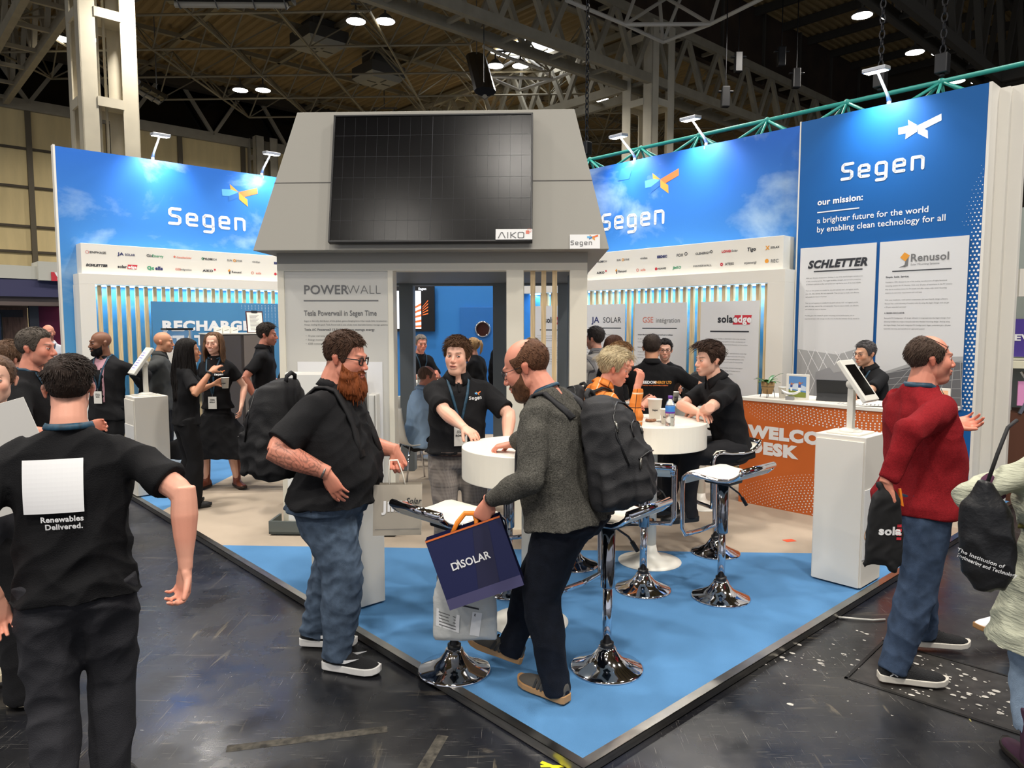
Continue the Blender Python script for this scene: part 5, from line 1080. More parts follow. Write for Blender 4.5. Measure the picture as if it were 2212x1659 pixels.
for k in range(3):
    for j in range(2): mb.disc((-.30+.18*k,.95+.28*j), .022, (0,-.004,0)); mb.flat([(-.33+.18*k,.88+.28*j),(-.27+.18*k,.88+.28*j),(-.27+.18*k,.895+.28*j),(-.33+.18*k,.895+.28*j)], (0,-.004,0))
mb.flat([(-.21,1.5),(-.16,1.5),(-.16,1.6),(-.21,1.6)], (0,-.004,0)); mb.text('System', (-.19,-.004,1.84), .05, X_L, UP, 'CENTER', .001); mb.disc((-.32,1.74), .03, (0,-.004,0)); mb.build('icons', mat('icon_pale', (200,225,245), .4, emit=.6), d_)
t = th_s('warning_sign', 'small red square sign with a white exclamation mark on the grey fascia', 'sign', .60, 12.79, 2.52); mb = MB(); mb.box((0,-.012,0), (.17,0,.15)); mb.build('plate', red, t); mb = MB(); mb.flat([(.05,.145),(.085,.15),(.105,.06),(.095,.055)], (0,-.014,0)); mb.flat([(.085,.03),(.12,.03),(.118,.042),(.085,.04)], (0,-.014,0)); mb.build('exclamation', wht, t)
# right-hand neighbours, seen past the end wall
n2 = thing('neighbour_display', 'sliver of another stand with curved white header and purple sign at far right', 'stand', (5.0,7.2,0), -.35)
def n2x(nm, a, b, m): mb = MB(); mb.box(a, b); return mb.build(nm, m, n2)
n2x('header', (.0,-.05,2.05), (1.4,.1,2.32), white); n2x('purple_sign', (-.1,-.1,1.46), (1.4,.05,1.83), mat('nb_purple', (72,52,140), .5)); n2x('shelf', (-.2,-.2,1.35), (1.4,.6,1.42), mat('nb_cream', (226,222,196), .5)); n2x('back_panel', (-.3,.6,0), (1.4,.7,3.0), mat('nb_silver', (150,158,152), .4)); n2x('frame_post', (.0,.2,0), (.06,.26,1.35), mat('nb_silver')); n2x('plinth', (-.2,-.1,0), (1.4,.5,.9), mat('nb_brown', (92,54,34), .5)); n2x('pink_leaflet', (.02,-.12,.98), (.16,-.1,1.22), mat('nb_pink', (238,160,210), .5))
mb = MB(); mb.mi = K_; mb.text('COF', (.04,-.055,2.12), .13, X_L, UP, 'LEFT', .003, 1.2); mb.mi = W_; mb.text('LEVEL', (-.09,-.105,1.62), .085, X_L, UP, 'LEFT', .003, 1.3); mb.build('lettering', None, n2, mats=INKS)
mb = MB(); mb.bar((.05,-.1,.9), (.22,-.14,1.36), .03); mb.bar((.30,-.1,.9), (.1,.1,1.3), .02); mb.build('display_lattice', chrome, n2)
# ---------------------------------------------------------------- furniture
tw = mat('table_white', (232,229,218), .35)
def bar_table(x, y, label, top=1.085, r=.388):
    t = thing('bar_table', label, 'table', (x,y,PZ), 0, 'round white bar tables'); h = top-PZ
    mb = MB(); mb.lathe([(.001,0),(.228,0),(.229,.006),(.16,.018),(.085,.04),(.055,.075),(.045,.13),(.001,.13)], 40); mb.build('base', tw, t, True)
    mb = MB(); mb.lathe([(.001,.10),(.045,.10),(.045,h-.17),(.001,h-.17)], 24); mb.build('column', tw, t, True)
    mb = MB(); mb.lathe([(.001,h-.178),(r,h-.178),(r,h),(.001,h)], 64); mb.build('tabletop', tw, t, bevel=.004)
    g = MB(); g.lathe([(.001,h),(.045,h),(.045,h+.003),(.001,h+.004)], 24, (.06,-.06,0)); g.build('cable_grommet', mat('grommet', (120,112,104), .35, .4), t)
    return t
bar_table(1.01, 5.18, 'round white bar table with coffee cups and a water bottle on it'); bar_table(.10, 4.10, 'empty round white bar table between the two talking men')
seatw = mat('seat_leather', (236,230,214), .45)
def bar_stool():
    t = thing('bar_stool', '', 'bar stool', (0,0,PZ), 0, 'chrome bar stools with white seats'); H = .79
    mb = MB(); mb.lathe([(.001,0),(.184,0),(.186,.006),(.176,.014),(.12,.034),(.075,.062),(.05,.095),(.042,.112),(.001,.112)], 40); mb.build('base', chrome, t, True)
    mb = MB(); mb.lathe([(.001,.11),(.024,.11),(.024,.45),(.001,.45)], 20); mb.build('gas_column', chrome, t, True); mb = MB(); mb.lathe([(.001,.42),(.033,.42),(.036,.425),(.036,H-.03),(.001,H-.03)], 20); mb.build('sleeve', mat('chrome_dark', (150,150,154), .09, 1), t, True); mb = MB(); mb.lathe([(.001,.105),(.034,.105),(.034,.135),(.001,.135)], 20); mb.build('collar', black, t, True)
    prof = [(-.235,.075),(-.225,.055),(-.195,.03),(-.15,.008),(-.08,.0),(.02,.006),(.09,.016),(.135,.012),(.165,-.012),(.175,-.05)]
    w = .175; mb = MB(); rings = [np.array([(-w,y,H+z-.012),(w,y,H+z-.012),(w,y,H+z+.016),(-w,y,H+z+.016)]) for y,z in prof]; mb.loft(rings); mb.build('seat', seatw, t, True, .006)
    mb = MB(); 
    for s_ in (-1,1): mb.tube([(s_*(w+.008),y,H+z) for y,z in prof]+[(s_*(w+.008),.178,H-.12),(s_*(w+.008),.172,H-.34),(s_*(w-.01),.165,H-.385),(0,.16,H-.39)], [(.013,.018)]*(len(prof)+2)+[(.013,.015)]*2, 8, up=(1,0,0))
    mb.tube([(-w-.008,-.235,H+.075),(w+.008,-.235,H+.075)], (.02), 8); mb.build('chrome_frame', chrome, t, True)
    mb = MB(); mb.box((-.08,-.09,H-.05), (.08,.09,H-.018)); mb.build('mount_plate', black, t, bevel=.01); mb = MB(); mb.tube([(.03,.0,H-.06),(.12,-.04,H-.13),(.16,-.06,H-.19)], [.006,.006,.005], 6); mb.tube([(.14,-.05,H-.16),(.17,-.065,H-.21)], .012, 8); mb.build('height_lever', black, t)
    return t
ST = [((.48,3.53),(.10,4.10),'chrome bar stool with white seat standing alone nearest the platform corner'),((-.29,3.51),(.10,4.10),'chrome bar stool behind the navy paper bag at the platform edge'),((1.33,4.48),(1.01,5.18),'empty chrome bar stool in front of the seated young man in black'),
      ((.86,4.62),(1.01,5.18),'chrome bar stool tucked in front of the round table with cups'),((1.55,5.38),(1.01,5.18),'chrome bar stool under the young man sitting at the table'),((.44,5.10),(1.01,5.18),'chrome bar stool under the person in the orange checked shirt'),((-.02,4.60),(.10,4.10),'chrome bar stool behind the empty bar table beside checked trousers')]
st0 = bar_stool()
for i, ((x,y),(tx,ty),lab) in enumerate(ST):
    rz = math.atan2(-(tx-x), ty-y)+(.25,-.2,.3,.0,.0,0,.1)[i]
    if i == 0: st0.location = (x,y,PZ); st0.rotation_euler.z = rz; st0['label'] = lab
    else: copy_tree(st0, (x,y,PZ), rz, lab)
# tablet pedestals
def pedestal(a, b, label, h=1.005, s=.33):
    t = th_s('display_pedestal', label, 'pedestal', a, b, PZ, 0, 'white tablet pedestals'); mb = MB(); mb.box((.012,0,.012), (s,s,h)); mb.build('body', white, t, bevel=.003); mb = MB(); mb.box((0,.01,.012), (.012,s-.01,h-.03)); mb.build('door', white, t, bevel=.002); return t
p1 = pedestal(2.745, .056, 'white pedestal with tablet by the platform edge and red jumper'); p2 = pedestal(.02, 6.0, 'white pedestal with tablet beside the long haired woman'); p3 = pedestal(.03, 1.98, 'white pedestal half hidden behind the bearded man')
mb = MB(); mb.box((.02,-.004,.20), (.33,.0,.66)); pl_ = mb.build('side_sticker', mat('sign_white'), p1); mb = MB(); mb.mi = Y_; mb.disc((.06,.36), .03, (.0,-.006,0), X_L, UP, 20, .024); mb.mi = GR; mb.text('OpenSolar', (.105,-.006,.345), .048, X_L, UP); mb.build('lettering', None, pl_, mats=INKS)
mb = MB(); mb.box((-.004,.01,.2), (.0,.32,.72)); pl_ = mb.build('side_sticker', mat('sign_white'), p2); mb = MB(); mb.mi = GR; mb.text('POWERWALL', (-.006,.27,.47), .034, (0,-1,0), UP); mb.build('lettering', None, pl_, mats=INKS)
def tablet(a, b, rz, label, disp, tilt=.62):
    """screen looks along local -Y, tilted up"""
    t = th_s('tablet_stand', label, 'tablet stand', a, b, PZ+1.005, rz, 'tablets on pedestals'); m = mat('tablet_white', (226,224,214), .4)
    mb = MB(); mb.box((-.12,-.11,0), (.12,.11,.012)); mb.lathe([(.001,.012),(.075,.012),(.07,.024),(.045,.034),(.001,.036)], 20); mb.build('foot', m, t, bevel=.003)
    mb = MB(); mb.box((-.024,-.02,.03), (.024,.02,.33)); mb.build('post', m, t, bevel=.004); mb = MB(); mb.tube([(-.03,0,.33),(.03,0,.33)], .03, 12); mb.build('hinge', m, t, True)
    R = rotx(-tilt); mb = MB().at((0,-.03,.35), R); mb.box((-.105,-.022,-.16), (.105,.01,.16)); h = mb.build('case', m, t, bevel=.006); mb = MB().at((0,-.03,.35), R); mb.box((-.078,-.0235,-.118), (.078,-.022,.118)); s = mb.build('screen', disp, h)
    return h, R
tablet(2.91, .22, -.0, 'white tablet stand with dark screen next to the red jumper', mat('tablet_dark', (16,13,12), .08)); h, R = tablet(.19, 6.17, -PI/2, 'white tablet stand with lilac screen beside the long haired woman', mat('tablet_lilac', (200,196,226), .3, emit=.55)); tablet(.2, 2.15, -PI/2, 'white tablet stand half hidden behind the bearded man', mat('tablet_dark'))
mb = MB().at((0,-.03,.35), R)
for k in range(7): mb.flat([(-.06,.085-.03*k),(.03+.03*((k*7)%3)/3,.085-.03*k),(.03+.03*((k*7)%3)/3,.092-.03*k),(-.06,.092-.03*k)], (0,-.0245,0))
mb.build('screen_lines', mat('tablet_lines', (120,112,170), .4, emit=.2), h)
# welcome desk
wd = th_s('welcome_desk', 'orange fronted welcome desk with white top and dotted wave pattern', 'desk', 4.33, .15, PZ); od = mat('desk_orange', (206,104,42), .5)
mb = MB(); mb.box((0,0,0), (.04,1.70,1.0)); mb.box((.04,0,0), (.55,.04,1.0)); mb.box((.04,1.66,0), (.55,1.70,1.0)); mb.build('orange_front', od, wd, bevel=.002)
mb = MB(); mb.box((-.015,-.01,1.0), (.62,1.71,1.032)); mb.build('worktop', white, wd, bevel=.004); mb = MB(); mb.box((.05,.05,.45), (.5,1.65,.48)); mb.build('shelf', white, wd)
mb = MB(); mb.mi = W_
for k, t in enumerate(('WELCOME','DESK')): mb.text(t, (-.002,1.60,.66-.152*k), .148, X_R, UP, 'LEFT', .0105, 1.22)
mb.mi = 0
for (cx, cz, r0, n, a0, a1, hi) in ((.55,1.45,.42,22,3.5,5.9,1),(.55,-.55,.5,24,.5,2.7,0)):
    for i in range(n):
        R_0 = r0+.023*i; m = int(R_0*(a1-a0)/.021)
        for j in range(m):
            an = a0+(a1-a0)*(j+.5*(i%2))/m; x, z = cx+R_0*1.7*math.cos(an), cz+R_0*math.sin(an); q = math.sin(PI*min(1,(i+2)/n))*math.sin(PI*(j/m))
            if .02 < x < 1.68 and .01 < z < .985 and q > .12 and not (.43 < z < .82): mb.disc((0,0), .0028+.0048*q, (-.002,x,z), X_R, UP, 6)
mb.build('lettering', None, wd, mats=[mat('ink_white'), ink])
DT = PZ+1.032; g_d = None
def on_desk(name, label, cat, a, b, rz=0): return th_s(name, label, cat, 4.33+a, .15+b, DT, rz)
leafm = mat('leaf_green', (58,112,48), .35, var=.3, vscale=20); basket = mat('basket_straw', (176,140,92), .8, bump=.8, bscale=90, stretch=(1,1,4))
t = on_desk('potted_plant', 'small green plant in a woven basket pot at the end of the welcome desk', 'plant', .14, 1.50)
mb = MB(); mb.lathe([(.001,.035),(.042,.035),(.06,.10),(.064,.15),(.058,.15),(.001,.14)], 24); mb.build('pot', basket, t, True); mb = MB()
for k in range(4): an = k*PI/2+.4; mb.tube([(.05*math.cos(an),.05*math.sin(an),.09),(.068*math.cos(an),.068*math.sin(an),.0)], .003, 5)
mb.tube([(.06*math.cos(q),.06*math.sin(q),.105) for q in np.arange(16)*PI/8], .003, 5, closed=True); mb.build('wire_stand', black, t); rs = np.random.RandomState(3)
for k in range(13):
    an = k*2.4; L = .09+.05*rs.rand(); up_ = .55+.8*rs.rand()*(k < 7); d = vec(math.cos(an),math.sin(an),0); s_ = vec(-d[1],d[0],0); mb = MB(); P_ = [vec(0,0,.14)+d*.012+(d*L*q+vec(0,0,up_*L*q-.55*L*q*q)) for q in np.linspace(0,1,7)]; W = [.008,.015,.019,.019,.015,.009,.001]
    mb.add(np.array([p-s_*w+vec(0,0,.004) for p,w in zip(P_,W)]+P_+[p+s_*w+vec(0,0,.004) for p,w in zip(P_,W)]), [(7*r+i,7*r+i+1,7*r+i+8,7*r+i+7) for r in (0,1) for i in range(6)]); o = mb.build('leaf', leafm, t, True)
papw = mat('paper_cup', (236,232,222), .55)
def cup(loc, label, h=.11, r=.042, txt=None, rz=0, cat='cup'):
    t = thing('paper_cup', label, cat, loc, rz); mb = MB(); mb.lathe([(.001,0),(r*.74,0),(r,h),(r*1.05,h),(r*1.05,h+.004),(r*.95,h+.004),(r*.7,.006),(.001,.006)], 28); mb.build('cup_body', papw, t, True)
    mb = MB(); mb.mi = K_; mb.text(txt or 'Segen', (-.022,-r*.93,h*.45), .016, X_L, UP, 'LEFT', .0008); mb.build('logo', None, t, mats=INKS); return t
cup(S(4.33+.2,.15+1.38,DT), 'white paper cup between plant and picture stand', .10, .038)
t = on_desk('picture_stand', 'white framed picture of two people playing on grass, standing on the desk', 'picture stand', .17, 1.22, -PI/2+.12); mb = MB(); mb.box((-.105,0,0), (.105,.02,.235)); mb.build('frame', white, t, bevel=.003)
mb = MB(); c_ = [mat('pic_sky', (92,138,192), .4), mat('pic_cloud', (196,208,220), .4), mat('pic_grass', (128,138,60), .4), mat('pic_blue', (46,76,150), .4), mat('pic_white', (232,232,226), .4), mat('pic_skin', (190,120,80), .4)]
mb.flat([(-.08,.02),(.08,.02),(.08,.215),(-.08,.215)], (0,-.001,0)); mb.mi = 1; mb.flat([(-.08,.10),(.08,.08),(.08,.12),(.0,.15),(-.08,.14)], (0,-.0015,0)); mb.mi = 2; mb.flat([(-.08,.02),(.08,.02),(.08,.065),(-.08,.09)], (0,-.002,0))
for x, z, k in ((-.055,.11,.8),(.02,.11,1.)):
    mb.mi = 3; mb.flat([(x-.012*k,z),(x+.012*k,z),(x+.014*k,z+.035*k),(x-.012*k,z+.035*k)], (0,-.0025,0)); mb.mi = 4; mb.flat([(x-.01*k,z-.04*k),(x+.01*k,z-.045*k),(x+.012*k,z),(x-.012*k,z)], (0,-.0026,0)); mb.mi = 5; mb.disc((x,z+.045*k), .01*k, (0,-.0027,0)); mb.stroke([(x,z+.03*k),(x+.03*k,z+.05*k)], .006, (0,-.0026,0))
mb.build('picture', None, t, mats=c_); mb = MB(); mb.bar((0,.02,.15), (0,.09,0), .02); mb.build('easel_strut', white, t)
t = on_desk('sweet_bowl', 'white boat shaped bowl on a grey block at the desk edge', 'bowl', .06, 1.235, -PI/2+.2); mb = MB(); mb.box((-.035,-.025,0), (.035,.025,.035)); mb.build('block', mat('block_grey', (150,150,150), .6), t, bevel=.002)
mb = MB(); k = 12; rr = []
for i in range(k+1): q = -1+2*i/k; w = .032*math.sqrt(max(0,1-q*q))+.001; z = .042+.028*q*q; rr.append([(.078*q,-w,z+.02),(.078*q,0,z),(.078*q,w,z+.02),(.078*q,w*.9,z+.024),(.078*q,0,z+.006),(.078*q,-w*.9,z+.024)])
mb.loft([np.array(q) for q in rr]); mb.build('bowl', mat('bowl_white', (240,240,236), .2), t, True)
t = on_desk('tablet_computer', 'black tablet computer in a folded keyboard cover in front of the seated man', 'tablet', .27, .93, -PI/2+.25); bk = mat('cover_black', (26,27,30), .55)
mb = MB(); mb.box((-.14,-.03,0), (.14,.19,.008)); mb.build('keyboard', bk, t, bevel=.003); mb = MB().at((0,.02,.006), rotx(.30)); mb.box((-.14,0,0), (.14,.01,.195)); mb.build('screen', bk, t, bevel=.003); mb = MB().at((0,-.05,.004), rotx(-.65)); mb.box((-.135,0,0), (.135,.004,.095)); mb.build('stand_flap', bk, t)
for k, (a, b, r_) in enumerate(((.10,.72,.15),(.09,.62,-.1),(.12,.52,.3))):
    t = on_desk('leaflet', ('printed leaflet nearest the black tablet on the desk','printed leaflet in the middle of the three on the desk','printed leaflet fanned out nearest the tablet stand post')[k], 'leaflet', a, b, r_); mb = MB(); mb.box((-.075,-.105,.001+.003*k), (.075,.105,.003+.003*k)); mb.build('sheet', mat('leaflet_paper', (214,212,206), .5), t); mb = MB(); 
    for q in range(5): mb.flat([(-.05,.07-.03*q),(.05,.07-.03*q),(.05,.08-.03*q),(-.05,.08-.03*q)], (0,0,.0035+.003*k), (1,0,0), (0,1,0))
    mb.build('print_lines', inkg, t)
def flask(loc, label, rz=0):
    t = thing('water_flask', label, 'flask', loc, rz); mb = MB(); mb.lathe([(.001,0),(.036,0),(.037,.01),(.037,.175),(.028,.20),(.022,.208),(.001,.208)], 28); mb.build('body', mat('flask_white', (238,238,236), .25), t, True); mb = MB(); mb.lathe([(.001,.206),(.022,.206),(.024,.212),(.024,.238),(.001,.24)], 24); mb.build('steel_cap', steel, t, True); mb = MB(); mb.mi = K_; mb.text('Segen', (-.02,-.0375,.07), .016, X_L, UP, 'LEFT', .0008); mb.build('logo', None, t, mats=INKS)
flask(S(4.33+.16,.15+.06,DT), 'white steel flask at the right end of the welcome desk')
t = on_desk('card_holder', 'small framed orange card standing behind the white flask', 'card holder', .36, .06, -PI/2); mb = MB(); mb.box((-.06,0,0), (.06,.012,.17)); mb.build('frame', white, t); mb = MB(); mb.flat([(-.045,.03),(.045,.03),(.045,.15),(-.045,.15)], (0,-.001,0)); mb.build('card', mat('card_peach', (232,180,140), .5), t)
# things on the round table
TT = 1.085; 
def on_t(u, v): p = plane_pt(u, v, TT); return p
cup(on_t(1414,905), 'large white paper cup beside the checked sleeve', .145, .052, 'Segen', -.1); cup(on_t(1437,915), 'small white paper cup behind the purple capped bottle', .10, .036, 'Segen')
t = thing('water_bottle', 'clear plastic water bottle with purple cap and blue label', 'bottle', on_t(1447,920)); pet = mat('clear_plastic', (235,240,240), .08, trans=.92, spec=.4)
mb = MB(); mb.lathe([(.001,0),(.028,0),(.0315,.008),(.031,.03),(.0325,.045),(.0305,.06),(.0325,.08),(.032,.135),(.024,.165),(.0135,.182),(.0135,.196),(.001,.196)], 28); mb.build('body', pet, t, True); mb = MB(); mb.lathe([(.001,.186),(.0155,.186),(.0155,.208),(.001,.209)], 20); mb.build('cap', mat('cap_purple', (96,52,150), .4), t, True)
mb = MB(); mb.lathe([(.0328,.098),(.0330,.10),(.0328,.136),(.0322,.137)], 28); lb = mb.build('label', mat('label_blue', (60,130,205), .4), t, True); mb = MB(); mb.lathe([(.0332,.088),(.0334,.089),(.0334,.099),(.0330,.10)], 28); mb.build('label_band', mat('cap_purple'), lb, True)
t = thing('wrapped_snack', 'crumpled snack wrapper lying by the checked elbow', 'snack', on_t(1406,912)); mb = MB(); rs = np.random.RandomState(2)
for k in range(9): mb.ball((rs.uniform(-.035,.035), rs.uniform(-.02,.02), .014), (.02,.015,.013), 7)
me = organic(mb, .004, 2, .004, 3, .3); me.materials.append(mat('snack_brown', (150,104,74), .35, var=.5, vscale=60)); link('wrapper', me, t, True); mb = MB(); mb.box((-.05,-.035,0), (.06,.03,.002)); mb.build('napkin', papw, t)
# meeting tables, chairs and coffee point behind
def shell_chair(x, y, rz, label):
    t = thing('shell_chair', label, 'chair', (x,y,PZ), rz, 'white shell chairs'); mb = MB(); prof = [(.21,.44),(.19,.455),(.05,.445),(-.14,.44),(-.19,.47),(-.215,.55),(-.235,.7),(-.25,.84)]; rings = []
    for i,(y_,z) in enumerate(prof): w = .215-.015*(i > 4)*(i-4)*.8; rings.append(np.array([(-w,y_+.012*(i>3),z+.012),(0,y_,z),(w,y_+.012*(i>3),z+.012),(w,y_-.012*(i>3),z-.0),(0,y_-.012*(i>3),z-.012),(-w,y_-.012*(i>3),z)]))
    mb.loft(rings); mb.build('seat_shell', tw, t, True)
    for sx in (-1,1):
        for sy in (-1,1): mb = MB(); mb.tube([(sx*.12,sy*.12,.44),(sx*.19,sy*.2,0)], .011, 8); mb.build('leg', chrome, t, True)
    return t
SITT = []
for x, y, rz, lab in ((-1.06,7.85,-1.0,'white shell chair under the man in the pale blue shirt'),(-1.42,9.2,-.3,'white shell chair further back, seen through the kiosk')): shell_chair(x, y, rz, lab)
def meet_table(x, y, label, r=.38, h=.98): t = bar_table(x, y, label, h+PZ, r); t['group'] = 'white tables at the back of the stand'; return t
meet_table(-.95, 9.35, 'white table behind the kiosk with a paper cup on it', .36, 1.0); meet_table(1.35, 7.2, 'white table in front of the man with the printed black T-shirt', .4, .98); meet_table(1.80, 6.80, 'white table with the black rucksack on it', .33, .98)
cup((-1.16,9.08,PZ+1.0), 'white paper cup on the table behind the kiosk', .10, .04); cup((1.60,7.05,PZ+.98), 'white paper cup on the far table by the black screen', .09, .036)
t = thing('laptop', 'black laptop screen standing on the table behind the water bottle', 'laptop', (1.55,7.22,PZ+.981), .5); mb = MB(); mb.box((-.15,-.0,0), (.15,.21,.014)); mb.build('keyboard', black, t, bevel=.003); mb = MB().at((0,.0,.01), rotx(.2)); mb.box((-.15,-.01,0), (.15,0,.22)); mb.build('screen', black, t, bevel=.003)
cc = th_s('coffee_cabinet', 'tall dark grey coffee cabinet in front of the recharge sign', 'cabinet', 1.45, 7.75, PZ); mb = MB(); mb.box((0,0,0), (.78,.45,1.60)); mb.build('body', mat('cabinet_dark', (66,60,58), .45), cc, bevel=.004); mb = MB(); mb.box((-.01,-.012,0), (.37,0,1.585)); mb.build('door', mat('cabinet_door', (74,70,70), .4), cc, bevel=.003); mb = MB(); mb.box((.41,-.012,0), (.78,0,1.585)); mb.build('door', mat('cabinet_door2', (112,104,98), .4), cc, bevel=.003); mb = MB(); mb.box((.78,-.012,0), (.83,.45,1.6)); mb.build('side_panel', black, cc)
mb = MB(); mb.box((-.01,-.015,1.6), (.83,.46,1.615)); mb.build('worktop', white, cc)
t = th_s('clipboard', 'clipboard with a white sheet leaning on the coffee cabinet', 'clipboard', 2.08, 7.86, PZ+1.615, 0); mb = MB().at((0,0,0), rotx(-.15)); mb.box((-.12,0,0), (.12,.006,.30)); mb.build('board', mat('board_maroon', (70,30,32), .5), t, bevel=.002); mb = MB().at((0,0,0), rotx(-.15)); mb.box((-.105,-.003,.01), (.105,-.001,.28)); s_ = mb.build('paper', papw, t); mb = MB().at((0,0,0), rotx(-.15)); mb.box((-.04,-.008,.275), (.04,0,.305)); mb.build('clip', black, t)
mb = MB().at((0,-.004,0), rotx(-.15)); mb.mi = GR
for k in range(12): mb.flat([(-.07,.24-.018*k),(.06-.02*(k%3),.24-.018*k),(.06-.02*(k%3),.245-.018*k),(-.07,.245-.018*k)])
mb.build('print_lines', None, s_, mats=INKS)
for k, (a, n) in enumerate(((1.56,'left of the three'),(1.66,'middle one of the three'),(1.77,'nearest the smiling woman of the three'))): t = th_s('tea_box', 'small white tea box on the coffee cabinet, '+n, 'box', a, 7.84, PZ+1.615, .1*k); mb = MB(); mb.box((-.045,-.03,0), (.045,.03,.075+.02*(k==1))); b_ = mb.build('carton', papw, t, bevel=.002); mb = MB(); mb.flat([(-.03,.03),(.03,.045),(.03,.05),(-.03,.036)], (0,-.031,0)); mb.build('print_line', ink, b_)
t = th_s('clear_box', 'clear plastic box with dark lid behind the shaven head', 'box', 1.02, 7.75, PZ); mb = MB(); mb.box((-.18,-.12,0), (.18,.12,1.42)); mb.build('plinth', white, t); mb = MB(); mb.box((-.15,-.1,1.42), (.15,.1,1.66)); mb.build('box_walls', mat('clear_acrylic', (235,240,245), .05, trans=.95), t); mb = MB(); mb.box((-.16,-.11,1.66), (.16,.11,1.685)); mb.build('lid', black, t)
# ---------------------------------------------------------------- bags
def paper_bag(name, label, c, w, h, d, rz, tilt, fm, sm, draw=None, hm=None, hand_=None, lean=0):
    """front face looks along local -Y; origin at the top middle"""
    t = thing(name, label, 'bag', c, rz); R = roty(tilt)@rotx(lean)
    mb = MB().at((0,0,0), R); mb.add([(-w/2,-d/2,-h),(w/2,-d/2,-h),(w/2,d/2,-h),(-w/2,d/2,-h),(-w/2,-d*.3,0),(w/2,-d*.3,0),(w/2,d*.3,0),(-w/2,d*.3,0),(-w/2+.0,0,-h*.5),(w/2-.0,0,-h*.5)], [(3,2,1,0),(0,1,5,4),(2,3,7,6),(1,2,9),(2,6,9),(6,5,9),(5,1,9),(3,0,8),(0,4,8),(4,7,8),(7,3,8)])
    for i in (8,9): mb.v[0][i] += R@vec((.045 if i == 8 else -.045)*min(1,d/.1),0,0)
    b = mb.build('bag_body', fm, t); 
    if sm: mb = MB().at((0,0,0), R); mb.add([(w/2+.001,-d/2,-h),(w/2+.001,d/2,-h),(w/2+.001,d*.3,0),(w/2-.039*min(1,d/.1),0,-h*.5),(w/2+.001,-d*.3,0)], [(0,1,3),(1,2,3),(2,4,3),(4,0,3)]); mb.build('gusset', sm, b)
    if draw: mb = MB().at(R@vec(0,-d*.3-.003,0), R@rotx(-math.atan2(d*.2, h))); draw(mb, w, h); mb.build('lettering', None, b, mats=INKS+[mat('bag_navy_dark', (38,38,66), .4), mat('bag_navy_band', (74,72,108), .4)])
    if hm:
        hp_ = vec(hand_) if hand_ is not None else vec(0,0,.14)
        for sy in (-1,1):
            mb = MB(); P0, P1 = R@vec(-w*.17,sy*d*.28,-.02), R@vec(w*.17,sy*d*.28,-.02); mb.tube([P0, P0*.5+(hp_+vec(-.03,0,0))*.5+vec(0,0,.005), hp_+vec(-.02,sy*.01,.0), hp_+vec(.02,sy*.01,.0), P1*.5+(hp_+vec(.03,0,0))*.5, P1], hm[1], 6, up=(0,1,0)); mb.build('handle', hm[0], t, True)
    return t
def d_jinko(mb, w, h):
    mb.mi = W_; mb.text('JinK', (-w*.30,0,-h*.52), .075, X_L, UP, 'LEFT', .003); mb.mi = SA; mb.disc((w*.14,-h*.52+.024), .028, (0,0,0), X_L, UP, 18, .012); mb.mi = K_; mb.text('Solar', (w*.16,0,-h*.38), .045, X_L, UP, 'LEFT', .0004, .85, .3); mb.mi = GR; mb.flat([(-w/2+.01,-h*.88),(w/2-.01,-h*.88),(w/2-.01,-h*.872),(-w/2+.01,-h*.872)])
jk = mat('bag_silver', (176,168,154), .3, .15); paper_bag('paper_bag', 'silver grey and white paper bag hanging from the bearded man', vec(-.60,3.74,.945), .25, .265, .085, .18, .03, jk, mat('bag_white', (226,222,208), .5), d_jinko, (mat('cord_white', (230,226,214), .6), .0032), (-.02,.0,.125))
def d_das(mb, w, h):
    mb.mi = 11; mb.flat([(-w*.1,-h*.99),(w*.2,-h*.99),(w*.33,-.02),(w*.12,-.02)], (0,.001,0)); mb.mi = 12; mb.flat([(-w/2,-h),(w/2,-h),(w/2,-h*.85),(-w/2,-h*.85)]); mb.mi = W_; mb.text('D', (-w*.30,-.001,-h*.50), .048, X_L, UP, 'LEFT', .001); mb.text('SOLAR', (-w*.165,-.001,-h*.50), .048, X_L, UP, 'LEFT', .001, .9); mb.stroke([(-w*.215,-h*.50),(-w*.195,-h*.50+.038),(-w*.17,-h*.50)], .006, (0,-.001,0)); mb.mi = O_; mb.flat([(-w/2,-.008),(w/2,-.008),(w/2,0),(-w/2,0)], (0,-.001,0))
nav = mat('bag_navy', (34,38,78), .32); paper_bag('paper_bag', 'navy blue gift bag with orange ribbon handles carried by the grey jumper', vec(-.222,3.19,.872), .352, .33, .10, .0, -.34, nav, mat('bag_navy_side', (28,30,62), .35), d_das, (mat('ribbon_orange', (238,134,34), .5), [(.010,.002)]*6), (.03,.0,.06))
t = thing('mailing_bag', 'pale grey plastic mailing bag hanging behind the navy gift bag', 'bag', vec(-.215,3.32,.88)); mb = MB().at((0,0,0), roty(-.10)@rotx(.0)); mb.tube([(0,0,-.02),(-.02,0,-.2),(-.05,0,-.4),(-.065,.01,-.575),(-.067,.01,-.60)], [(.03,.012),(.12,.035),(.155,.045),(.158,.03),(.156,.006)], 16, up=(0,1,0)); me = organic(mb, .008, 3, .006, 5, .8); me.materials.append(mat('mailer_grey', (196,198,196), .35, bump=.2, bscale=60)); o = link('bag_body', me, t, True)
bv_ = bvh_of(o); mb = MB()
def stick(poly, mi):
    P_ = []
    for x, z in poly: h_ = bv_.ray_cast(Vector((x,-.6,z)), Vector((0,1,0))); P_.append(vec(h_[0])-vec(0,.003,0) if h_[0] is not None else vec(x,-.03,z))
    mb.mi = mi; mb.add(P_, [tuple(range(len(P_)))])
stick([(-.14,-.43),(-.03,-.46),(-.035,-.55),(-.145,-.52)], 0); stick([(.03,-.44),(.075,-.45),(.06,-.57),(.015,-.56)], 0)
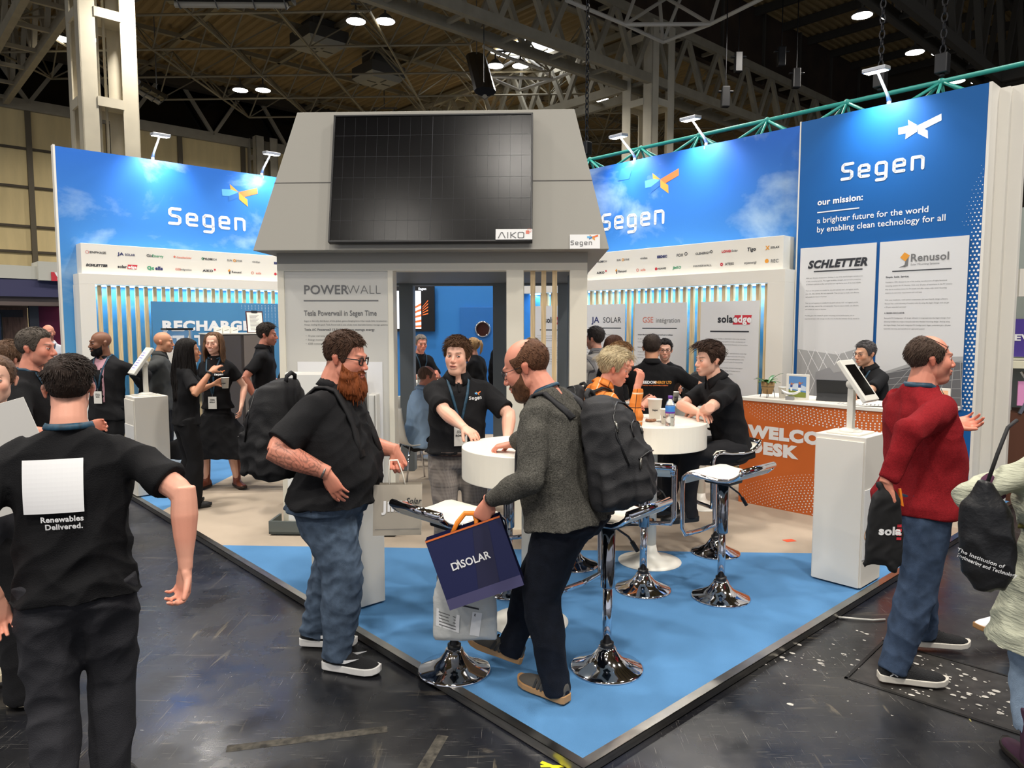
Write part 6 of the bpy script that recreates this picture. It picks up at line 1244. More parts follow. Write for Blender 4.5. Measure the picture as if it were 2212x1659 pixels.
for k in range(5): stick([(-.13,-.445-.016*k),(-.05,-.467-.016*k),(-.05,-.472-.016*k),(-.13,-.45-.016*k)], 10)
for k in range(4): stick([(.04,-.45-.025*k),(.046,-.452-.025*k),(.036,-.50-.015*k),(.030,-.498-.015*k)], 10)
stick([(-.04,-.40),(.06,-.425),(.06,-.433),(-.04,-.408)], 1); mb.build('address_labels', None, o, mats=INKS)
t = thing('tote_bag', 'flat black cloth bag with white and red lettering held behind the back', 'bag', vec(1.735,3.30,1.0), -.10)
mb = MB(); mb.loft([np.array([(-w,-d,z),(0,-d*1.4,z),(w,-d,z),(w,d,z),(0,d*1.3,z),(-w,d,z)]) for w, d, z in ((.03,.02,.02),(.055,.03,-.02),(.07,.025,-.08),(.078,.022,-.2),(.082,.018,-.31),(.083,.008,-.345))]); mb.tube([(-.078,0,-.335),(-.083,0,-.36)], [.015,.006], 6); mb.tube([(.03,0,-.33),(.055,0,-.375),(.06,0,-.385)], [.03,.018,.006], 6); mb.tube([(.0,0,.01),(-.03,0,.035),(-.045,0,.05)], [.02,.02,.008], 6); me = organic(mb, .007, 3, .005, 6, .6); me.materials.append(mat('tote_black', (16,16,18), .8)); o = link('bag_body', me, t, True); bv_ = bvh_of(o)
def press(draw, bv, mats, par, off=.003, nm='lettering'):
    mb = MB(); draw(mb); out = []
    for V in mb.v:
        W = []
        for v in V: h_ = bv.ray_cast(Vector((v[0],-.6,v[2])), Vector((0,1,0))); W.append((v[0], (h_[0][1] if h_[0] is not None else -.02)-off, v[2]))
        out.append(np.array(W))
    mb.v = out; return mb.build(nm, None, par, mats=mats)
def d_tote(mb): mb.mi = W_; mb.text('sola', (-.035,0,-.19), .052, X_L, UP, 'LEFT', .0025, 1.1); mb.mi = R_; [mb.flat([(.045,-.215+.02*k),(.066,-.215+.02*k),(.066,-.202+.02*k),(.045,-.202+.02*k)]) for k in range(4)]
press(d_tote, bv_, INKS, o); mb = MB(); mb.tube([(.05,0,-.02),(.075,0,-.06),(.06,.0,.02)], (.008), 5); mb.build('orange_strap', mat('ribbon_orange'), t)
def backpack(name, label, c, R, w, h, d, m, seed, zipm, extra=None, pocket=True):
    """local +Y leads away from the wearer's back, Z up, origin at the middle"""
    t = thing(name, label, 'rucksack', c); mb = MB().at((0,0,0), R); rings = []; an = np.arange(24)*2*PI/24
    for z, kw, kd in ((-.5,.72,.6),(-.485,.9,.85),(-.4,1,1),(-.15,1.02,1.08),(.1,.98,1.02),(.3,.9,.86),(.42,.76,.64),(.485,.5,.38),(.5,.3,.2)):
        x = np.sign(np.cos(an))*np.abs(np.cos(an))**.75*w/2*kw; y = np.sign(np.sin(an))*np.abs(np.sin(an))**.8*d/2*kd; rings.append(np.stack([x, y-(1-kd)*d*.28, 0*x+z*h], 1))
    mb.loft(rings)
    if pocket:
        rings = []
        for z, kw, kd in ((-.46,.7,.3),(-.43,.8,.9),(-.2,.82,1.),(-.02,.78,.8),(.02,.66,.2)): x = np.sign(np.cos(an))*np.abs(np.cos(an))**.75*w/2*kw; y = d*.48+np.sin(an)*d*.16*kd; rings.append(np.stack([x, y, 0*x+z*h], 1))
        mb.loft(rings)
        for sx in (-1,1): mb.capsule((sx*w*.47,0,-.40*h), (sx*w*.47,0,-.12*h), .04, .035)
    me = organic(mb, .008, 3, .011, seed, .7); me.materials.append(m); b = link('pack_body', me, t, True); bv = bvh_of(b)
    def hug(pts, r, nm, mm, par, off=.004):
        P_ = []
        for x, z in pts:
            o_ = R@vec(x*w, d*1.5, z*h); h_ = bv.ray_cast(Vector(o_), Vector(R@vec(0,-1,0))); P_.append((vec(h_[0]) if h_[0] is not None else R@vec(x*w,0,z*h))+R@vec(0,off,0))
        q = MB(); q.tube(P_, r, 6, up=R@vec(0,1,0)); return q.build(nm, mm, par, True)
    z1 = hug([(-.42,-.1),(-.43,.15),(-.36,.32),(-.2,.40),(0,.425),(.2,.40),(.36,.32),(.43,.15),(.42,-.1)], .005, 'main_zip', zipm, b)
    hug([(-.33,-.06),(0,-.035),(.33,-.06)], .004, 'pocket_zip', zipm, b); hug([(-.25,.12),(-.2,.22),(0,.25),(.2,.22),(.25,.12)], .004, 'front_zip', zipm, b)
    for x, z in ((.30,-.055),(.38,.28),(-.22,.2)): hug([(x,z),(x+.02,z-.045),(x+.03,z-.09)], (.006), 'zip_pull', mat('zip_metal', (120,118,112), .3, .9), z1)
    q = MB().at((0,0,0), R); q.tube([(-.05,-d*.3,.46*h),(-.045,-d*.32,.53*h),(0,-d*.33,.56*h),(.045,-d*.32,.53*h),(.05,-d*.3,.46*h)], (.011), 8); q.build('carry_loop', m, t, True)
    if extra: extra(t, b, hug)
    return t, b, bv
# ---------------------------------------------------------------- the people
def FA(dx, dy): return math.atan2(-dx, dy)
def cl(name, rgb, **k): return mat('cloth_'+name, rgb, k.pop('rough',.85), spec=.2, bump=k.pop('bump',.35), bscale=k.pop('bscale',260), **k)
polo = cl('black_polo', (25,25,27)); tee = cl('black_tee', (20,20,22)); trk = cl('black_trousers', (24,24,26)); trg = cl('charcoal', (44,44,48)); jean = cl('blue_denim', (84,100,120), var=.35, vscale=26, bump=.5, bscale=500); jean2 = cl('mid_denim', (62,78,102), var=.35, vscale=22, bump=.5, bscale=500); jeand = cl('dark_denim', (22,26,36), var=.3, vscale=20); jeanl = cl('light_denim', (140,160,182), var=.2, vscale=22)
def weave(name, base, lines, sc=1.):
    """woven check in object space: lines = [(axis, scale, width, rgb, strength)]"""
    m = mat('cloth_'+name, base, .85, spec=.2); L = m.node_tree.links; b = m.node_tree.nodes['Principled BSDF']; tc = nod(m, 'ShaderNodeTexCoord'); sp = nod(m, 'ShaderNodeSeparateXYZ')
    nz = nod(m, 'ShaderNodeTexNoise', Scale=3.); L.new(tc.outputs['Object'], nz.inputs['Vector']); ad = nod(m, 'ShaderNodeMix', data_type='VECTOR', blend_type='MIX') if False else None
    L.new(tc.outputs['Object'], sp.inputs[0]); col = None
    for ax, s, w, rgb, k in lines:
        o = sp.outputs['Z']
        if ax == 'h': q = nod(m, 'ShaderNodeMath', operation='ADD'); L.new(sp.outputs['X'], q.inputs[0]); L.new(sp.outputs['Y'], q.inputs[1]); o = q.outputs[0]
        a = nod(m, 'ShaderNodeMath', operation='MULTIPLY'); a.inputs[1].default_value = s; L.new(o, a.inputs[0]); f = nod(m, 'ShaderNodeMath', operation='FRACT'); L.new(a.outputs[0], f.inputs[0]); c = nod(m, 'ShaderNodeMath', operation='LESS_THAN'); c.inputs[1].default_value = w; L.new(f.outputs[0], c.inputs[0])
        g = nod(m, 'ShaderNodeMath', operation='MULTIPLY'); g.inputs[1].default_value = k; L.new(c.outputs[0], g.inputs[0])
        x = nod(m, 'ShaderNodeMix', data_type='RGBA'); x.inputs[7].default_value = lin(rgb)+(1,); L.new(g.outputs[0], x.inputs[0])
        if col is None: x.inputs[6].default_value = lin(base)+(1,)
        else: L.new(col, x.inputs[6])
        col = x.outputs[2]
    L.new(col, b.inputs['Base Color']); return m
gchk = weave('grey_check', (128,120,114), [('z',9,.06,(84,80,78),.7),('h',9,.06,(84,80,78),.7),('z',45,.5,(112,104,100),.5),('h',45,.5,(146,138,130),.4)])
ochk = weave('orange_check', (226,136,66), [('z',11,.34,(206,112,40),.7),('h',11,.34,(206,112,40),.7),('z',11,.07,(52,38,34),.85),('h',11,.07,(52,38,34),.85),('z',11,.18,(240,204,160),.0),('h',5.5,.05,(236,206,170),.8),('z',5.5,.05,(236,206,170),.8)])
pchk = weave('grey_plaid', (176,172,168), [('z',9,.3,(120,120,124),.7),('h',9,.3,(120,120,124),.7),('h',9,.06,(60,60,66),.8)])
jump = mat('cloth_grey_knit', (92,90,84), .95, spec=.1, bump=.8, bscale=240, var=.55, vscale=150)
redk = mat('cloth_red_knit', (132,28,34), .92, spec=.12, bump=.45, bscale=300, var=.22, vscale=120)
dresm = mat('cloth_grey_linen', (178,180,160), .85, spec=.15, bump=1.0, bscale=18, var=.14, vscale=9, stretch=(1,1,5))
shb = dict(m=mat('shoe_black', (22,22,24), .5), sm=mat('sole_black', (26,26,26), .6))
def swoosh(u, o, R, s):
    for sd in (1,-1):
        mb = MB().at(o, R); P_ = [(.02,.035),(.05,.028),(.09,.032),(.15,.058),(.17,.068),(.10,.052),(.05,.046)]
        mb.add([(sd*(.044+.003*math.sin(x*14)),x+.05,z+.02) for x,z in P_], [(0,1,6),(1,5,6),(1,2,5),(2,3,5),(3,4,5)]); mb.build('side_flash', wht, u)
def stripes(u, o, R, s):
    for sd in (1,-1):
        mb = MB().at(o, R)
        for k in range(3): y = .115+.022*k; mb.add([(sd*.047,y,.028),(sd*.047,y+.011,.028),(sd*.040,y-.004,.078),(sd*.040,y-.015,.078)], [(0,1,2,3)])
        mb.build('side_stripes', mat('suede_dark', (52,50,48), .8), u)
def cross(u, o, R, s):
    for sd in (1,-1):
        mb = MB().at(o, R)
        for q in (-.012,.012): mb.stroke([(.055-.016,.052+q),(.055,.052),(.055+.016,.052+q)], .006, (sd*.047,0,0), (0,1,0), (0,0,1))
        mb.build('side_mark', wht, u)
def watch(P, sd, rgb=(30,30,32), metal=0, w=.011):
    wr, el = P.J['wr',sd], P.J['el',sd]; d = nrm(wr-el); c = wr-d*.012; mb = MB(); u = nrm(np.cross(d,(0,.3,1))); v = np.cross(d, u); r = .031*P.s
    mb.tube([c+(u*math.cos(a)+v*math.sin(a))*r for a in np.arange(16)*PI/8], [(.0035,w)]*16, 6, up=d, closed=True); wb_ = mb.build('wristwatch', mat('watch_%d_%d_%d' % rgb, rgb, .3, metal), P.E, True)
def belt(P, t=.02, m=None, buckle=True):
    rw = [q for q in P.rows if abs(q[0]-.05) < .01][0]; an = np.arange(32)*2*PI/32; p, R = P.spine(t); mb = MB()
    pts = [p+R@vec(np.sign(math.cos(a))*abs(math.cos(a))**.83*(rw[1]*P.s+.014), np.sign(math.sin(a))*abs(math.sin(a))**.83*(rw[2]*P.s+.014)+rw[3]*P.s, 0) for a in an]
    mb.tube(pts, [(.003,.018)]*32, 6, up=R@vec(0,0,1), closed=True); mb.build('belt', m or mat('belt_brown', (56,36,26), .5), P.E, True)
def seg_logo(P, x=.085, t=.66, h=.017):
    def dr(mb): segen(mb, (-.035,0,0), h, X_L, UP, W_, .2); segmark(mb, (.006,0,.024), .046, X_L)
    decal(P, dr, -x, t, INKS, 'logo')
def straps(P, m, w=.055, side=(1,-1), back=.1):
    """rucksack straps over the shoulders, lying on the shirt"""
    out = []
    for sd in side:
        pf = [on_front(P, sd*.105, t, 1, .006)[0] for t in (.35,.5,.65,.78)]; p9, R = P.spine(.93); top = []
        for yy, tt in ((.05,.94),(0,.96),(-.05,.955)):
            p, R = P.spine(tt); o = p+R@vec(sd*.105*P.s, yy*P.s, .2); h = P.bv.ray_cast(Vector(o), Vector(R@vec(0,0,-1)), .6); top.append((vec(h[0]) if h[0] is not None else p)+R@vec(0,0,.006))
        pb = [on_front(P, sd*.105, t, -1, .008)[0] for t in (.82,.7)]; p, R = P.spine(.3); side_ = [R@vec(sd*.17*P.s,.0,0)+p]
        pts = side_+pf+top+pb; mb = MB(); n = len(pts); L_ = []; R2 = []; xr = P.spine(.7)[1]@vec(1,0,0)
        for q in pts: L_.append(q-xr*w/2); R2.append(q+xr*w/2)
        mb.add(np.array(L_+R2), [(i,i+1,n+i+1,n+i) for i in range(n-1)]); out.append(mb)
    return out
def pack_on(P, lab, w, h, d, m, zipm, seed, t=.55, gap=.005, extra=None, tilt=0, side=(1,-1), dz=0):
    p, R = P.spine(t); f = P.E.rotation_euler.z; Rw = rotz(f)@R@rotx(tilt)@rotz(PI); q, dd = on_front(P, 0, t, -1, 0)
    c = vec(P.E.location)+rotz(f)@(q+R@vec(0,-(d*.5+gap),dz)); tk, b, bv = backpack('rucksack', lab, c, Rw, w, h, d, m, seed, zipm, extra)
    T = np.linalg.inv(rotz(f)); base = vec(P.E.location)
    for mb in straps(P, m, .058, side):
        mb.v = [ (V@rotz(f).T)+base-vec(c) for V in mb.v ]; o = mb.build('shoulder_strap', m, tk, True); s_ = o.modifiers.new('t','SOLIDIFY'); s_.thickness = .012; s_.offset = 0
    return tk, b, bv
short = dict(top=.02, side=.007, tufts=320); lany = dict(c=(30,76,98))
bald = dict(none=1, front=.2, low=.2, scalp=0)
def hang(x=.26, y=.02, z=.83, **k): return dict(to=(x,y,z), **k)
# 1 man with the printed T-shirt, walking away
f = FA(-.36,.93); P = person('man seen from behind in a black T-shirt with white back print, nearest the camera', (-1.535,2.48,0), f, 1.735, 1.10, 1.08, 'pink', dict(jaw=1.03, size=.93), dict(top=.017, side=.004, tufts=900, low=-.055, part=.6, fwd=-.2, tl=1.6, mess=.1, scalp=.8), (44,33,27), look=(.12,-.08,0), voxel=.0042, seed=11,
    arms={1:dict(w=(-1.13,2.44,.95), pole=(.8,-.6,.1), palm=(-.75,-.55,0), fing=(-.12,.12,-1), curl=.62, thumb=.25),-1:dict(w=(-1.74,2.36,.87), pole=(-.8,-.6,.1), palm=(.3,-.95,0), fing=(.1,.1,-1), curl=.5, thumb=.3)},
    legs={1:dict(to=(.07,.03,.085)),-1:dict(to=(-.07,-.12,.09))}, shirt=dict(m=tee, sleeve=.215, fold=.018, hem=.17, vx=.007), trous=dict(m=trg, add=.02, fold=.011, vx=.008), shoes=shb)
def d_back(mb):
    mb.mi = W_; N = 12; sz = .178
    for i in range(N):
        for j in range(N): mb.flat([(-.089+sz*i/N,.0+sz*j/N),(-.089+sz*(i+1)/N,sz*j/N),(-.089+sz*(i+1)/N,sz*(j+1)/N),(-.089+sz*i/N,sz*(j+1)/N)])
    mb.text('Renewables', (.022,0,-.030), .0265, X_L, UP, 'CENTER', .0008, .95); mb.text('Delivered.', (.026,0,-.056), .0265, X_L, UP, 'CENTER', .0008, .95)
decal(P, d_back, -.03, .47, INKS, 'back_print', -1, 0, off=.004, fit=True); make_lanyard(P, dict(front=0, c=(26,66,88), w=.026))
# 2 woman at the left edge
f = FA(.95,.15); P = person('woman at the frame edge looking at the camera above a white card', (-2.40,3.32,0), f, 1.70, .95, .95, 'pale', dict(fem=1, jaw=.98), dict(top=.008, side=.007, front=.078, tufts=160, part=.0, fwd=-.8, mess=.05, low=-.06), (96,72,56), look=(-1.35,.02,0), voxel=.004, seed=12, bust=.025, eyes=(74,58,46), gaze=(-.15,0),
    arms={1:dict(to=(.16,.34,1.10), palm=(-1,0,0), curl=.5),-1:dict(to=(-.16,.36,1.06), palm=(1,0,0), curl=.5)}, legs={1:dict(to=(.09,.10,.085), yaw=-.1),-1:dict(to=(-.09,-.25,.09))}, shirt=dict(m=trg, sleeve=.5, hem=.26), trous=dict(m=trk, flare=.012, add=.025), shoes=dict(m=mat('trainer_beige', (178,168,146), .7), sm=mat('sole_cream', (206,190,160), .6), sole=.038, lace=mat('lace_beige', (190,182,160), .8)))
bn = MB(); q0 = rotz(0); bn.at(P.hc, P.Rh*P.hs); bn.ball((0,-.11,.05), (.04,.035,.04), 14); bn.build('hair_bun', hair_mat((96,72,56)), P.E, True)
t = thing('white_card', 'big sheet of white card held under the chin of the woman at the frame edge', 'card', vec(-2.14,2.98,1.24), FA(.25,-.97)+PI); mb = MB().at((0,0,0), roty(-.28)@rotx(.12)); mb.box((-.22,0,-.26), (.17,.006,.20)); mb.build('sheet', mat('card_white', (222,220,214), .6), t)
# 3 grey haired man in black in front of the neighbours
f = FA(.95,.3); P = person('grey haired man in black with a teal lanyard facing right at the far left', (-3.02,4.5,0), f, 1.82, 1.1, 1.03, 'red', dict(nose=1.15), dict(top=.014, side=.006, tufts=280, low=-.06), (82,74,66), look=(-.15,-.03,0), voxel=.006, seed=13, arms={1:dict(to=(.20,.26,1.10), pole=(.8,-.8,-.3), palm=(-.5,0,-.8)),-1:dict(to=(-.1,.3,1.12))}, shirt=dict(m=tee, sleeve=.2), trous=dict(m=trk), shoes=shb, lanyard=dict(lany), stubble=.3)
# 4 far bald man, 30, 31 crowd at left
person('distant bald man in a white shirt with dark lanyard before the plum wall', (-6.72,10.5,0), FA(.5,-.85), 1.84, 1.1, 1, 'red', {}, bald, (120,90,70), voxel=.008, seed=14, shirt=dict(m=cl('white_shirt', (226,226,230)), sleeve=.24, collar=1), trous=dict(m=trg), shoes=shb, lanyard=dict(c=(34,36,52), badge=0), arms={1:dict(to=(.22,.22,1.12)),-1:dict(to=(-.2,.25,1.1))}, stubble=.4)
person('person in a patterned top raising a hand behind the grey haired man', (-4.2,6.3,0), FA(-.2,-1), 1.66, .95, .95, 'olive', dict(fem=1), dict(top=.02, side=.015, long=(20,.3,.1,.1), tufts=60), (40,32,28), voxel=.008, seed=15, bust=.03, shirt=dict(m=weave('pattern_top', (206,190,150), [('z',22,.5,(60,52,44),.9),('h',17,.4,(225,215,190),.8)]), sleeve=.15), trous=dict(m=trk), shoes=shb, arms={1:dict(to=(.25,.2,1.1)),-1:dict(w=(-3.96,6.05,1.56), pole=(-.5,.2,-1), fing=(.2,0,1), palm=(0,1,0))})
person('brown haired head of a visitor at the extreme left behind the woman', (-3.66,5.2,0), FA(.3,1), 1.70, 1, 1, 'pink', {}, dict(top=.03, side=.025, low=-.09, tufts=260), (88,64,46), voxel=.008, seed=16, shirt=dict(m=cl('olive_top', (60,64,52)), sleeve=.45), trous=dict(m=trk), shoes=shb)
# 5 smiling bald man in a cardigan
P = person('smiling bald man in a black cardigan over a pink shirt by the left platform edge', (-4.22,7.5,0), FA(-.12,-1), 1.77, 1.05, 1.05, 'brown', dict(smile=.8, jaw=1.02), bald, (16,13,12), (((18,15,14), .010)), look=(-.62,-.05,0), voxel=.006, seed=17, arms={1:dict(to=(.26,-.16,1.0)),-1:dict(to=(-.25,-.17,1.0))}, shirt=dict(m=cl('cardigan', (28,28,30)), sleeve=.6, name='cardigan', hem=.28), trous=dict(m=trk), shoes=shb, lanyard=dict(lany, text='RAVI', t=.36))
strip(P, [(1.0,0),(.8,.0),(.4,.0),(.1,.0)], .125, cl('pink_shirt', (196,150,160)), 'shirt_front', .003, n=14)
# 6 shaven man behind the tablet
P = person('shaven headed man in a dark grey jacket behind the lilac tablet', (-3.98,8.15,PZ), FA(.9,.35), 1.71, 1.05, 1.05, 'tan', dict(), dict(bald, scalp=.0), (40,32,26), look=(-.1,-.05,0), voxel=.006, seed=18, arms={1:dict(to=(.24,-.12,.98)),-1:dict(to=(-.2,.2,1.05))}, shirt=dict(m=cl('grey_jacket', (66,68,68)), sleeve=.6, collar=1, hem=.26, name='jacket'), trous=dict(m=trk), shoes=shb)
# 7 long haired woman seen from behind
P = person('woman in black with very long dark hair raising her hand', (-3.08,6.78,PZ), FA(.78,.62), 1.655, 1.02, .94, 'tan', dict(fem=1), dict(top=.012, side=.012, long=(90,.56,.45,.0), tufts=80, thick=1.5, wave=1.6, fan=2.0, part=0, fwd=-.5), (24,19,17), look=(-.15,0,0), voxel=.0055, seed=19, bust=.03,
    arms={1:dict(w=(-2.77,6.62,1.34), pole=(.6,-.5,-1), fing=(-.25,.6,.45), palm=(-.6,.5,-.6), fcurl=(.15,.2,.5,.7)),-1:dict(to=(-.12,.3,1.15), curl=.6)}, shirt=dict(m=tee, sleeve=.2, hem=.16), trous=dict(m=trk, flare=.05, add=.018), shoes=shb); watch(P, 1)
cup((-2.78,6.98,1.16), 'white paper cup held by the long haired woman', .1, .038)
# 8 smiling woman
P = person('smiling woman with long light brown hair in black, facing the camera', (-3.10,7.56,PZ), FA(.0,-1), 1.71, .92, .93, 'pale', dict(fem=1, smile=1), dict(top=.010, side=.010, long=(70,.30,.35,.0), tufts=90, fan=1.95, part=0, fwd=-.7, front=.094, wave=.8), (108,80,58), look=(.0,0,0), voxel=.005, seed=20, bust=.028, eyes=(60,44,34),
    arms={1:dict(to=(.28,.02,.86)),-1:dict(to=(-.27,.05,.88))}, legs={1:dict(to=(.14,.02,.09), yaw=-.35),-1:dict(to=(-.17,-.03,.09), yaw=.75)}, shirt=dict(m=tee, sleeve=.17, hem=.10), trous=dict(m=trk, name='skirt', skirt=96, sflare=.007, top=.14, waist=.92), shoes=dict(m=mat('boot_tan', (118,62,44), .35), sm=mat('sole_dark', (40,26,20), .6), boot=.43, heel=.03), lanyard=dict(lany, text='MOLLY', t=.22)); seg_logo(P, .08, .62, .018)
# 9 and 9b
P = person('dark haired man in a black polo in profile by the recharge sign', (-2.80,8.12,PZ), FA(.97,.2), 1.80, 1.05, 1.08, 'red', dict(nose=1.15), dict(top=.024, side=.008, tufts=320, quiff=.008), (52,44,38), look=(-.05,-.03,0), voxel=.006, seed=21, arms={1:dict(to=(.29,-.05,.92)),-1:dict(to=(-.2,.2,1.05))}, shirt=dict(m=polo, sleeve=.22, collar=1), trous=dict(m=trk), shoes=shb, stubble=.45)
person('person in black mostly hidden behind the kiosk front corner column', (-2.03,7.0,PZ), FA(-.6,.8), 1.72, 1.08, 1.02, 'pink', {}, short, (60,46,36), voxel=.008, seed=22, shirt=dict(m=polo, sleeve=.22, collar=1), trous=dict(m=trk), shoes=shb)
# 10 bearded man with rucksack
f = FA(.985,-.17); P = person('big man with ginger beard, glasses, black polo, jeans and a black rucksack', (-.95,3.74,0), f, 1.80, 1.72, 1.24, 'red', dict(fat=.9, jaw=1.08, nose=1.05, size=1.06), dict(top=.018, side=.008, tufts=520, low=-.065, fwd=1., tl=1.2, mess=.1), (70,48,34), (((128,66,30), .042, -.2, 2, True, -.03)), lean=.05, curl=.04, look=(.0,-.16,0), voxel=.0042, seed=23, belly=.055,
    arms={1:dict(w=(-.885,3.40,1.075), pole=(.55,-1,.15), palm=(-.95,.0,.2), fing=(-.15,.42,-.88), curl=.22, thumb=.3),-1:dict(w=(-.64,3.92,1.09), pole=(-.5,-1,-.2), palm=(.9,0,.3), fing=(.1,.35,-.93), curl=1.05, thumb=.7),'tattoo':1},
    legs={1:dict(to=(.13,.07,.095), yaw=-.08),-1:dict(to=(-.11,-.17,.095), yaw=.1)}, shirt=dict(m=polo, sleeve=.25, collar=1, fold=.016, hem=.14, vx=.0075, hw=1.04), trous=dict(m=jean, add=.012, fold=.011, vx=.0075, fs=.7, low=.03), shoes=dict(m=mat('trainer_black', (20,20,22), .8, bump=.6, bscale=300), sm=mat('sole_white', (228,226,222), .5), sole=.036, L=.30, lace=mat('lace_black', (30,30,32), .8), stripe=swoosh), glasses=dict(t=.0032, c=(14,14,15)), lanyard=dict(front=0, c=(46,96,112), w=.022)); watch(P, 1, (150,146,140), .9, .006)
pk = mat('pack_black', (27,27,29), .7, spec=.3, bump=.35, bscale=300); zb = mat('zip_black', (16,16,18), .4)
def pk_x(t, b, hug):
    mb = MB(); p = vec(-.10,.0,0); q = hug([(.18,-.20),(.19,-.24),(.19,-.27)], .006, 'badge_ring', mat('badge_ring', (160,160,162), .3, .8), b); hug([(.185,-.285),(.19,-.287)], .019, 'badge_disc', mat('badge_disc', (190,190,190), .35, .5), b)
pack_on(P, 'large black rucksack worn by the big bearded man', .36, .52, .28, pk, zb, 31, .50, .03, pk_x, .10)
def pocket(P, J0, yside, x, z, w, h, m): pass
# 11 man in the Segen polo
f = FA(.22,-.97); P = person('brown haired man in a black polo and grey checked trousers talking across the bar table', (-.37,4.82,PZ), f, 1.70, 1.22, 1.08, 'pale', dict(open=.5, fat=.7, jaw=1.02, nose=1.0), dict(top=.024, side=.016, tufts=800, front=.066, low=-.075, part=.25, tl=1.4, quiff=.004), (84,58,38), look=(-.42,.03,-.04), voxel=.004, seed=24, belly=.02, gaze=(-.45,0), eyes=(50,44,40), lean=.03,
    arms={1:dict(w=(-.29,4.36,1.15), pole=(1,-.3,-.6), palm=(-.1,-.1,-1), fing=(-.45,.85,-.3), curl=.35, thumb=.3),-1:dict(w=(-.03,4.52,1.05), pole=(-1,-.3,.1), palm=(.2,-.5,-.8), fing=(0,.6,-.7), curl=.3)},
    legs={1:dict(to=(.10,.16,.09), yaw=-.3),-1:dict(to=(-.12,.02,.09), yaw=.3)}, shirt=dict(m=polo, sleeve=.235, collar=1, placket=1, fold=.014, hem=.02, vx=.0075), trous=dict(m=gchk, add=.012, vx=.008, top=.08), shoes=dict(m=mat('boot_brown', (98,58,34), .45), sm=mat('sole_dark2', (34,28,24), .6), lace=mat('lace_dark', (40,26,20), .8)), lanyard=dict(lany, text='ROMAN', t=.40, x=.0)); belt(P, -.005); seg_logo(P, .10, .70, .020)
# 12 man in the grey jumper
f = FA(-.90,.42); P = person('balding man in glasses and a grey jumper carrying paper bags across the blue carpet', (.27,3.27,PZ), f, 1.76, 1.42, 1.16, 'red', dict(fat=.6, nose=1.12, jaw=1.02, size=1.1), dict(top=.006, side=.006, tufts=320, bald=.75, low=-.05, front=.09, tl=1.2, scalp=.5), (96,64,44), (((104,70,48), .0035, -.2, 5, True, -.03)), lean=.12, curl=.30, look=(.12,-.38,0), voxel=.004, seed=25, belly=.04,
    arms={-1:dict(w=(-.10,3.16,1.00), pole=(-.5,-1,-.1), palm=(.75,.2,.2), fing=(-.05,.42,-.9), curl=1.15, thumb=.8),1:dict(w=(.0,3.90,1.12), pole=(1,-.5,-.3), palm=(0,0,-1), fing=(-.3,.9,-.15), curl=.65, thumb=.5)},
    legs={-1:dict(w=(.20,3.22,PZ+.095), yaw=-.3),1:dict(w=(-.01,3.50,PZ+.115), yaw=.25, pitch=.30)}, shirt=dict(m=jump, sleeve=.56, fold=.016, hem=.17, vx=.0075, name='jumper', add=.013, collar=0), trous=dict(m=jeand, add=.012, vx=.008, fold=.009), shoes=dict(m=mat('suede_grey', (84,80,74), .9, bump=.4, bscale=300), sm=mat('sole_gum', (176,134,88), .55), sole=.03, lace=mat('lace_grey', (60,56,52), .8), stripe=stripes), glasses=dict(t=.0018, c=(34,26,30)), lanyard=dict(front=0, c=(34,74,92), w=.02)); watch(P, -1, (60,60,62), .7)
pkg = mat('pack_charcoal', (42,42,44), .75, spec=.3, bump=.4, bscale=280)
pack_on(P, 'charcoal rucksack with metal zip pulls worn by the man in the grey jumper', .34, .50, .25, pkg, zb, 32, .46, .0, None, .10, dz=-.05)
# 13 - 17 people seen through the kiosk
def seated(lab, loc, f, H, pz, **k):
    lg = k.pop('legs', None) or {1:dict(to=(.12,.36,pz-.42)),-1:dict(to=(-.12,.33,pz-.42))}
    return person(lab, loc, f, H, pelvis=(0,0,pz), legs=lg, **k)
P = seated('older grey haired man in a black T-shirt leaning on the table behind the kiosk', (-1.30,9.90,PZ), FA(.55,-.8), 1.76, .83, skin='red', hair=dict(top=.012, side=.006, tufts=200), haircol=(126,116,106), lean=.15, look=(-.15,-.1,0), voxel=.008, seed=41, shirt=dict(m=tee, sleeve=.24), trous=dict(m=trk), shoes=shb, lanyard=dict(c=(40,86,100), badge=0), arms={1:dict(to=(.12,.38,1.06)),-1:dict(to=(-.12,.36,1.06))})
P = seated('blonde woman with a ponytail in black at the table behind the kiosk', (-.45,9.75,PZ), FA(-.75,.45), 1.68, .82, skin='pink', head=dict(fem=1), hair=dict(top=.012, side=.010, tufts=160, low=-.08), haircol=(168,134,92), lean=.12, voxel=.008, seed=42, shirt=dict(m=tee, sleeve=.22), trous=dict(m=trk), shoes=shb, arms={1:dict(to=(.12,.35,1.05)),-1:dict(to=(-.1,.38,1.06))}); mb = MB().at(P.hc, P.Rh*P.hs); mb.tube([(0,-.09,.07),(0,-.14,.07),(0,-.165,.02),(0,-.15,-.07),(0,-.13,-.12)], [.02,.026,.024,.018,.004], 10); mb.build('ponytail', hair_mat((168,134,92)), P.E, True)
P = seated('balding man in a pale blue shirt seated on a white chair inside the kiosk opening', (-1.05,7.85,PZ), FA(.8,.5), 1.76, .52, g=1.2, skin='red', head=dict(fat=.8), hair=dict(top=.004, side=.003, tufts=0, bald=.5, scalp=.5), haircol=(110,84,70), lean=.18, look=(-.1,-.05,0), voxel=.007, seed=43, belly=.03, shirt=dict(m=cl('blue_shirt', (150,176,204)), sleeve=.6, collar=1, fold=.018), trous=dict(m=trk), shoes=shb, legs={1:dict(to=(.13,.46,.09)),-1:dict(to=(-.13,.44,.09))}, arms={1:dict(to=(.14,.36,.72)),-1:dict(to=(-.14,.36,.72))})
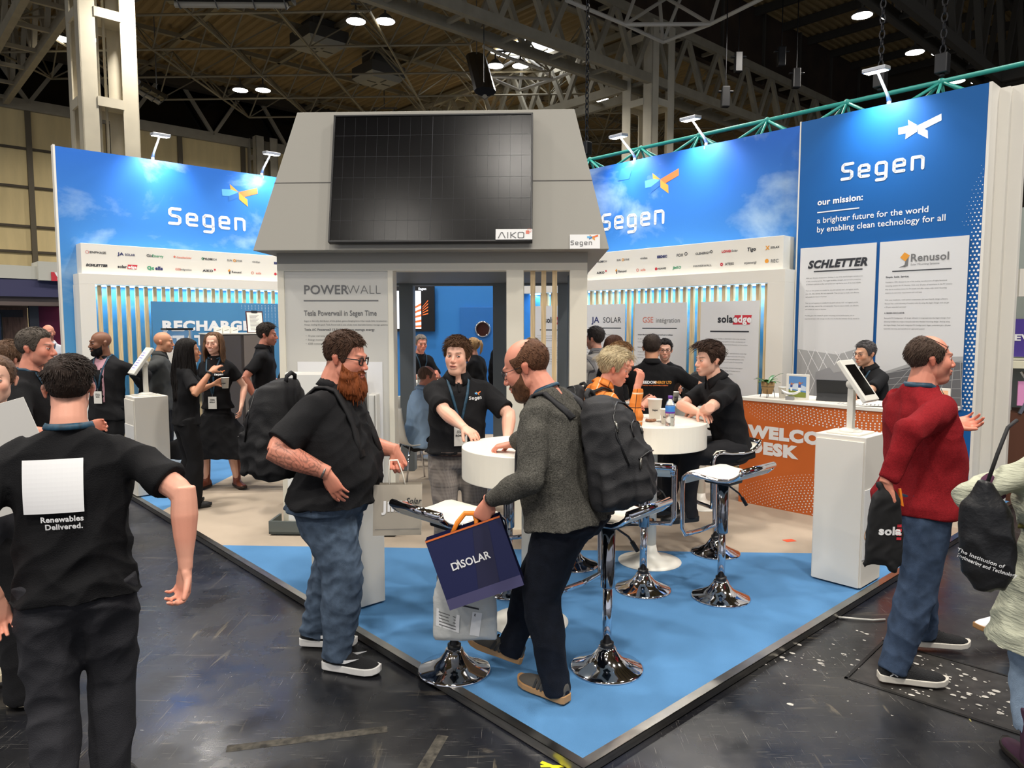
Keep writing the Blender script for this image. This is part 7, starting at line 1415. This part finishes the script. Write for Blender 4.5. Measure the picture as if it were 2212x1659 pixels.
person('person in black standing by the porthole door, cut by the grey column', (-.06,8.95,PZ), FA(.5,.85), 1.80, 1.08, 1.03, 'pink', {}, short, (34,28,26), voxel=.008, seed=44, shirt=dict(m=tee, sleeve=.6), trous=dict(m=trk), shoes=shb)
person('blonde person glimpsed behind the wooden battens of the kiosk', (.22,8.6,PZ), FA(.6,.7), 1.63, .95, .95, 'pale', dict(fem=1), dict(top=.014, side=.012, long=(40,.24,.1,.1), tufts=60), (176,146,104), voxel=.009, seed=45, shirt=dict(m=tee, sleeve=.2), trous=dict(m=trk), shoes=shb)
# 18, 19 at the cups table
f = FA(.97,.30); P = seated('person with swept grey blonde hair in an orange checked shirt leaning on the table', (.47,5.05,PZ), f, 1.74, .83, skin='red', hair=dict(top=.036, side=.012, tufts=620, low=-.055, part=-.9, fwd=.9, tl=1.9, mess=.1, quiff=.012), haircol=(196,178,142), brow=(120,100,80), lean=.28, curl=.22, look=(-.25,-.22,0), voxel=.005, seed=46, g=1.08,
    arms={1:dict(w=(.835,4.80,1.36), pole=(.6,.1,-1), fing=(-.2,.35,.75), palm=(-.55,-.1,.2), curl=.5),-1:dict(to=(-.12,.42,1.09), curl=.4)}, shirt=dict(m=ochk, sleeve=.60, collar=1, fold=.017, vx=.008), trous=dict(m=jean2), shoes=dict(m=mat('boot_tan2', (150,100,60), .6), sm=mat('sole_dark2')), legs={1:dict(to=(.12,.30,.40)),-1:dict(to=(-.12,.28,.40))})
pack_on(P, 'black rucksack worn over the orange checked shirt', .28, .38, .14, pk, zb, 33, .5, .0)
P = seated('short haired man half hidden behind the orange checked shirt', (.72,5.90,PZ), FA(.9,-.25), 1.74, .83, skin='pink', hair=dict(top=.026, side=.010, tufts=320), haircol=(126,92,58), lean=.22, look=(-.1,-.15,0), voxel=.007, seed=47, shirt=dict(m=tee, sleeve=.5), trous=dict(m=trk), shoes=shb, legs={1:dict(to=(.12,.30,.40)),-1:dict(to=(-.12,.28,.40))}, arms={1:dict(to=(.1,.36,1.09)),-1:dict(to=(-.12,.34,1.09))})
# 20 - 24 group by the posters
P = person('man in a grey plaid shirt standing with his back turned by the kiosk', (.92,7.75,PZ), FA(-.5,.8), 1.76, 1, 1, 'pink', {}, dict(top=.022, side=.009, tufts=260), (52,46,44), look=(.25,0,0), voxel=.008, seed=48, shirt=dict(m=pchk, sleeve=.58, collar=1), trous=dict(m=trk), shoes=shb, stubble=.4)
P = person('woman with straight brown hair and glasses beside the grey plaid shirt', (1.0,7.25,PZ), FA(.75,.6), 1.68, .95, .95, 'pale', dict(fem=1), dict(top=.012, side=.012, long=(50,.26,.15,.05), tufts=60, fan=2.05, wave=.4), (84,54,40), voxel=.008, seed=49, glasses=dict(t=.0018, c=(40,34,34)), shirt=dict(m=tee, sleeve=.3), trous=dict(m=trk), shoes=shb)
P = person('broad man seen from behind in a black T-shirt with an orange and white company print', (1.25,6.45,PZ), FA(.12,1), 1.70, 1.25, 1.18, 'tan', dict(fat=.5), dict(top=.013, side=.006, tufts=320, low=-.05), (56,46,40), look=(-.15,0,0), lean=.06, voxel=.006, seed=50, shirt=dict(m=tee, sleeve=.23, collar=1, hem=.22), trous=dict(m=trk), shoes=shb, arms={1:dict(to=(.36,.2,1.02), pole=(1,-.4,0)),-1:dict(to=(-.34,.22,1.02), pole=(-1,-.4,0))})
def d_free(mb): mb.mi = W_; mb.text('FREEDOM', (-.118,0,0), .034, X_L, UP, 'LEFT', .0014, .95); mb.mi = Y_; mb.text('ENERGY LTD', (.018,0,0), .034, X_L, UP, 'LEFT', .0012, .72); mb.mi = O_; mb.text('ELECTRICAL AND RENEWABLE ENERGY', (-.118,0,-.02), .013, X_L, UP, 'LEFT', .0004, 1.05)
decal(P, d_free, .0, .62, INKS, 'back_print', -1); make_lanyard(P, dict(front=0, c=(30,76,98), w=.02))
P = person('dark haired man in glasses gesturing behind the broad man in black', (1.66,7.85,PZ), FA(-.2,-1), 1.62, 1, 1, 'pale', dict(), dict(top=.02, side=.008, tufts=200), (30,25,24), voxel=.008, seed=51, glasses=dict(t=.0022), stubble=.3, shirt=dict(m=tee, sleeve=.24), trous=dict(m=trk), shoes=shb, arms={1:dict(to=(.16,.36,1.28), fing=(-.7,.6,.1), palm=(0,0,-1), curl=.2),-1:dict(to=(-.2,.25,1.1))})
P = seated('woman with light brown hair in black sitting by the black rucksack', (2.08,7.42,PZ), FA(-.85,-.45), 1.70, .80, skin='pink', head=dict(fem=1), hair=dict(top=.012, side=.012, long=(40,.2,.1,.2), tufts=80, fan=2.0), haircol=(150,108,70), lean=.12, look=(.05,-.1,0), voxel=.007, seed=52, shirt=dict(m=tee, sleeve=.6), trous=dict(m=trk), shoes=shb, arms={1:dict(to=(.12,.34,1.06)),-1:dict(to=(-.16,.36,1.07), palm=(0,0,-1))}); watch(P, -1, (190,190,190), .9)
backpack('rucksack', 'black rucksack standing on the white table behind the young man', (1.76,6.78,PZ+.98+.165), rotz(.8), .30, .32, .20, pk, 34, zb)
# 25 young man on the stool
f = FA(-.97,-.20); P = seated('young man with quiffed dark hair in black sitting on the stool at the round table', (1.66,5.42,PZ), f, 1.78, .835, skin='pale', head=dict(nose=1.05), hair=dict(top=.030, side=.007, tufts=620, quiff=.022, low=-.05, fwd=1., tl=1.5, part=.1), haircol=(64,46,36), stubble=.22, lean=.20, curl=.16, look=(.02,-.03,0), voxel=.0045, seed=53, sh=1.05,
    arms={-1:dict(w=(1.40,5.30,1.125), pole=(-.35,1,-.5), palm=(0,0,-1), fing=(1,.2,0), curl=.3),1:dict(w=(1.36,5.22,1.14), pole=(.5,1,-.4), palm=(0,0,-1), curl=.3)}, legs={-1:dict(w=(1.30,5.22,.42), pole=(-.15,1,.2), yaw=.1),1:dict(w=(1.22,5.50,.40), pole=(.1,1,.2))}, shirt=dict(m=polo, sleeve=.225, collar=1, fold=.015, hem=.2, vx=.008), trous=dict(m=cl('black_jeans', (34,34,37)), add=.014, vx=.0085), shoes=dict(m=mat('boot_black', (20,20,21), .5), sm=mat('sole_black'), sole=.034, lace=mat('lace_black')))
def d_sl(mb): mb.mi = W_; mb.flat([(0,0),(.03,0),(.03,.02),(0,.02)])
decal(P, d_sl, -.1, .86, INKS, 'sleeve_mark', -1)
# 26 man behind the welcome desk
P = seated('grey haired man in glasses typing behind the orange welcome desk', (3.58,7.12,PZ), FA(-.98,-.25), 1.76, .80, skin='olive', head=dict(nose=1.15), hair=dict(top=.018, side=.008, tufts=320, low=-.05), haircol=(76,72,72), stubble=.35, lean=.10, curl=.08, look=(.05,-.06,0), voxel=.0055, seed=54, glasses=dict(t=.0016, c=(30,30,34)), shirt=dict(m=polo, sleeve=.23, collar=1), trous=dict(m=trk), shoes=shb, lanyard=dict(lany, badge=0),
    arms={-1:dict(w=(3.12,6.78,1.135), pole=(-.8,-.6,-.4), palm=(0,0,-1), fing=(-.9,-.1,-.1), curl=.4),1:dict(w=(3.10,6.98,1.13), palm=(0,0,-1), curl=.4)}); seg_logo(P, .08, .66, .018); watch(P, -1, (186,182,176), .9, .012)
# 27 man in the red jumper
f = FA(.97,.08); P = person('man in a red jumper and blue jeans with glasses pushed up on his head', (2.06,3.64,0), f, 1.79, 1.34, 1.10, 'red', dict(nose=1.2, fat=.4), dict(top=.008, side=.011, tufts=620, bald=.42, low=-.095, front=.09, fwd=-.9, tl=1.6, mess=.1, scalp=.45), (74,58,48), lean=.02, look=(-.22,.02,0), voxel=.0042, seed=26, belly=.045, stubble=.25,
    arms={1:dict(w=(1.735,3.30,1.055), pole=(.6,-1,.1), palm=(-.3,.9,0), fing=(.05,.1,-1), curl=1.1, thumb=.7),-1:dict(w=(2.27,3.72,1.26), pole=(-.6,-.6,-1), palm=(.6,0,.5), fing=(.1,.95,.1), curl=.45, thumb=.3)},
    legs={1:dict(w=(1.90,3.46,.095), yaw=-.28),-1:dict(w=(2.26,3.84,.095), yaw=-.20)}, shirt=dict(m=redk, sleeve=.57, fold=.014, hem=.20, vx=.0075, name='jumper', add=.012, hw=1.03), trous=dict(m=jean2, add=.016, vx=.0075, fold=.010, fs=.8, low=.04), shoes=dict(m=mat('knit_black', (24,24,26), .85, bump=.7, bscale=200), sm=mat('sole_bone', (214,208,196), .55), sole=.03, L=.30, lace=mat('lace_black'), stripe=cross), glasses=dict(t=.002, c=(26,20,20), up=-.5), lanyard=dict(lany, w=.028, t=.36, badge=1))
# 28 woman in the linen dress at the right edge
f = FA(.28,.96); P = person('woman at the right edge in a grey green linen dress over purple sleeves', (2.17,2.74,0), f, 1.60, 1.2, 1.02, 'pink', dict(fem=1), dict(top=.012, side=.012, long=(40,.2,.1,.1)), (120,96,70), voxel=.0055, seed=27, bust=.03, shirt=dict(m=dresm, sleeve=.27, dress=6, name='dress', fold=.016, add=.022), trous=dict(m=jeanl, name='jeans', fold=.008, low=-.17), shoes=dict(m=mat('boot_purple', (66,38,58), .6), sm=mat('sole_dark2'), boot=.26),
    arms={-1:dict(to=(-.24,.16,.98), pole=(-1,-.5,0), hand=1),1:dict(to=(.2,.26,1.0))})
mb = MB()
for sd in (-1,1):
    S0, El, Wr = P.J['sh',sd], P.J['el',sd], P.J['wr',sd]; mb = MB(); mb.tube([S0+(El-S0)*.55, S0+(El-S0)*.8, El, El+(Wr-El)*.4, Wr], [.058,.056,.052,.046,.034], 14); me = organic(mb, .008, 3, .005, 8); me.materials.append(cl('purple_knit', (74,40,62))); link('under_sleeve', me, P.E, True)
mb = MB(); p, R = P.spine(.98); mb.tube([p+R@vec(.10*math.cos(a),.085*math.sin(a)-.012,.035+.012*math.sin(2*a)) for a in np.arange(20)*PI/10], [(.045,.05)]*20, 10, closed=True); mb.tube([p+R@vec(-.12,-.08,.05), p+R@vec(-.16,-.10,-.02), p+R@vec(-.12,-.12,-.05)], [.03,.035,.02], 8); me = organic(mb, .008, 2, .010, 9, .35)
sc_m = weave('knit_scarf', (206,70,140), [('h',16,.4,(120,196,70),.9),('z',30,.3,(226,140,180),.8),('h',9,.2,(70,60,90),.8)]); me.materials.append(sc_m); link('scarf', me, P.E, True)
olv = mat('pack_olive', (96,92,46), .75, spec=.25, bump=.3, bscale=240); tan = mat('leather_tan', (170,98,56), .6)
def olive_x(t, b, hug): hug([(-.2,-.20),(-.2,-.30)], (.012), 'leather_tab', tan, b); hug([(.36,.2),(.38,.05)], .009, 'leather_pull', tan, b); hug([(.30,.2),(.31,.06)], .008, 'leather_pull', tan, b)
pack_on(P, 'olive green rucksack with tan leather tabs at the right edge', .30, .40, .15, olv, mat('zip_grey', (150,146,146), .5), 35, .52, .0, olive_x)
t = thing('drawstring_bag', 'black drawstring bag with small white lettering beside the linen dress', 'bag', vec(1.80,2.70,1.17), f-.25); mb = MB(); mb.tube([(0,0,.02),(0,0,-.03),(0,0,-.08),(.01,0,-.2),(.02,0,-.33),(.035,0,-.385),(.05,0,-.40)], [(.025,.02),(.05,.03),(.085,.045),(.098,.05),(.092,.045),(.06,.03),(.02,.012)], 16, up=(0,1,0)); mb.tube([(.06,0,-.36),(.07,0,-.40)], [.03,.01], 8); me = organic(mb, .007, 3, .010, 12, .7); me.materials.append(mat('nylon_black', (20,20,22), .45, bump=.2, bscale=80)); o = link('bag_body', me, t, True)
def d_iet(mb): mb.mi = W_; mb.text('The Institution of', (-.085,0,-.262), .021, (.97,0,-.24), (.24,0,.97), 'LEFT', .0004); mb.text('Engineering and Technology', (-.085,0,-.285), .021, (.97,0,-.24), (.24,0,.97), 'LEFT', .0004, .8)
press(d_iet, bvh_of(o), INKS, o); mb = MB(); mb.tube([(0,0,0),(.03,.02,.12),(.06,.05,.22),(.09,.09,.245)], .007, 6); mb.build('cord', mat('cord_black', (24,24,26), .7), t, True)
# 29 stepping visitor beyond the right edge
person('visitor beyond the right edge stepping in with a white trainer', (3.14,4.02,0), FA(-1,0), 1.7, 1, 1, 'pink', {}, short, (60,46,36), voxel=.009, seed=28, legs={1:dict(to=(.1,-.2,.1)),-1:dict(to=(-.06,.36,.095))}, shirt=dict(m=trg, sleeve=.5), trous=dict(m=jeanl), shoes=dict(m=mat('trainer_white', (222,222,224), .5), sm=mat('sole_gum'), sole=.03, lace=mat('lace_white', (230,230,230), .6)))
